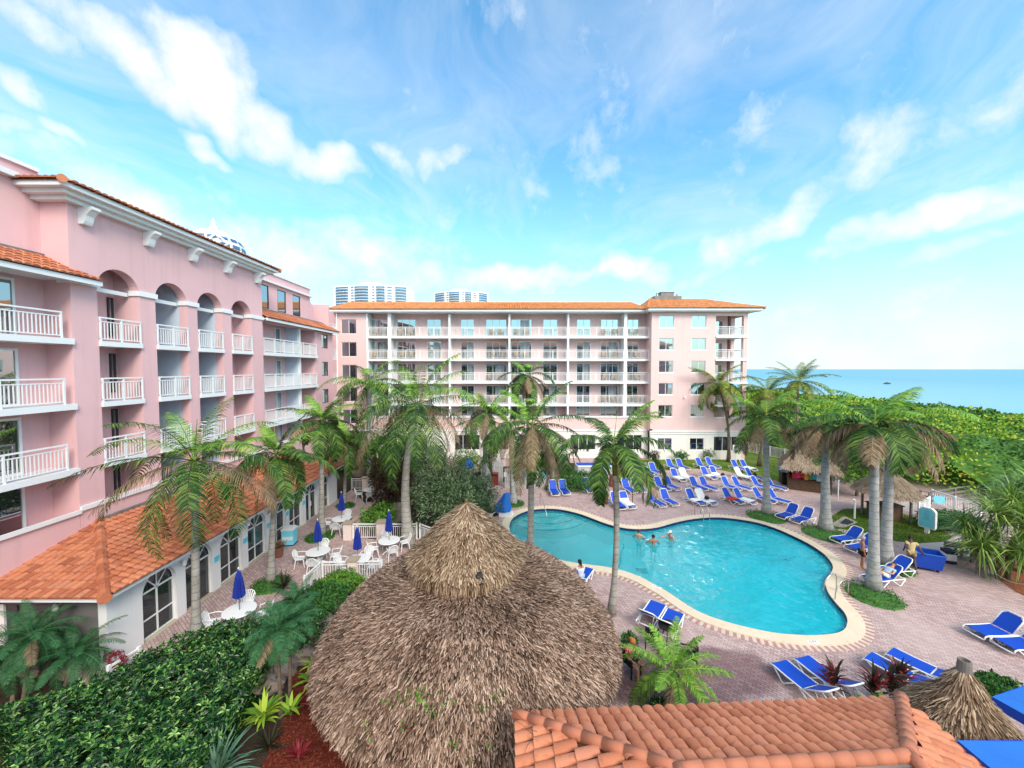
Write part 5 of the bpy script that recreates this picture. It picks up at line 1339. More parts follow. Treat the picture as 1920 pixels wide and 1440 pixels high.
sheet('lawn', LW1, .006, lawnm); sheet('lawn', LW2, .006, lawnm); sheet('garden_bed', LW3, .006, soilm); sheet('garden_bed', GB, .006, soilm); sheet('garden_bed', GB2, .006, soilm); sheet('garden_bed', [(-20.4,30.6),(-14.02,30.6),(-14.02,33.5),(-9.9,33.5),(-9.9,44.9),(-20.4,44.9)], .0065, soilm)
sheet('mulch_bed', MU, .012, mulm); sheet('mulch_bed', MO, .012, mulo)
sheet('path', px([(1700,1022),(1790,1013),(1780,992),(1740,972),(1690,955),(1690,940),(1740,950),(1800,985),(1850,1010),(1880,1030),(1845,1050),(1760,1048)]), .003, M['concrete_path'])
def scatter(poly, n, fn, r):
    xs_ = [p[0] for p in poly]; ys_ = [p[1] for p in poly]; k = 0
    while k < n:
        x = r.uniform(min(xs_),max(xs_)); y = r.uniform(min(ys_),max(ys_))
        if in_poly(x,y,poly): fn(x,y); k += 1
r = random.Random(7); m = MB()
def blade(x, y):
    a = r.uniform(0,2*pi); h = r.uniform(.04,.10); w_ = .012; d = Vector((cos(a)*.04,sin(a)*.04,h)); s_ = Vector((-sin(a),cos(a),0))*w_; p = Vector((x,y,.006)); m.add([p-s_,p+s_,p+d],[(0,1,2)])
scatter(LW1, 9000, blade, r); scatter(LW2, 12000, blade, r)
o = m.build('grass', M['grass']); tag(o, 'short green grass on the lawns beside the pool deck', 'grass', None, 'stuff')
m = MB()
def chip(x, y):
    a = r.uniform(0,2*pi); l = r.uniform(.03,.09); d = Vector((cos(a),sin(a),r.uniform(-.1,.3)))*l; s_ = Vector((-sin(a),cos(a),0))*.012; p = Vector((x,y,.02+r.uniform(0,.02))); m.add([p-s_,p+s_,p+d+s_,p+d-s_],[(0,1,2,3)])
scatter(MU, 5000, chip, r); o = m.build('mulch', M['mulch']); tag(o, 'red wood mulch chips between hedge and tiki hut', 'mulch', None, 'stuff')
m = MB(); scatter(MO, 3000, chip, r); o = m.build('mulch', M['mulch_orange']); tag(o, 'orange brown wood mulch under the screw pines', 'mulch', None, 'stuff')
# rocks of the dry cascade between terrace and hut
def boulder(label, c, rx, ry, rz, seed, group=None):
    r = random.Random(seed); m = MB(); off = Vector((r.uniform(0,9),)*3)
    m.ell((0,0,0), 1,1,1, 16, 10); m.v = [tuple(Vector((p[0]*rx,p[1]*ry,p[2]*rz))*(1+.35*mnoise.noise(Vector(p)*1.6+off)+.12*mnoise.noise(Vector(p)*4+off))) for p in m.v]
    o = m.build('boulder', M['rock']); o.location = (c[0],c[1],rz*.35); tag(o, label, 'rock', group)
RK = [(668,1105,.6,.4,.3,'brown flat boulder at the top of the rock edging by the terrace'),(640,1140,.5,.4,.35,'grey boulder in the rock edging right of the dark bush'),(612,1170,.5,.35,.3,'grey boulder midway along the rock edging'),(590,1200,.55,.4,.3,'pale long boulder above the date palms'),(560,1235,.6,.4,.3,'pale boulder behind the date palm trunks'),(530,1260,.5,.45,.35,'pinkish boulder left of the date palm trunks'),(505,1290,.5,.4,.3,'dark grey boulder at the hedge end of the edging'),(610,1225,.7,.5,.15,'low brown slab of rock against the hut thatch'),(675,890,1.2,.8,1.3,'rounded brown boulder beyond the far terrace railing'),(745,975,.5,.6,.9,'upright brown boulder left of the swollen palm trunk')]
for i, (x,y,a,b_,c_,lb) in enumerate(RK): boulder(lb, G(x,y), a, b_, c_, 300+i)

# ---------------------------------------------------------------- sea grape thicket on the dune
TK = [(32.5,62),(31.0,48),(32.6,41.6),(31.0,38.4),(28.6,35.6),(31.0,34.4),(34.5,33.2),(38,29),(41,25),(47,21),(58,16),(76,16),(80,40),(84,90),(86,150),(88,230),(62,230),(42,120),(33,64)]
def edge_d(x, y):
    best = 1e9
    for i in range(len(TK)):
        a, b_ = Vector(TK[i]), Vector(TK[(i+1)%len(TK)]); ab = b_-a; t_ = max(0,min(1,(Vector((x,y))-a).dot(ab)/ab.dot(ab))); best = min(best, (Vector((x,y))-a-ab*t_).length)
    return best
def can_z(x, y):
    e = min(1, edge_d(x,y)/9); e = e*e*(3-2*e)
    return .9+1.3*min(1,edge_d(x,y)/1.5)+1.75*e+.9*mnoise.noise(Vector((x*.10,y*.10,2)))*e+.55*mnoise.noise(Vector((x*.33,y*.33,5)))+.25*mnoise.noise(Vector((x*.9,y*.9,9)))
r = random.Random(9); m = MB(); md = MB(); k = 0
tx = [p[0] for p in TK]; ty = [p[1] for p in TK]
while k < 50000:
    y = 16+ (230-16)*r.random()**2.6; x = r.uniform(24,90)
    if not in_poly(x,y,TK): continue
    z = can_z(x,y); dist = math.hypot(x,y); sc_ = max(.7, dist/56); e = .3; k += 1
    nn = Vector((can_z(x-e,y)-can_z(x+e,y), can_z(x,y-e)-can_z(x,y+e), 2*e)).normalized()
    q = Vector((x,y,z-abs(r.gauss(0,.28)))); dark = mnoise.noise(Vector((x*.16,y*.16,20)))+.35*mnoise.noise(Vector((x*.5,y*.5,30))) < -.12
    for j in range(2):
        d = (rvec(r)+nn*.5+Vector((0,0,.2))).normalized(); leaf(md if dark else m, q+rvec(r)*.2, d, (nn+rvec(r)*.6).normalized(), r.uniform(.22,.40)*sc_, r.uniform(.16,.26)*sc_)
# trailing sprigs standing above the canopy
for _ in range(500):
    y = 20+150*r.random()**2; x = r.uniform(26,86)
    if not in_poly(x,y,TK): continue
    z = can_z(x,y); p = Vector((x,y,z-.1)); 
    for j in range(6): leaf(md, p+Vector((r.gauss(0,.1),r.gauss(0,.1),j*.12)), (rvec(r)+Vector((0,0,.6))).normalized(), rvec(r), .3, .16)
# the closed canopy just under the outer leaves
gx = [24+1.4*i for i in range(48)]; gy = [16+1.6*(i**1.22) for i in range(56)]
idx = {}
for i, x in enumerate(gx):
    for j, y in enumerate(gy):
        if in_poly(x,y,TK): idx[i,j] = len(idx)
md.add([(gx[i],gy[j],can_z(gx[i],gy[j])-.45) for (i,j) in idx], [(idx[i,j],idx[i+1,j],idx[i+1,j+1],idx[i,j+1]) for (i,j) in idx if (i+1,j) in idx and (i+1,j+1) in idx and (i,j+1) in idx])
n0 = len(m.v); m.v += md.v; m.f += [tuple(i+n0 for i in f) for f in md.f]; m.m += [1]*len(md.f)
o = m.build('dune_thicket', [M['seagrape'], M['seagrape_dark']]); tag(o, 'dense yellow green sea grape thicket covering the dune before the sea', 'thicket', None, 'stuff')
# tangled dead fronds and shrubs behind the towel hut
shr('shrub', 'tangled grey brown shrubs behind the white garden fence', 1505,846,44,803,'olive_green',28,2600,.3,.08, lump=.4)
shr('shrub', 'spiky leaved shrubs behind the towel hut', 1590,905,60,800,'pandanus',29,3000,.7,.05, lump=.4)
# ================================================================= SUN LOUNGERS
def make_lounger(ang, label):
    T = thing('sun_lounger', label, 'sun lounger', (0,0,0), 0, 'blue and white sun loungers')
    W_ = .34; hz = .34; hx = -.18; bl = .80; ca, sa = cos(ang), sin(ang)
    side = [(.98,.20),(.93,.31),(.80,hz),(.3,hz-.015),(hx,hz),(-.55,hz-.02),(-.88,hz-.03)]
    m = MB()
    for y in (-W_,W_): m.tube([(x,y,z) for x,z in side], .026, 7)
    m.tube([(.98,-W_,.20),(.985,0,.19),(.98,W_,.20)], .026, 7); m.tube([(-.88,-W_,hz-.03),(-.88,W_,hz-.03)], .024, 7); m.tube([(hx,-W_,hz-.02),(hx,W_,hz-.02)], .02, 6)
    m.build('frame', M['white_plastic'], T, smooth=True)
    m = MB(); N = 10; P = [(.90-1.06*k/N, hz+.012-.018*sin(pi*k/N)) for k in range(N+1)]
    for (x0,z0),(x1,z1) in zip(P,P[1:]): m.add([(x0,-W_+.025,z0),(x0,W_-.025,z0),(x1,W_-.025,z1),(x1,-W_+.025,z1),(x0,-W_+.025,z0-.012),(x0,W_-.025,z0-.012),(x1,W_-.025,z1-.012),(x1,-W_+.025,z1-.012)],[(0,1,2,3),(7,6,5,4),(0,3,7,4),(1,5,6,2)])
    m.build('seat_sling', M['blue_sling'], T)
    def bk(u, y, o=0): return (hx-.02-ca*u-sa*o*-1*0, y, hz+.01+sa*u+o)
    m = MB()
    ring = [bk(.0,-W_+.01),bk(bl*.8,-W_+.02),bk(bl*.96,-W_+.07),bk(bl,-W_*.55),bk(bl,W_*.55),bk(bl*.96,W_-.07),bk(bl*.8,W_-.02),bk(0,W_-.01)]
    m.tube(ring, .026, 7); m.build('back_frame', M['white_plastic'], T, smooth=True)
    m = MB(); n = [bk(.02,-W_+.04),bk(bl*.8,-W_+.05),bk(bl*.95,-W_*.55),bk(bl*.95,W_*.55),bk(bl*.8,W_-.05),bk(.02,W_-.04)]
    off = Vector((-sa,0,-ca))*.014; m.add([Vector(p) for p in n]+[Vector(p)+off for p in n], [(0,1,2,3,4,5),(11,10,9,8,7,6)]); m.build('back_sling', M['blue_sling'], T)
    for y in (-W_-.005,W_+.005):
        m = MB(); m.tube([(.80,y,hz-.02),(.62,y,.16),(.50,y,.03),(.40,y,.03),(.28,y,.15),(.08,y,hz-.03)], .024, 7); m.build('leg', M['white_plastic'], T, smooth=True)
        m = MB(); m.tube([(-.10,y,hz-.03),(-.34,y,.15),(-.52,y,.03),(-.64,y,.03),(-.72,y,.15),(-.86,y,hz-.05)], .024, 7); m.build('leg', M['white_plastic'], T, smooth=True)
    m = MB(); m.tube([bk(bl*.5,-W_+.06),(-.72,-W_+.06,hz-.05)], .012, 5); m.tube([bk(bl*.5,W_-.06),(-.72,W_-.06,hz-.05)], .012, 5); m.build('back_prop', M['white_plastic'], T)
    return T
ROWN = {'t':'the back row along the lawn','s':'the second row from the lawn','g':'the long third row on the deck','e':'the row nearest the far pool edge'}
LO = []   # px, py, foot direction (deg), label, recline
def row(key, L):
    for i, (x, y, a) in enumerate(L): LO.append((x, y, a, 'blue lounger, number %d from the left in %s' % (i+1, ROWN[key]), 56))
row('t', [(1212,889,-78),(1227,888,-78),(1259,880,-76),(1278,880,-76),(1315,878,-74),(1334,877,-74),(1383,882,-70),(1400,882,-70)])
row('s', [(1269,901,-76),(1286,900,-70),(1326,897,-74),(1343,896,-74),(1391,898,-62),(1411,899,-62)])
row('g', [(1038,926,-85),(1057,925,-83),(1101,921,-80),(1122,920,-78),(1177,922,-76),(1195,921,-75),(1239,918,-73),(1257,917,-72),(1306,918,-71),(1325,918,-70),(1367,918,-67),(1387,918,-66),(1423,917,-64),(1451,918,-62)])
row('e', [(1157,951,-80),(1174,950,-78),(1229,947,-76),(1252,945,-75),(1301,944,-72),(1320,944,-68),(1370,942,-68),(1392,943,-66),(1428,941,-64),(1457,943,-62)])
LO += [(1478,972,205,'left one of two blue loungers facing the pool left of the towel hut palm',52),(1506,980,205,'right one of two blue loungers facing the pool left of the towel hut palm',52),
 (1590,1018,192,'blue lounger standing clear to the left of the twin palms',45),(1617,1034,195,'blue lounger half hidden behind the twin palm trunks',45),
 (1655,1094,190,'blue lounger with the sunbather behind the nearer twin palm',42),(1675,1078,190,'empty blue lounger right behind the sunbather',42),
 (1868,1196,183,'blue lounger with raised back on the open bricks at the right edge',48),(1925,1222,182,'blue lounger cut by the right edge of the picture',48),
 (1508,1298,104,'left lounger of the bottom pair with red cordyline beside it',34),(1553,1288,104,'right lounger of the bottom pair with red cordyline beside it',34),
 (1692,1280,118,'left lounger of the pair behind the small thatched umbrella',14),(1735,1270,118,'right lounger of the pair behind the small thatched umbrella',14),
 (1221,1164,52,'blue lounger seen from behind at the hut, nearer the palm trunk',38),(1255,1182,52,'blue lounger seen from behind at the hut, above the date palm',38),
 (1090,1092,60,'lounger half hidden by the hut where the woman in white sits',30)]
protos = {}; LOOBJ = []
for (x, y, a, lb, rc) in LO:
    if rc not in protos: o = protos[rc] = make_lounger(rad(rc), lb)
    else: o = copy_tree(protos[rc])
    o['label'] = lb; b = G(x, y); o.location = (b.x, b.y, 0); o.rotation_euler = (0,0,rad(a)); LOOBJ.append(o)
# towels, bags on loungers
def towel(idx, mat, label, span, seed, back=False):
    r = random.Random(seed); L = LOOBJ[idx]; rc = rad(LO[idx][4]); m = MB(); pts = []; N = 14
    for k in range(N+1):
        u = span[0]+(span[1]-span[0])*k/N
        if u < 0: x, z = -.20+cos(rc)*u*1.0, .385-sin(rc)*u
        else: x, z = -.18+u, .375
        pts.append((x,z))
    rows = []
    for (x,z) in pts: rows.append([Vector((x+r.gauss(0,.008),y,z+r.uniform(-.004,.022)-(.10 if abs(y)>.34 else 0))) for y in (-.37,-.33,-.2,-.07,.07,.2,.33,.37)])
    vs = [p for rw in rows for p in rw]; n = 8
    m.add(vs, [(i*n+j,i*n+j+1,(i+1)*n+j+1,(i+1)*n+j) for i in range(N) for j in range(n-1)])
    o = m.build('towel', M[mat]); o.location = L.location; o.rotation_euler = L.rotation_euler
    sol = o.modifiers.new('thickness','SOLIDIFY'); sol.thickness = .015
    tag(o, label, 'towel', 'towels spread on loungers')
ix = {lb: i for i, (_,_,_,lb,_) in enumerate(LO)}
def at_(key, n): return ix['blue lounger, number %d from the left in %s' % (n, ROWN[key])]
for key, n, mat, span, txt in (('s',1,'towel_white',(0,1.0),'white towel on the first lounger of the second row'),('s',2,'towel_white',(-.72,1.05),'white towel covering the whole second lounger of the second row'),('s',3,'towel_white',(.2,.8),'folded white towel on the third lounger of the second row'),('s',4,'towel_white',(-.1,1.05),'white towel on the fourth lounger of the second row'),('s',5,'towel_white',(-.72,1.05),'white towel covering the fifth lounger of the second row'),('t',8,'towel_white',(0,1.0),'white towel on the last lounger of the lawn row'),
    ('e',2,'towel_white',(-.2,1.0),'white towel on the lounger behind the thin palm trunk'),('e',5,'towel_white',(.1,.7),'small white towel on the lounger behind the far ladder'),('e',6,'towel_white',(-.72,1.0),'white towel under the black bag by the far ladder'),('e',7,'towel_red',(-.0,.7),'red towel lying on a lounger near the pool'),('e',8,'towel_white',(.1,1.0),'white towel on the lounger right of the red towel')):
    towel(at_(key,n), mat, txt, span, hash(txt)%1000 if False else n*7+ord(key))
def bag(idx, label, u, seed, mat='cloth_black'):
    r = random.Random(seed); L = LOOBJ[idx]; m = MB(); m.ell((0,0,.13), .20,.14,.14, 12, 8); m.v = [tuple(Vector(p)*(1+.18*mnoise.noise(Vector(p)*9+Vector((seed,0,0))))) for p in m.v]
    m.tube([(-.1,0,.24),(-.06,0,.36),(.06,0,.36),(.1,0,.24)], .012, 5)
    o = m.build('bag', M[mat]); a = L.rotation_euler.z; o.location = Vector(L.location)+Vector((cos(a)*u,sin(a)*u,.385)); tag(o, label, 'bag', 'bags left on the loungers')
bag(at_('e',6), 'black bag on a white towelled lounger behind the far pool ladder', .25, 3); bag(at_('s',6), 'dark bag on the last lounger of the second row', .2, 5); bag(at_('s',4), 'dark bag at the foot of a towelled lounger in the second row', .75, 8)

# ================================================================= TERRACE FURNITURE
def make_chair(label):
    T = thing('plastic_chair', label, 'chair', (0,0,0), 0, 'white plastic chairs round the terrace tables')
    m = MB(); m.prism([(-.22,-.20),(.22,-.23),(.24,.20),(-.24,.20)] , .42, .445); m.build('seat', M['white_plastic'], T)
    m = MB()                        # fan shaped back, behind = +y
    for k in range(7):
        u = (k-3)/3; m.bar((u*.13,.20,.45),(u*.235,.34,.88-.12*u*u),.042,.014, up=Vector((0,1,.3)))
    m.tube([(-.21,.21,.45),(-.27,.29,.68),(-.22,.34,.80),(-.10,.355,.89),(.10,.355,.89),(.22,.34,.80),(.27,.29,.68),(.21,.21,.45)], .02, 6)
    m.build('backrest', M['white_plastic'], T, smooth=False)
    for sx in (-1,1):
        m = MB(); m.tube([(sx*.26,.28,.66),(sx*.29,.0,.66),(sx*.27,-.20,.63),(sx*.24,-.22,.44)], .022, 6); m.build('armrest', M['white_plastic'], T, smooth=True)
        for sy in (-1,1):
            m = MB(); m.tube([(sx*.22,sy*.19,.42),(sx*.27,sy*.25,0)], [.028,.022], 6); m.build('leg', M['white_plastic'], T)
    return T
def make_table(label):
    T = thing('patio_table', label, 'table', (0,0,0), 0, 'round white tables on the terrace')
    m = MB(); m.lathe([(0,.735),(.58,.735),(.60,.725),(.60,.705),(.57,.70),(0,.70)], 32); m.build('tabletop', M['white_plastic'], T)
    m = MB(); m.lathe([(.05,.70),(.045,.45),(.06,.2),(.05,.08)], 12); m.build('pedestal', M['white_plastic'], T)
    for k in range(4):
        a = pi/4+k*pi/2; m = MB(); m.tube([(cos(a)*.03,sin(a)*.03,.18),(cos(a)*.25,sin(a)*.25,.10),(cos(a)*.42,sin(a)*.42,.0)], [.03,.028,.02], 6); m.build('leg', M['white_plastic'], T)
    return T
def make_umbrella(label):
    T = thing('closed_umbrella', label, 'umbrella', (0,0,0), 0, 'closed blue umbrellas over the terrace tables')
    m = MB(); m.tube([(0,0,.03),(0,0,2.42)], .019, 8); m.build('pole', M['wood_grey'], T)
    m = MB(); prof = [(.02,2.36),(.06,2.32),(.10,2.15),(.135,1.9),(.16,1.65),(.18,1.45),(.195,1.28)]; n = 32; vs = []
    for (q,z) in prof:
        for k in range(n):
            f = 1+.22*cos(8*2*pi*k/n)*min(1,(2.4-z)*2); zz = z+(.035*cos(8*2*pi*k/n) if z < 1.3 else 0); vs.append((q*f*cos(2*pi*k/n),q*f*sin(2*pi*k/n),zz))
    m.add(vs, [(i*n+k,i*n+(k+1)%n,(i+1)*n+(k+1)%n,(i+1)*n+k) for i in range(len(prof)-1) for k in range(n)]); m.build('canopy', M['umbrella_blue'], T)
    m = MB(); m.ell((0,0,2.45), .03,.03,.05, 8, 6); m.build('finial', M['white_plastic'], T)
    return T
TB = [(450,1176,'the near table beside the dark cordyline',1,1.0,.35),(597,1058,'the table behind the white flower bowl',1,.95,.2),(671,1074,'the table against the white railing',1,1.0,-.15),(730,1036,'the table beside the swollen palm trunk',1,.95,.5),(641,992,'the table near the stepped wall',1,.95,.1),(695,934,'the far table by the end railing',0,.9,.3)]
t0_ = c0_ = u0_ = None
SIDES = ['pool side','far side','arcade side','near side']
for i, (x, y, ds, um, sc_, ph) in enumerate(TB):
    b = G(x, y); lb = 'round white plastic table, '+ds
    if t0_ is None: t0_ = o = make_table(lb)
    else: o = copy_tree(t0_)
    o['label'] = lb; o.location = b
    if um:
        lb = 'closed dark blue umbrella standing in '+ds
        if u0_ is None: u0_ = o = make_umbrella(lb)
        else: o = copy_tree(u0_)
        o['label'] = lb; o.location = b
    for k in range(4):
        a = ph+k*pi/2; lb = 'white fan backed chair on the %s of %s' % (SIDES[k], ds)
        if c0_ is None: c0_ = o = make_chair(lb)
        else: o = copy_tree(c0_)
        o['label'] = lb; o.location = b+Vector((cos(a),sin(a),0))*.86; o.rotation_euler = (0,0,a-pi/2)
# railings and stepped wall
def rail_run(name, label, a, b, h=.95, post=1.5, sp=.12, mat='white_paint', group=None, pil=False, cat='railing'):
    a = Vector((a[0],a[1],0)); b = Vector((b[0],b[1],0)); T = thing(name, label, cat, a, 0, group); d = b-a; L = d.length; u = d/L; Z = Vector((0,0,1)); m = MB()
    for z, s_ in ((h-.03,.06),(h-.17,.035),(.10,.04)): m.bar(Z*z, d+Z*z, s_, s_)
    for k in range(int(L/sp)):
        p = u*(k+.5)*sp; m.bar(p+Z*.12, p+Z*(h-.19), .025, .025)
    m.build('rail', M[mat], T); n = max(1, round(L/post))
    for k in range(n+1):
        m = MB(); p = d*k/n; m.box(p.x-.045,p.y-.045,0,p.x+.045,p.y+.045,h+.04); m.build('post', M[mat], T)
    return T
def pillar(label, c, h=.98, w_=.45, mat='pale_pink'):
    T = thing('pillar', label, 'pillar', (c[0],c[1],0), 0, 'low pillars of the terrace'); m = MB(); m.box(-w_/2,-w_/2,0,w_/2,w_/2,h); m.build('shaft', M[mat], T)
    m = MB(); m.box(-w_/2-.06,-w_/2-.06,h+.001,w_/2+.06,w_/2+.06,h+.07); m.build('cap', M['tan_cap'], T)
q1 = G(604,1088); q2 = G(716,1086); rail_run('terrace_railing', 'white railing of the terrace directly left of the tiki hut', q1, q2)
rail_run('terrace_railing', 'white stair rail sloping down at the corner of the terrace', (q1.x-.05,q1.y), tuple(G(572,1118))[:2])
pillar('low pillar with a tan cap by the table against the railing', G(663,1086), 1.0, .42)
xw = -10.1; rail_run('terrace_railing', 'white railing between the pink pillars right of the stepped wall', (xw+.25,23.4), (-8.35,23.4)); rail_run('terrace_railing', 'white railing between pink pillar and swollen palm', (-7.75,23.4), (-5.9,23.4)); rail_run('terrace_railing', 'short white railing emerging behind the thatch cap', (-5.7,23.4), (-4.2,22.3))
pillar('pink pillar where the stepped wall meets the railing', (xw,23.4), 1.0, .5); pillar('pink pillar in the middle of the railing behind the patio', (-8.05,23.4), 1.05, .5)
T = thing('stepped_wall', 'stepped pink terrace wall with tan caps climbing away from the patio', 'wall', (xw,25.8,0))
for k in range(4):
    y0 = 23.75+k*1.2; m = MB(); m.box(-.14,y0-25.8,0,.14,y0+1.18-25.8,.72); m.build('wall', M['pale_pink'], T); m = MB(); m.bar((0,y0-25.8,.78),(0,y0+.8-25.8,.86),.36,.06); m.box(-.3,y0+.8-25.8,.86,.3,y0+1.16-25.8,.93); m.build('cap', M['tan_cap'], T)
rail_run('terrace_railing', 'far white railing at the end of the terrace past the arcade', (-14.0,33.2), (-11.9,33.2)); rail_run('terrace_railing', 'second length of the far white terrace railing', (-11.7,33.2), (-10.0,32.6))
pillar('small pillar in the far terrace railing beside the short palm', (-12.85,33.2), 1.0, .4); pillar('small pillar in the far terrace railing by the dark croton', (-11.0,33.0), 1.05, .5)
rail_run('terrace_railing', 'short white railing below the restaurant corner behind the hedge', G(206,1300), G(262,1262), .9)
T = thing('wreath', 'dark red wreath hung on the short railing below the restaurant', 'wreath', G(222,1288)+Vector((0,0,.95)), 0)
m = MB(); r = random.Random(2)
for k in range(420):
    a = r.uniform(0,2*pi); p = Vector((cos(a)*.24,-.03,sin(a)*.24))+rvec(r)*.07; leaf(m, p, rvec(r), rvec(r), .09, .035)
m.build('wreath_leaves', M['red_leaf'], T)
# planters
def flower_bowl(label, c, s_, mat='white_plastic', leafm='bush_green', fl='flower_red', tall=False):
    T = thing('planter', label, 'planter', c); r = random.Random(int(c[0]*10)%97); m = MB(); h = .42*s_ if not tall else .62*s_
    if tall: m.lathe([(.20*s_,0),(.24*s_,.05*s_),(.31*s_,h),(.34*s_,h),(.34*s_,h*.9),(.33*s_,h+.02),(.27*s_,h-.03),(0,h-.06)], 24)
    else: m.lathe([(.24*s_,0),(.30*s_,.06*s_),(.40*s_,.26*s_),(.43*s_,.36*s_),(.47*s_,.40*s_),(.47*s_,h),(.40*s_,h),(.38*s_,h-.05),(0,h-.06)], 26)
    m.build('pot', M[mat], T, smooth=False); m = MB()
    for _ in range(240): p = Vector((r.gauss(0,.17*s_),r.gauss(0,.17*s_),h-.02+r.random()*.28*s_)); leaf(m, p, (rvec(r)+Vector((0,0,.5))).normalized(), rvec(r), .12*s_, .05*s_)
    m.build('foliage', M[leafm], T)
    if fl:
        m = MB()
        for _ in range(70):
            p = Vector((r.gauss(0,.17*s_),r.gauss(0,.17*s_),h+.1+r.random()*.22*s_)); m.ell(p,.028*s_,.028*s_,.022*s_,6,4)
        m.build('flowers', M[fl], T)
flower_bowl('round white bowl of dark red flowers on the terrace corner', G(594,1054), .8); flower_bowl('round white bowl of pink flowers by the stepped wall', G(655,987), .75, fl='flower_pink')
flower_bowl('dark pot of red flowers standing against the arcade', G(522,1044), .9, 'terracotta_pot', 'bush_green', 'flower_red', True)
flower_bowl('large brown pot with a small agave beside the pool loungers', G(1132,944), 1.15, 'terracotta_pot', 'agave', None, True)
# light blue cabinet on the terrace
T = thing('towel_cabinet', 'light blue and white drinks cabinet standing by the arcade windows', 'cabinet', G(543,1020), rad(8)); m = MB(); m.box(-.33,-.28,.06,.33,.28,.92); m.build('body', M['sign_blue'], T); m = MB(); m.box(-.36,-.31,.921,.36,.31,1.0); m.box(-.28,-.31,1.0,.28,.2,1.08); m.build('lid', M['white_plastic'], T); m = MB(); m.box(-.30,-.295,.35,.30,-.281,.55); m.build('label_band', M['white_plastic'], T); m = MB(); m.box(-.35,-.30,0,.35,.30,.059); m.build('plinth', M['cloth_navy'], T)

# ================================================================= DECK FURNITURE
def bin_(label, x, y):
    T = thing('litter_bin', label, 'bin', G(x,y), 0, 'red wooden litter bins'); m = MB()
    for k in range(5):
        for sy in (-1,1): m.box(-.29+k*.118,sy*.29-.015,.04,-.29+k*.118+.108,sy*.29+.015,.82); m.box(sy*.29-.015,-.29+k*.118,.04,sy*.29+.015,-.29+k*.118+.108,.82)
    m.box(-.27,-.27,.02,.27,.27,.78); m.build('body', M['red_bin'], T); m = MB(); m.box(-.34,-.34,.98,.34,.34,1.03)
    for sx in (-1,1):
        for sy in (-1,1): m.box(sx*.27-.02,sy*.27-.02,.82,sx*.27+.02,sy*.27+.02,.98)
    m.build('roof', M['red_bin'], T)
bin_('red slatted litter bin in front of the grey plank fence', 928,908); bin_('red slatted litter bin left of the yellow bush', 1150,912)
def plank_fence(label, a, b, h, curve=0, seed=1):
    a = Vector((a[0],a[1],0)); b = Vector((b[0],b[1],0)); T = thing('plank_fence', label, 'fence', a); d = b-a; L = d.length; u = d/L; nrm = Vector((-u.y,u.x,0)); r = random.Random(seed); n = int(L/.16); m = MB()
    for k in range(n):
        p = u*(k+.5)*.16+nrm*curve*sin(pi*(k+.5)/n); m.bar(p, p+Vector((0,0,h+r.uniform(-.03,.05))), .135, .03+r.uniform(0,.02), up=nrm)
    m.build('planks', M['fence_grey'], T); m = MB()
    for z in (.4, h-.3): m.tube([u*L*k/10+nrm*(curve*sin(pi*k/10)+.03)+Vector((0,0,z)) for k in range(11)], .035, 4)
    m.build('rails', M['wood_grey'], T)
fa, fb, fc = G(946,915), G(1026,912), G(908,905)
plank_fence('grey weathered plank fence with a life ring behind the pale palm', fa, fb, 1.75, -.35); plank_fence('shorter grey plank fence left of the white pole', fc, G(944,903), 2.0, 0, 2)
T = thing('kiosk', 'grey boarded pool hut with a gabled roof behind the left plank fence', 'hut', G(918,890)); m = MB(); m.box(-.8,-.7,0,.8,.7,1.6); m.add([(-.8,-.7,1.6),(.8,-.7,1.6),(0,-.7,2.1),(-.8,.7,1.6),(.8,.7,1.6),(0,.7,2.1)],[(0,1,2),(3,5,4)]); m.build('wall', M['fence_grey'], T); m = MB()
for sx in (-1,1): m.add([(0,-.85,2.16),(sx*.95,-.85,1.56),(sx*.95,.85,1.56),(0,.85,2.16),(0,-.85,2.10),(sx*.95,-.85,1.5),(sx*.95,.85,1.5),(0,.85,2.10)],[(0,1,2,3),(4,7,6,5),(0,4,5,1),(1,5,6,2)])
m.build('roof', M['fence_grey'], T); m = MB(); m.box(.1,-.72,.7,.6,-.701,1.4); m.build('notice_board', M['white_paint'], T)
T = thing('life_ring', 'orange life ring hung on the grey plank fence', 'life ring', G(966,916)+Vector((.05,-.12,1.15))); m = MB(); m.tube([(cos(2*pi*k/24)*.27,0,sin(2*pi*k/24)*.27) for k in range(25)], .07, 8); m.build('ring', M['cloth_orange'], T)
for (x,y,lb,mt) in ((948,913,'small white notice fixed to the grey plank fence','white_paint'),(983,914,'blue notice fixed to the grey plank fence','canopy_blue'),(1004,914,'tall white notice on the right end of the plank fence','white_paint'),(1020,913,'round blue and white notice at the plank fence end','sign_blue')):
    b = G(x,y); m = MB(); m.box(-.16,-.02,0,.16,0,.42 if 'tall' not in lb else 1.0); o = m.build('notice', M[mt]); o.location = (b.x,b.y-.34,1.0 if 'tall' not in lb else .6); tag(o, lb, 'sign', 'notices on the plank fence')
def post(label, x, y, h, r_=.05, mat='white_paint', name='post'):
    m = MB(); m.tube([(0,0,0),(0,0,h)], r_, 10); m.lathe([(r_*1.4,h),(r_*1.4,h+.04),(0,h+.06)], 10); o = m.build(name, M[mat]); o.location = G(x,y); tag(o, label, 'post')
post('white post with a rusty foot beside the left red bin', 936,903, 1.9); post('white post at the left end of the lawn', 1173,912, 2.0); post('white post on the lawn corner by the back wing', 1380,870, 2.1, .05)
m = MB(); m.box(-.45,-.03,0,.45,.03,.65); o = m.build('lawn_sign', M['white_paint']); q = G(1380,870); o.location = (q.x,q.y-.09,1.5); tag(o, 'blank looking white sign board on the lawn post', 'sign')
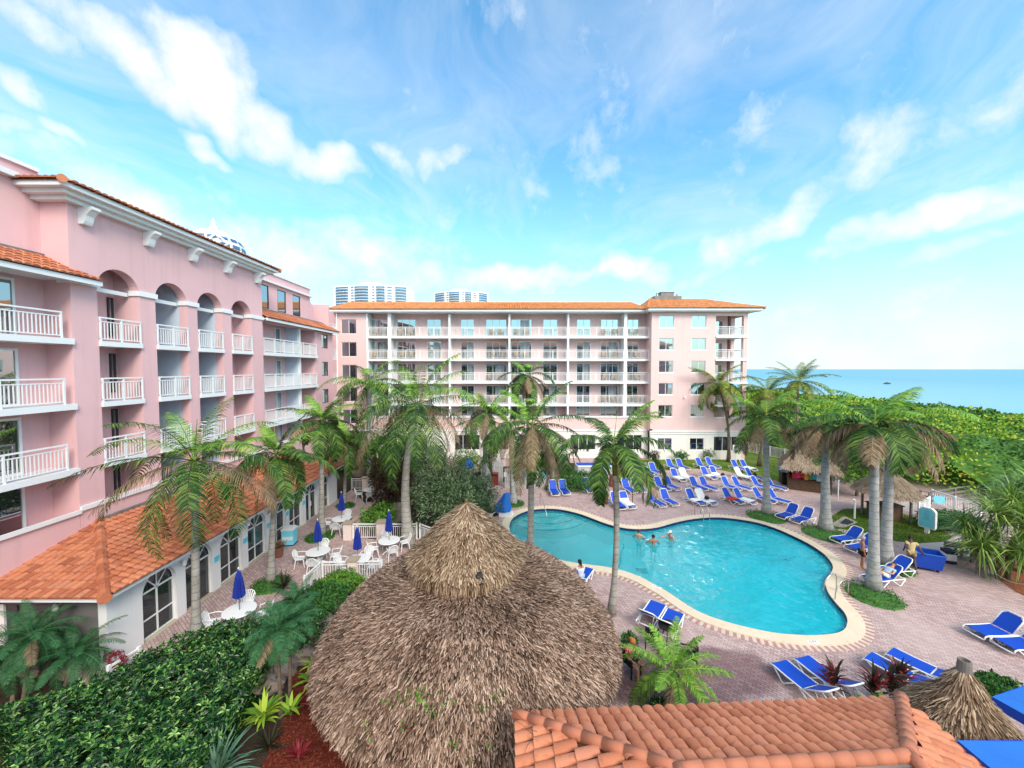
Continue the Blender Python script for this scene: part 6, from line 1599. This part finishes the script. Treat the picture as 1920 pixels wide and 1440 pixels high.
for (x,y,lb) in ((1164,944,'brown post left of the towelled lounger'),(1186,943,'brown post in the middle of the low rope line'),(1206,944,'brown post right of the low rope line')): post(lb, x, y, .95, .035, 'wood_brown')
# stacked loungers by the hedge
so0 = None
for k in range(6):
    lb = 'stack of white loungers, number %d of six from the left along the hedge' % (k+1)
    if so0 is None:
        so0 = o = thing('lounger_stack', lb, 'lounger stack', (0,0,0), 0, 'stacks of white loungers')
        m = MB()
        for j in range(6): z = .16+j*.13; m.box(-.36,-.85,z,-.30,.85,z+.06); m.box(.30,-.85,z,.36,.85,z+.06); m.box(-.30,-.85,z,.30,-.79,z+.06); m.box(-.30,.79,z,.30,.85,z+.06)
        for sx in (-.33,.33):
            for y in (-.6,.6): m.box(sx-.025,y-.03,0,sx+.025,y+.03,.16)
        m.build('frames', M['white_plastic'], o); m = MB()
        for j in range(6): z = .17+j*.13; m.box(-.299,-.789,z,.299,.789,z+.03)
        m.build('slings', M['white_plastic'], o); m = MB(); m.box(-.299,-.3,.865,.299,.789,.88); m.build('top_sling', M['blue_sling'], o)
    else: o = copy_tree(so0)
    o['label'] = lb; b = G(1087+k*10.8, 887); o.location = b; o.rotation_euler = (0,0,rad(3))
# pool lift under its blue cover
b = G(940,966); T = thing('pool_lift', 'pool lift chair wrapped in a bright blue cover at the pool corner', 'pool lift', b, rad(-10)); m = MB()
rings = [(.30,.05,.55,.30),(.45,.05,.62,.34),(.7,.08,.60,.36),(1.0,.22,.42,.34),(1.35,.36,.30,.26),(1.6,.42,.22,.18),(1.68,.43,.05,.05)]; vs = []; n = 20
for (z,cx_,rx,ry) in rings:
    for k in range(n): a = 2*pi*k/n; f = 1+.10*sin(a*5+z*3); vs.append((cx_+rx*f*cos(a),ry*f*sin(a),z))
m.add(vs, [(i*n+k,i*n+(k+1)%n,(i+1)*n+(k+1)%n,(i+1)*n+k) for i in range(len(rings)-1) for k in range(n)]+[tuple(range((len(rings)-1)*n,len(rings)*n))]); m.build('cover', M['canopy_blue'], T, smooth=False)
m = MB(); m.prism([(-.1,-.4),(.75,-.35),(.85,.3),(-.1,.35)], .02, .26); m.build('base', M['white_plastic'], T); m = MB(); m.tube([(-.35,-.15,.30),(-.55,-.2,.18),(-.75,-.25,.05)], .03, 6); m.box(-1.0,-.42,.02,-.6,-.05,.08); m.build('footrest', M['white_plastic'], T)
# pool ladders
def ladder(label, c, a, steps=3):
    T = thing('pool_ladder', label, 'pool ladder', (c[0],c[1],0), a, 'steel pool ladders')
    for y in (-.25,.25):
        m = MB(); m.tube([(.75,y,.0),(.75,y,.62),(.68,y,.80),(.5,y,.86),(.25,y,.82),(.0,y,.62),(-.12,y,.30),(-.14,y,-.9)], .022, 8); m.build('handrail', M['chrome'], T, smooth=True)
    m = MB()
    for k in range(steps): m.box(-.19,-.24,-.32-k*.28,-.09,.24,-.29-k*.28)
    m.build('steps', M['chrome'], T)
e_ = G(1556,1119); ladder('steel pool ladder at the right end of the pool', (e_.x+.05,e_.y), rad(18)); e_ = G(1323,972); ladder('steel pool ladder on the far edge near the loungers', (e_.x,e_.y+.05), rad(105))
b = G(1013,948); T = thing('pool_handrail', 'single steel handrail at the curved entry steps', 'handrail', b); m = MB(); q = G(1025,975,-.3)-b; m.tube([(0,.2,0),(0,.2,.85),(.02,.12,.92),(q.x*.5,q.y*.45,.62),(q.x,q.y,.1),(q.x,q.y,-.6)], .022, 8); m.build('rail', M['chrome'], T, smooth=True)
# lane rope line on the pool floor
q0, q1 = G(1174,995,-1.05), G(1160,1064,-1.05); m = MB(); m.tube([q0.lerp(q1,k/12)+Vector((.05*sin(k*1.3),0,.02)) for k in range(13)], .045, 6); o = m.build('pool_line', M['cloth_navy']); tag(o, 'dark line across the pool floor behind the thin palm', 'line')
# depth markers: small white tiles with dark lettering
def marker(label, p, rz, txt, w_=.42, h_=.16, vertical=False):
    T = thing('depth_marker', label, 'depth marker', p, rz, 'depth markers on the pool edge'); m = MB(); m.box(-w_/2,-h_/2,0,w_/2,h_/2,.006); tl_ = m.build('tile', M['white_plastic'], T)
    cu = bpy.data.curves.new('t','FONT'); cu.body = txt; cu.size = h_*.95; cu.align_x = 'CENTER'; cu.align_y = 'CENTER'; ob = bpy.data.objects.new('tmp', cu); COL.objects.link(ob); dg = bpy.context.evaluated_depsgraph_get(); me = bpy.data.meshes.new_from_object(ob.evaluated_get(dg)); bpy.data.objects.remove(ob); me.transform(Matrix.Translation((0,0,.009))); me.materials.clear(); me.materials.append(M['cloth_navy']); me.name = 'lettering'; link('lettering', me, tl_)
    if vertical: T.rotation_euler = (pi/2,0,rz)
    return T
c_ = G(1525,1204,.052); marker('white depth marker tile on the near right coping', c_, 0, '5 FT'); c_ = G(1231,1100,.052); marker('white depth marker tile on the near coping by the palm', c_, rad(-40), '4 FT')
c_ = G(1187,990,-.03); marker('white depth marker on the far tile band behind the thin palm', (c_.x,c_.y-.06,.0), 0, '4 FT', .5,.13, True); c_ = G(1452,989,-.03); marker('white depth marker on the far tile band below the lounger pair', (c_.x-.03,c_.y-.05,.0), rad(-25), '5 FT', .5,.13, True)
# blue site sign on the lawn
b = G(1738,1000); T = thing('site_sign', 'blue sign board with a white frame standing on the lawn', 'sign', b, math.atan2(-.3,-.95)+pi/2)
m = MB(); kx_ = .66; sh = [(-.55,.35),(.55,.35),(.62,.45),(.62,1.45),(.5,1.58),(.3,1.68),(-.3,1.68),(-.5,1.58),(-.62,1.45),(-.62,.45)]; sh = [(x*kx_,z) for x,z in sh]
m.add([(x,-.10,z) for x,z in sh]+[(x,.10,z) for x,z in sh], [tuple(range(9,-1,-1))[::-1], tuple(range(19,9,-1))]+[(i,(i+1)%10,(i+1)%10+10,i+10) for i in range(10)]); m.build('board', M['white_paint'], T)
m = MB(); s2 = [(x*.9,1.02+(z-1.02)*.9) for x,z in sh]; m.add([(x,-.106,z) for x,z in s2], [tuple(range(10))]); fc_ = m.build('face', M['sign_blue'], T); m = MB(); r = random.Random(4)
for k in range(6): 
    w_ = r.uniform(.12,.24); m.box(-w_,-.109,1.42-k*.10,w_*.9,-.107,1.445-k*.10)
m.build('lettering', M['sign_deep'], fc_); m = MB(); m.box(-.10,-.08,0,.10,.08,.35); m.build('post', M['white_paint'], T)
# shower post and its grate
b = G(1602,973); T = thing('shower_post', 'white beach shower post with a bent top on the lawn', 'shower', b); m = MB(); m.tube([(0,0,0),(0,0,1.25),(-.04,0,1.36),(-.16,0,1.40)], .055, 10); m.build('post', M['white_paint'], T)
m = MB(); q = [G(1556,985),G(1583,968),G(1608,980),G(1582,990)]; m.add([p+Vector((0,0,.03)) for p in q]+[p for p in q], [(0,3,2,1),(0,1,5,4),(1,2,6,5),(2,3,7,6),(3,0,4,7)]); o = m.build('shower_slab', M['concrete_path']); tag(o, 'pale concrete slab of the beach shower at the lawn edge', 'slab')
m = MB(); q = [G(1574,982),G(1586,973),G(1601,980),G(1590,985)]; m.add([p+Vector((0,0,.045)) for p in q]+[p+Vector((0,0,.031)) for p in q], [(0,3,2,1),(0,1,5,4),(1,2,6,5),(2,3,7,6),(3,0,4,7)]); o = m.build('drain_grate', M['grate']); tag(o, 'dark drain grate in the shower slab', 'grate')
post('thin white post left of the round green tree', 1567,905, 1.9, .05); post('second thin white post leaning by the round green tree', 1571,938, 1.6, .04)
# black bin counter and blue bins by the towel hut
b = G(1481,908); T = thing('bar_bin', 'black towel bin with a white paper notice beside the towel hut', 'bin', b, rad(-20)); m = MB(); m.box(-.75,-.45,.05,.75,.45,1.1); m.box(-.78,-.48,1.1,.78,.48,1.16); m.build('body', M['black_plastic'], T); m = MB(); m.box(-.25,-.456,.55,.2,-.451,.95); m.build('notice', M['white_paint'], T)
for k,(x,y,lb) in enumerate(((1466,896,'blue recycling bin left of the black towel bin'),(1474,889,'blue drum behind the black towel bin'))):
    T = thing('blue_bin', lb, 'bin', G(x,y)); m = MB(); m.lathe([(.0,0),(.24,0),(.30,.95),(.32,.97),(.32,1.02),(.28,1.02),(0,1.0)], 18); m.build('body', M['cart_blue'], T); m = MB(); m.lathe([(.33,1.021),(.30,1.10),(0,1.14)], 18); m.build('lid', M['sign_deep'], T)
# laundry cart
b = G(1734,1066); T = thing('laundry_cart', 'deep blue plastic laundry cart pushed across the deck', 'cart', b, rad(-28)); m = MB()
o4 = [(-.52,-.33),(.52,-.33),(.52,.33),(-.52,.33)]; t4 = [(-.64,-.42),(.64,-.42),(.64,.42),(-.64,.42)]; i4 = [(x*.94,y*.92) for x,y in t4]
m.add([(x,y,.14) for x,y in o4]+[(x,y,.92) for x,y in t4]+[(x,y,.92) for x,y in i4]+[(x*.93,y*.9,.35) for x,y in o4], [(3,2,1,0),(12,13,14,15)]+[(i,(i+1)%4,(i+1)%4+4,i+4) for i in range(4)]+[(i+4,(i+1)%4+4,(i+1)%4+8,i+8) for i in range(4)]+[(i+8,(i+1)%4+8,(i+1)%4+12,i+12) for i in range(4)])
m.build('tub', M['cart_blue'], T); m = MB(); rr = [Vector((x,y,.92)) for x,y in t4]; m.tube(rr+[rr[0]], .03, 6); m.build('rim', M['canopy_blue'], T)
for sx in (-.4,.4):
    for sy in (-.24,.24):
        m = MB(); m.tube([(sx,sy-.02,.06),(sx,sy+.02,.06)], .06, 12); m.box(sx-.02,sy-.03,.06,sx+.02,sy+.03,.14); m.build('wheel', M['black_plastic'], T)
# boardwalk, ramp railing, wooden rails at the right
rail_run('ramp_railing', 'white picket ramp railing leading down to the beach boardwalk', G(1747,943), G(1838,973), 1.05, 1.6, .16); rail_run('ramp_railing', 'short white railing end with a gate post beside the path', G(1722,968), G(1742,956), 1.0, 1.5, .16)
q = G(1756,954); m = MB(); m.box(-.3,-.02,0,.3,.02,.5); o = m.build('ramp_sign', M['sign_blue']); o.location = (q.x,q.y-.15,.5); o.rotation_euler = (0,0,rad(-25)); tag(o, 'small light blue sign on the white ramp railing', 'sign')
rail_run('garden_fence', 'white picket fence along the lawn behind the palms', G(1394,846), G(1500,868), 1.25, 1.8, .14, cat='fence')
def wood_rail(label, pts, h=.95, name='wooden_handrail'):
    T = thing(name, label, 'handrail', pts[0], 0, 'weathered boardwalk handrails'); o_ = Vector(pts[0]); P = [Vector(p)-o_ for p in pts]
    for a, b_ in zip(P, P[1:]):
        m = MB(); Z = Vector((0,0,1)); m.bar(a+Z*h, b_+Z*h, .14, .04); m.bar(a+Z*(h*.62), b_+Z*(h*.62), .03, .12); m.bar(a+Z*(h*.25), b_+Z*(h*.25), .03, .12); m.build('rail', M['wood_grey'], T)
    for a in P:
        m = MB(); m.box(a.x-.05,a.y-.05,0,a.x+.05,a.y+.05,h-.021); m.build('post', M['wood_grey'], T)
wood_rail('grey wooden handrail of the boardwalk behind the thatch shelter', [G(1697,935),G(1725,942),G(1742,946)]); wood_rail('long grey wooden handrail running into the thicket', [G(1745,945),G(1790,937),G(1835,930)])
wood_rail('weathered grey wooden rail under the screw pines', [G(1832,1076),G(1880,1068),G(1935,1060),G(2000,1050)], .9); wood_rail('grey wooden rail end with a light blue top by the crates', [G(1826,1048),G(1868,1062)], .85)
m = MB(); q0, q1 = G(1848,1082), G(1925,1120); m.tube([q0+Vector((0,0,.62))]+[q0.lerp(q1,k/8)+Vector((0,0,.60-.25*sin(pi*k/8))) for k in range(1,9)], .02, 6); o = m.build('rope', M['rope']); tag(o, 'pale rope strung low past the orange mulch', 'rope'); post('short wooden bollard holding the rope by the mulch', 1847,1084, .7, .08, 'wood_grey', 'bollard')
def crate_box(name, label, x, y, w_, d_, h_, parts, rz=0, cat='box'):
    T = thing(name, label, cat, G(x,y), rz)
    for (nm, mt, z0, z1, g) in parts: m = MB(); m.box(-w_/2-g,-d_/2-g,z0*h_,w_/2+g,d_/2+g,z1*h_); m.build(nm, M[mt], T)
    return T
crate_box('cooler', 'white and navy striped cool box at the end of the wooden rack', 1778,1054,.42,.5,.7,[('base','cloth_navy',0,.25,0),('body','white_plastic',.251,.75,-.003),('lid','cloth_navy',.751,1,.01)], rad(-20), 'cool box')
T = thing('wooden_rack', 'grey wooden slatted rack with towels on top by the path', 'rack', G(1812,1050), rad(-12))
for sx in (-.75,0,.75):
    for sy in (-.3,.3): m = MB(); m.box(sx-.05,sy-.05,0,sx+.05,sy+.05,.8); m.build('leg', M['wood_grey'], T)
m = MB()
for k in range(5): m.box(-.85,-.36+k*.15,.801,.85,-.36+k*.15+.12,.84)
for z in (.2,.5): m.box(-.8,-.37,z,.8,-.35,z+.14); m.box(-.8,.35,z,.8,.37,z+.14)
m.build('slats', M['wood_grey'], T)
q = T.location; m = MB(); m.ell((0,0,.07), .34,.22,.09, 14, 8); m.v = [tuple(Vector(p)*(1+.2*mnoise.noise(Vector(p)*7))) for p in m.v]; o = m.build('towel_pile', M['towel_red']); o.location = (q.x-.1,q.y,.84); tag(o, 'crumpled red towels lying on the wooden rack', 'towel')
m = MB(); m.ell((0,0,.06), .4,.3,.10, 14, 8); m.v = [tuple(Vector(p)*(1+.2*mnoise.noise(Vector(p)*6+Vector((4,0,0))))) for p in m.v]; o = m.build('towel_pile', M['cloth_light_blue']); o.location = (q.x+.6,q.y+.1,.84); tag(o, 'crumpled pale blue towels lying on the wooden rack', 'towel')
# dark wicker chairs and table by the date palm
def black_chair(label, x, y, rz):
    T = thing('dark_chair', label, 'chair', G(x,y), rz, 'dark chairs beside the hut'); m = MB(); m.box(-.24,-.24,.40,.24,.24,.45); m.build('seat', M['black_plastic'], T); m = MB(); m.box(-.24,.22,.45,.24,.27,.92); m.build('backrest', M['black_plastic'], T)
    for sx in (-.22,.22):
        for sy in (-.22,.22): m = MB(); m.box(sx-.02,sy-.02,0,sx+.02,sy+.02,.40); m.build('leg', M['black_plastic'], T)
        m = MB(); m.box(sx-.025,-.22,.62,sx+.025,.22,.66); m.build('armrest', M['black_plastic'], T)
black_chair('dark chair behind the date palm fronds, nearer the loungers', 1222,1215, rad(160)); black_chair('dark chair holding the woman in pink', 1183,1262, rad(30)); black_chair('dark chair half hidden beneath the date palm fronds', 1290,1250, rad(-100))
T = thing('side_table', 'small dark side table between the dark chairs', 'table', G(1252,1205)); m = MB(); m.lathe([(0,.70),(.36,.70),(.36,.66),(0,.66)], 20); m.build('tabletop', M['black_plastic'], T)
for k in range(3): a = 2*pi*k/3; m = MB(); m.tube([(cos(a)*.1,sin(a)*.1,.66),(cos(a)*.3,sin(a)*.3,0)], .02, 6); m.build('leg', M['black_plastic'], T)
# lamps and small fittings on the buildings
for (x,y,Y,lb) in ((283,1128,14.7,None),):
    pass
def wall_lamp(label, p, d):
    T = thing('flood_lamp', label, 'lamp', p); m = MB(); m.tube([(0,0,0),Vector(d)*.12], .03, 6); m.build('arm', M['white_paint'], T); m = MB(); m.lathe([(.03,.1),(.07,.02),(.09,-.12),(.0,-.12)], 10, Vector(d)*.18); m.build('head', M['white_paint'], T)
wall_lamp('white flood lamp on the restaurant wall by the first doorway', (XA,15.95,2.35), (1,0,0)); wall_lamp('white flood lamp on the grey end wall under the roof', (-15.6,12.99,2.4), (0,-1,0)); wall_lamp('small white lamp on the pink wall between window columns', (D(1283,752,44.2).x,44.19,7.3), (0,-1,0)); wall_lamp('white flood lamp under the arcade eave halfway along', (XA,19.9,2.4), (1,0,0))
# blue slide-like toy beyond the oleander
q = G(872,905); T = thing('parasol', 'folded bright blue parasol leaning behind the oleander', 'umbrella', q); m = MB(); m.tube([(0,0,.1),(.3,0,2.4)], .03, 6); m.build('pole', M['white_paint'], T); m = MB(); r = random.Random(6)
for k in range(14): a = 2*pi*k/14; m.add([(.3,0,2.35),(.3+cos(a)*.55,sin(a)*.45,1.5+.2*sin(k*2.1)),(.3+cos(a+.45)*.55,sin(a+.45)*.45,1.45+.2*cos(k*1.7))],[(0,1,2)])
m.build('canopy', M['canopy_blue'], T)
# small boat far out
q = D(1664,718,0.1) if False else Vector((300*704/720,300,-1.2)); T = thing('boat', 'tiny dark boat far out on the sea', 'boat', q); m = MB(); m.add([(-2,-.7,.0),(1.6,-.7,0),(2.6,0,.1),(1.6,.7,0),(-2,.7,0),(-2.1,-.8,.8),(1.7,-.8,.85),(3,0,1.0),(1.7,.8,.85),(-2.1,.8,.8)],[(4,3,2,1,0),(5,6,7,8,9),(0,1,6,5),(1,2,7,6),(2,3,8,7),(3,4,9,8),(4,0,5,9)]); m.build('hull', M['dark_frame'], T); m = MB(); m.box(-.9,-.4,.8,.5,.4,1.5); m.build('cabin', M['grey_stucco'], T)
# ================================================================= PEOPLE
def skin_mesh(J, E, R_, root, sub=1):
    names = list(J); idx = {n: i for i, n in enumerate(names)}
    me = bpy.data.meshes.new('body'); me.from_pydata([tuple(J[n]) for n in names], [(idx[a],idx[b]) for a,b in E], [])
    ob = bpy.data.objects.new('tmp_body', me); COL.objects.link(ob)
    md = ob.modifiers.new('s','SKIN'); md.use_smooth_shade = True; md.branch_smoothing = .5
    for n, i in idx.items():
        sv = me.skin_vertices[0].data[i]; r_ = R_[n]; sv.radius = r_ if isinstance(r_, tuple) else (r_, r_); sv.use_root = (n == root)
    ob.modifiers.new('b','SUBSURF').levels = sub
    dg = bpy.context.evaluated_depsgraph_get(); out = bpy.data.meshes.new_from_object(ob.evaluated_get(dg))
    bpy.data.objects.remove(ob); return out
RAD = dict(pelvis=(.135,.10), waist=(.12,.09), chest=(.145,.105), neck=.055, skull=.088, crown=.07, LS=.06, RS=.06, LE=.043, RE=.043, LW=.030, RW=.030, LP=(.036,.018), RP=(.036,.018), LH=.085, RH=.085, LK=.058, RK=.058, LA=.040, RA=.040, LT=.035, RT=.035)
EDG = [('pelvis','waist'),('waist','chest'),('chest','neck'),('neck','skull'),('skull','crown'),('chest','LS'),('chest','RS'),('LS','LE'),('LE','LW'),('LW','LP'),('RS','RE'),('RE','RW'),('RW','RP'),('pelvis','LH'),('pelvis','RH'),('LH','LK'),('LK','LA'),('LA','LT'),('RH','RK'),('RK','RA'),('RA','RT')]
def person(label, loc, rz, J, skin, hair, top=None, bottom=None, hairlen=0, cap=None, group=None):
    """J: joint positions (x right, y ahead is -y, z up) for a 1.72 m body"""
    J = {k: Vector(v) for k, v in J.items()}; look = J.pop('look', Vector((0,-1,0))); T = thing('person', label, 'person', loc, rz, group)
    me = skin_mesh(J, EDG, RAD, 'pelvis', 2); bm = bmesh.new(); bm.from_mesh(me)
    mb = MB()
    up = (J['crown']-J['neck']).normalized(); f = look.normalized(); f = (f-up*f.dot(up)).normalized(); sd = f.cross(up)
    hc = J['skull']+up*.02
    mb.tube([hc+f*.080+up*.02, hc+f*.105-up*.02, hc+f*.085-up*.03], [.008,.016,.010], 6)     # nose
    for s_ in (-1,1): mb.ell(hc+sd*s_*.088-up*.005, .012,.02,.03, 6, 5)                       # ears
    for w_, p_, e_ in (('LW','LP','LE'),('RW','RP','RE')):                                   # fingers and thumb
        d = (J[p_]-J[w_]).normalized(); a = d.orthogonal().normalized(); b = d.cross(a)
        for k, (ln, o_) in enumerate(((.062,-.028),(.075,-.010),(.072,.010),(.055,.027))):
            q = J[p_]+a*o_; mb.tube([q-d*.01, q+d*ln*.45+b*.004, q+d*ln*.75+b*.018, q+d*ln*.95+b*.034], [.010,.0095,.0085,.006], 6)
        q = J[w_]+d*.03+a*-.026; mb.tube([q, q+d*.025-a*.022+b*.01, q+d*.05-a*.028+b*.022], [.012,.011,.008], 6)
    vs = [bm.verts.new(p) for p in mb.v]
    for fc in mb.f:
        try: bm.faces.new([vs[i] for i in fc])
        except ValueError: pass
    for fc in bm.faces: fc.smooth = True
    bm.to_mesh(me); bm.free(); me.materials.clear(); me.materials.append(M[skin]); me.name = 'body'; link('body', me, T)
    rot = Matrix((sd, f, up)).transposed()
    m = MB(); m.ell((0,0,0), .098,.108,.112, 16, 10); keep = []
    for fc in m.f:
        c = sum((Vector(m.v[i]) for i in fc), Vector())/4
        if not (c.y > .035 and c.z < .05) and c.z > -.075-(hairlen>0)*.05: keep.append(fc)
    m.f = keep; m.m = [0]*len(keep); m.v = [tuple(rot@Vector(p)+hc+up*.012-f*.008) for p in m.v]
    if hairlen: m.tube([hc-f*.08+up*.03, hc-f*.13-up*.05, hc-f*.12-up*hairlen], [.05,.045,.015], 8)
    m.build('hair', M[hair], T, smooth=True)
    m = MB()
    for s_ in (-1,1): m.ell(hc+f*.082+sd*s_*.034+up*.02, .011,.011,.009, 6, 5)
    m.build('eyes', M['eye_dark'], T); m = MB(); m.ell(hc+f*.084-up*.055, .022,.010,.007, 8, 5); m.build('mouth', M['lip'], T)
    def cloth(nm, keys, mat, grow, ends={}):
        JJ = {k: J[k] for k in keys}
        for k, (a, b, t_) in ends.items(): JJ[k] = J[a].lerp(J[b], t_)
        R2 = {}
        for k in JJ:
            base = RAD.get(k) or RAD[ends[k][0]]
            if k in ends: 
                ra, rb = RAD[ends[k][0]], RAD[ends[k][1]]; ra = ra[0] if isinstance(ra,tuple) else ra; rb = rb[0] if isinstance(rb,tuple) else rb; base = ra+(rb-ra)*ends[k][2]
            R2[k] = tuple(q+grow for q in base) if isinstance(base, tuple) else base+grow
        E = [(a,b) for a,b in EDG if a in JJ and b in JJ]+[(a,k) for k,(a,b,t_) in ends.items()]
        me2 = skin_mesh(JJ, E, R2, keys[0], 2); me2.materials.append(M[mat]); link(nm, me2, T)
    if top: cloth('shirt', ['waist','pelvis','chest','LS','RS'], top, .038, {'Ls':('LS','LE',.55),'Rs':('RS','RE',.55)})
    if bottom: cloth('shorts', ['pelvis','waist','LH','RH'] if False else ['pelvis','LH','RH'], bottom, .03, {'Lh':('LH','LK',.6),'Rh':('RH','RK',.6)})
    if cap:
        m = MB(); m.ell(hc+up*.05, .105,.112,.08, 16, 8); m.v = [tuple(p) for p in m.v]; m.add([hc+up*.05+f*.09+sd*.08,hc+up*.05+f*.09-sd*.08,hc+up*.035+f*.18-sd*.05,hc+up*.035+f*.18+sd*.05],[(0,1,2,3)]); m.build('cap', M[cap], T, smooth=True)
    return T
def stand(**k):
    J = dict(pelvis=(0,0,.95), waist=(0,0,1.10), chest=(0,.01,1.32), neck=(0,.01,1.47), skull=(0,-.015,1.60), crown=(0,-.01,1.68), LS=(.18,.01,1.40), RS=(-.18,.01,1.40), LE=(.24,.03,1.12), RE=(-.24,.03,1.12), LW=(.25,-.05,.88), RW=(-.25,-.05,.88), LP=(.25,-.07,.79), RP=(-.25,-.07,.79), LH=(.09,0,.90), RH=(-.09,0,.90), LK=(.10,-.02,.50), RK=(-.10,-.02,.50), LA=(.10,.02,.08), RA=(-.10,.02,.08), LT=(.12,-.13,.035), RT=(-.12,-.13,.035)); J.update(k); return J
def sit(**k):
    J = dict(pelvis=(0,.05,.50), waist=(0,.07,.66), chest=(0,.06,.88), neck=(0,.03,1.03), skull=(0,-.01,1.16), crown=(0,-.01,1.24), LS=(.18,.05,.96), RS=(-.18,.05,.96), LE=(.24,-.02,.70), RE=(-.24,-.02,.70), LW=(.16,-.24,.60), RW=(-.16,-.24,.60), LP=(.13,-.32,.58), RP=(-.13,-.32,.58), LH=(.10,.0,.48), RH=(-.10,.0,.48), LK=(.14,-.42,.48), RK=(-.14,-.42,.48), LA=(.14,-.44,.08), RA=(-.14,-.44,.08), LT=(.15,-.58,.035), RT=(-.15,-.58,.035)); J.update(k); return J
SW_ = 'swimmers standing in the pool'
def foot(x, y, z=0): q = G(x, y, z); return q
b = G(1198,1010,-.12); person('bather with dark swimsuit and brown hair by the far pool wall', (b.x,b.y,-1.27), rad(150), stand(LE=(.34,-.10,1.18),LW=(.42,-.34,1.06),LP=(.44,-.42,1.04),RE=(-.34,-.12,1.18),RW=(-.20,-.32,1.04),RP=(-.14,-.38,1.02)), 'skin_light', 'hair_brown', None, 'cloth_black', 0, None, SW_)
b = G(1225,1020,-.12); person('broad backed bather with dark hair seen from behind in the pool', (b.x,b.y,-1.27), rad(175), stand(LE=(.38,-.05,1.2),LW=(.36,-.28,1.08),LP=(.32,-.36,1.06),RE=(-.38,-.05,1.2),RW=(-.36,-.28,1.08),RP=(-.32,-.36,1.06)), 'skin_tan', 'hair_dark', None, 'cloth_black', 0, None, SW_)
b = G(1257,1012,-.12); person('bather in a white visor reaching one arm out to the left', (b.x,b.y,-1.27), rad(-60), stand(RE=(-.30,-.24,1.30),RW=(-.30,-.50,1.30),RP=(-.30,-.59,1.30),LE=(.28,.04,1.12)), 'skin_light', 'hair_dark', None, 'cloth_navy', 0, 'cloth_white', SW_)
b = G(1087,1094); person('woman with a dark ponytail in white and pale blue sitting by the hut', (b.x,b.y,-.10), rad(200), sit(), 'skin_light', 'hair_dark', 'cloth_white', 'cloth_light_blue', .24)
b = G(1183,1262); person('seated person in a bright pink top under the date palm fronds', (b.x,b.y,.0), rad(30), sit(skull=(0,-.06,1.15),crown=(0,-.08,1.23)), 'skin_light', 'cloth_orange', 'cloth_pink', 'cloth_black', .12)
b = G(1616,1066); person('standing sunburnt man in dark shorts partly behind the twin palms', (b.x,b.y,0), rad(60), stand(LE=(.28,-.06,1.14),LW=(.14,-.26,1.08),LP=(.08,-.32,1.06)), 'skin_tan', 'hair_grey', None, 'cloth_black')
b = G(1708,1066); person('worker in a yellow shirt and tan trousers hauling the blue cart', (b.x,b.y,0), rad(150), stand(chest=(0,-.08,1.30),neck=(0,-.14,1.44),skull=(0,-.21,1.55),crown=(0,-.23,1.63),LS=(.18,-.08,1.38),RS=(-.18,-.08,1.38),RE=(-.30,.05,1.12),RW=(-.42,.12,.92),RP=(-.48,.15,.90),LE=(.26,.02,1.12),LW=(.26,-.14,.92),LP=(.26,-.2,.86),LK=(.10,-.16,.50),LA=(.10,-.12,.08),LT=(.12,-.27,.035),RK=(-.10,.06,.50),RA=(-.10,.30,.14),RT=(-.12,.18,.04)), 'skin_dark', 'hair_dark', 'cloth_yellow', 'cloth_tan')
L = LOOBJ[ix['blue lounger with the sunbather behind the nearer twin palm']]; rc = rad(42)
lie = dict(pelvis=(0,.12,.47), waist=(0,.26,.53), chest=(0,.42,.67), neck=(0,.53,.78), skull=(0,.61,.88), crown=(0,.66,.95), look=(0,-.8,.5), LS=(.17,.46,.72), RS=(-.17,.46,.72), LE=(.25,.24,.58), RE=(-.25,.24,.58), LW=(.12,.05,.62), RW=(-.12,.05,.62), LP=(.05,.0,.62), RP=(-.05,.0,.62), LH=(.09,.05,.45), RH=(-.09,.05,.45), LK=(.10,-.34,.66), RK=(-.10,-.38,.52), LA=(.10,-.62,.44), RA=(-.10,-.76,.44), LT=(.11,-.74,.50), RT=(-.11,-.84,.54))
person('sunbather lying back on a lounger in pale clothes', tuple(L.location), L.rotation_euler.z+pi/2, lie, 'skin_light', 'hair_brown', 'cloth_light_blue', 'cloth_white')
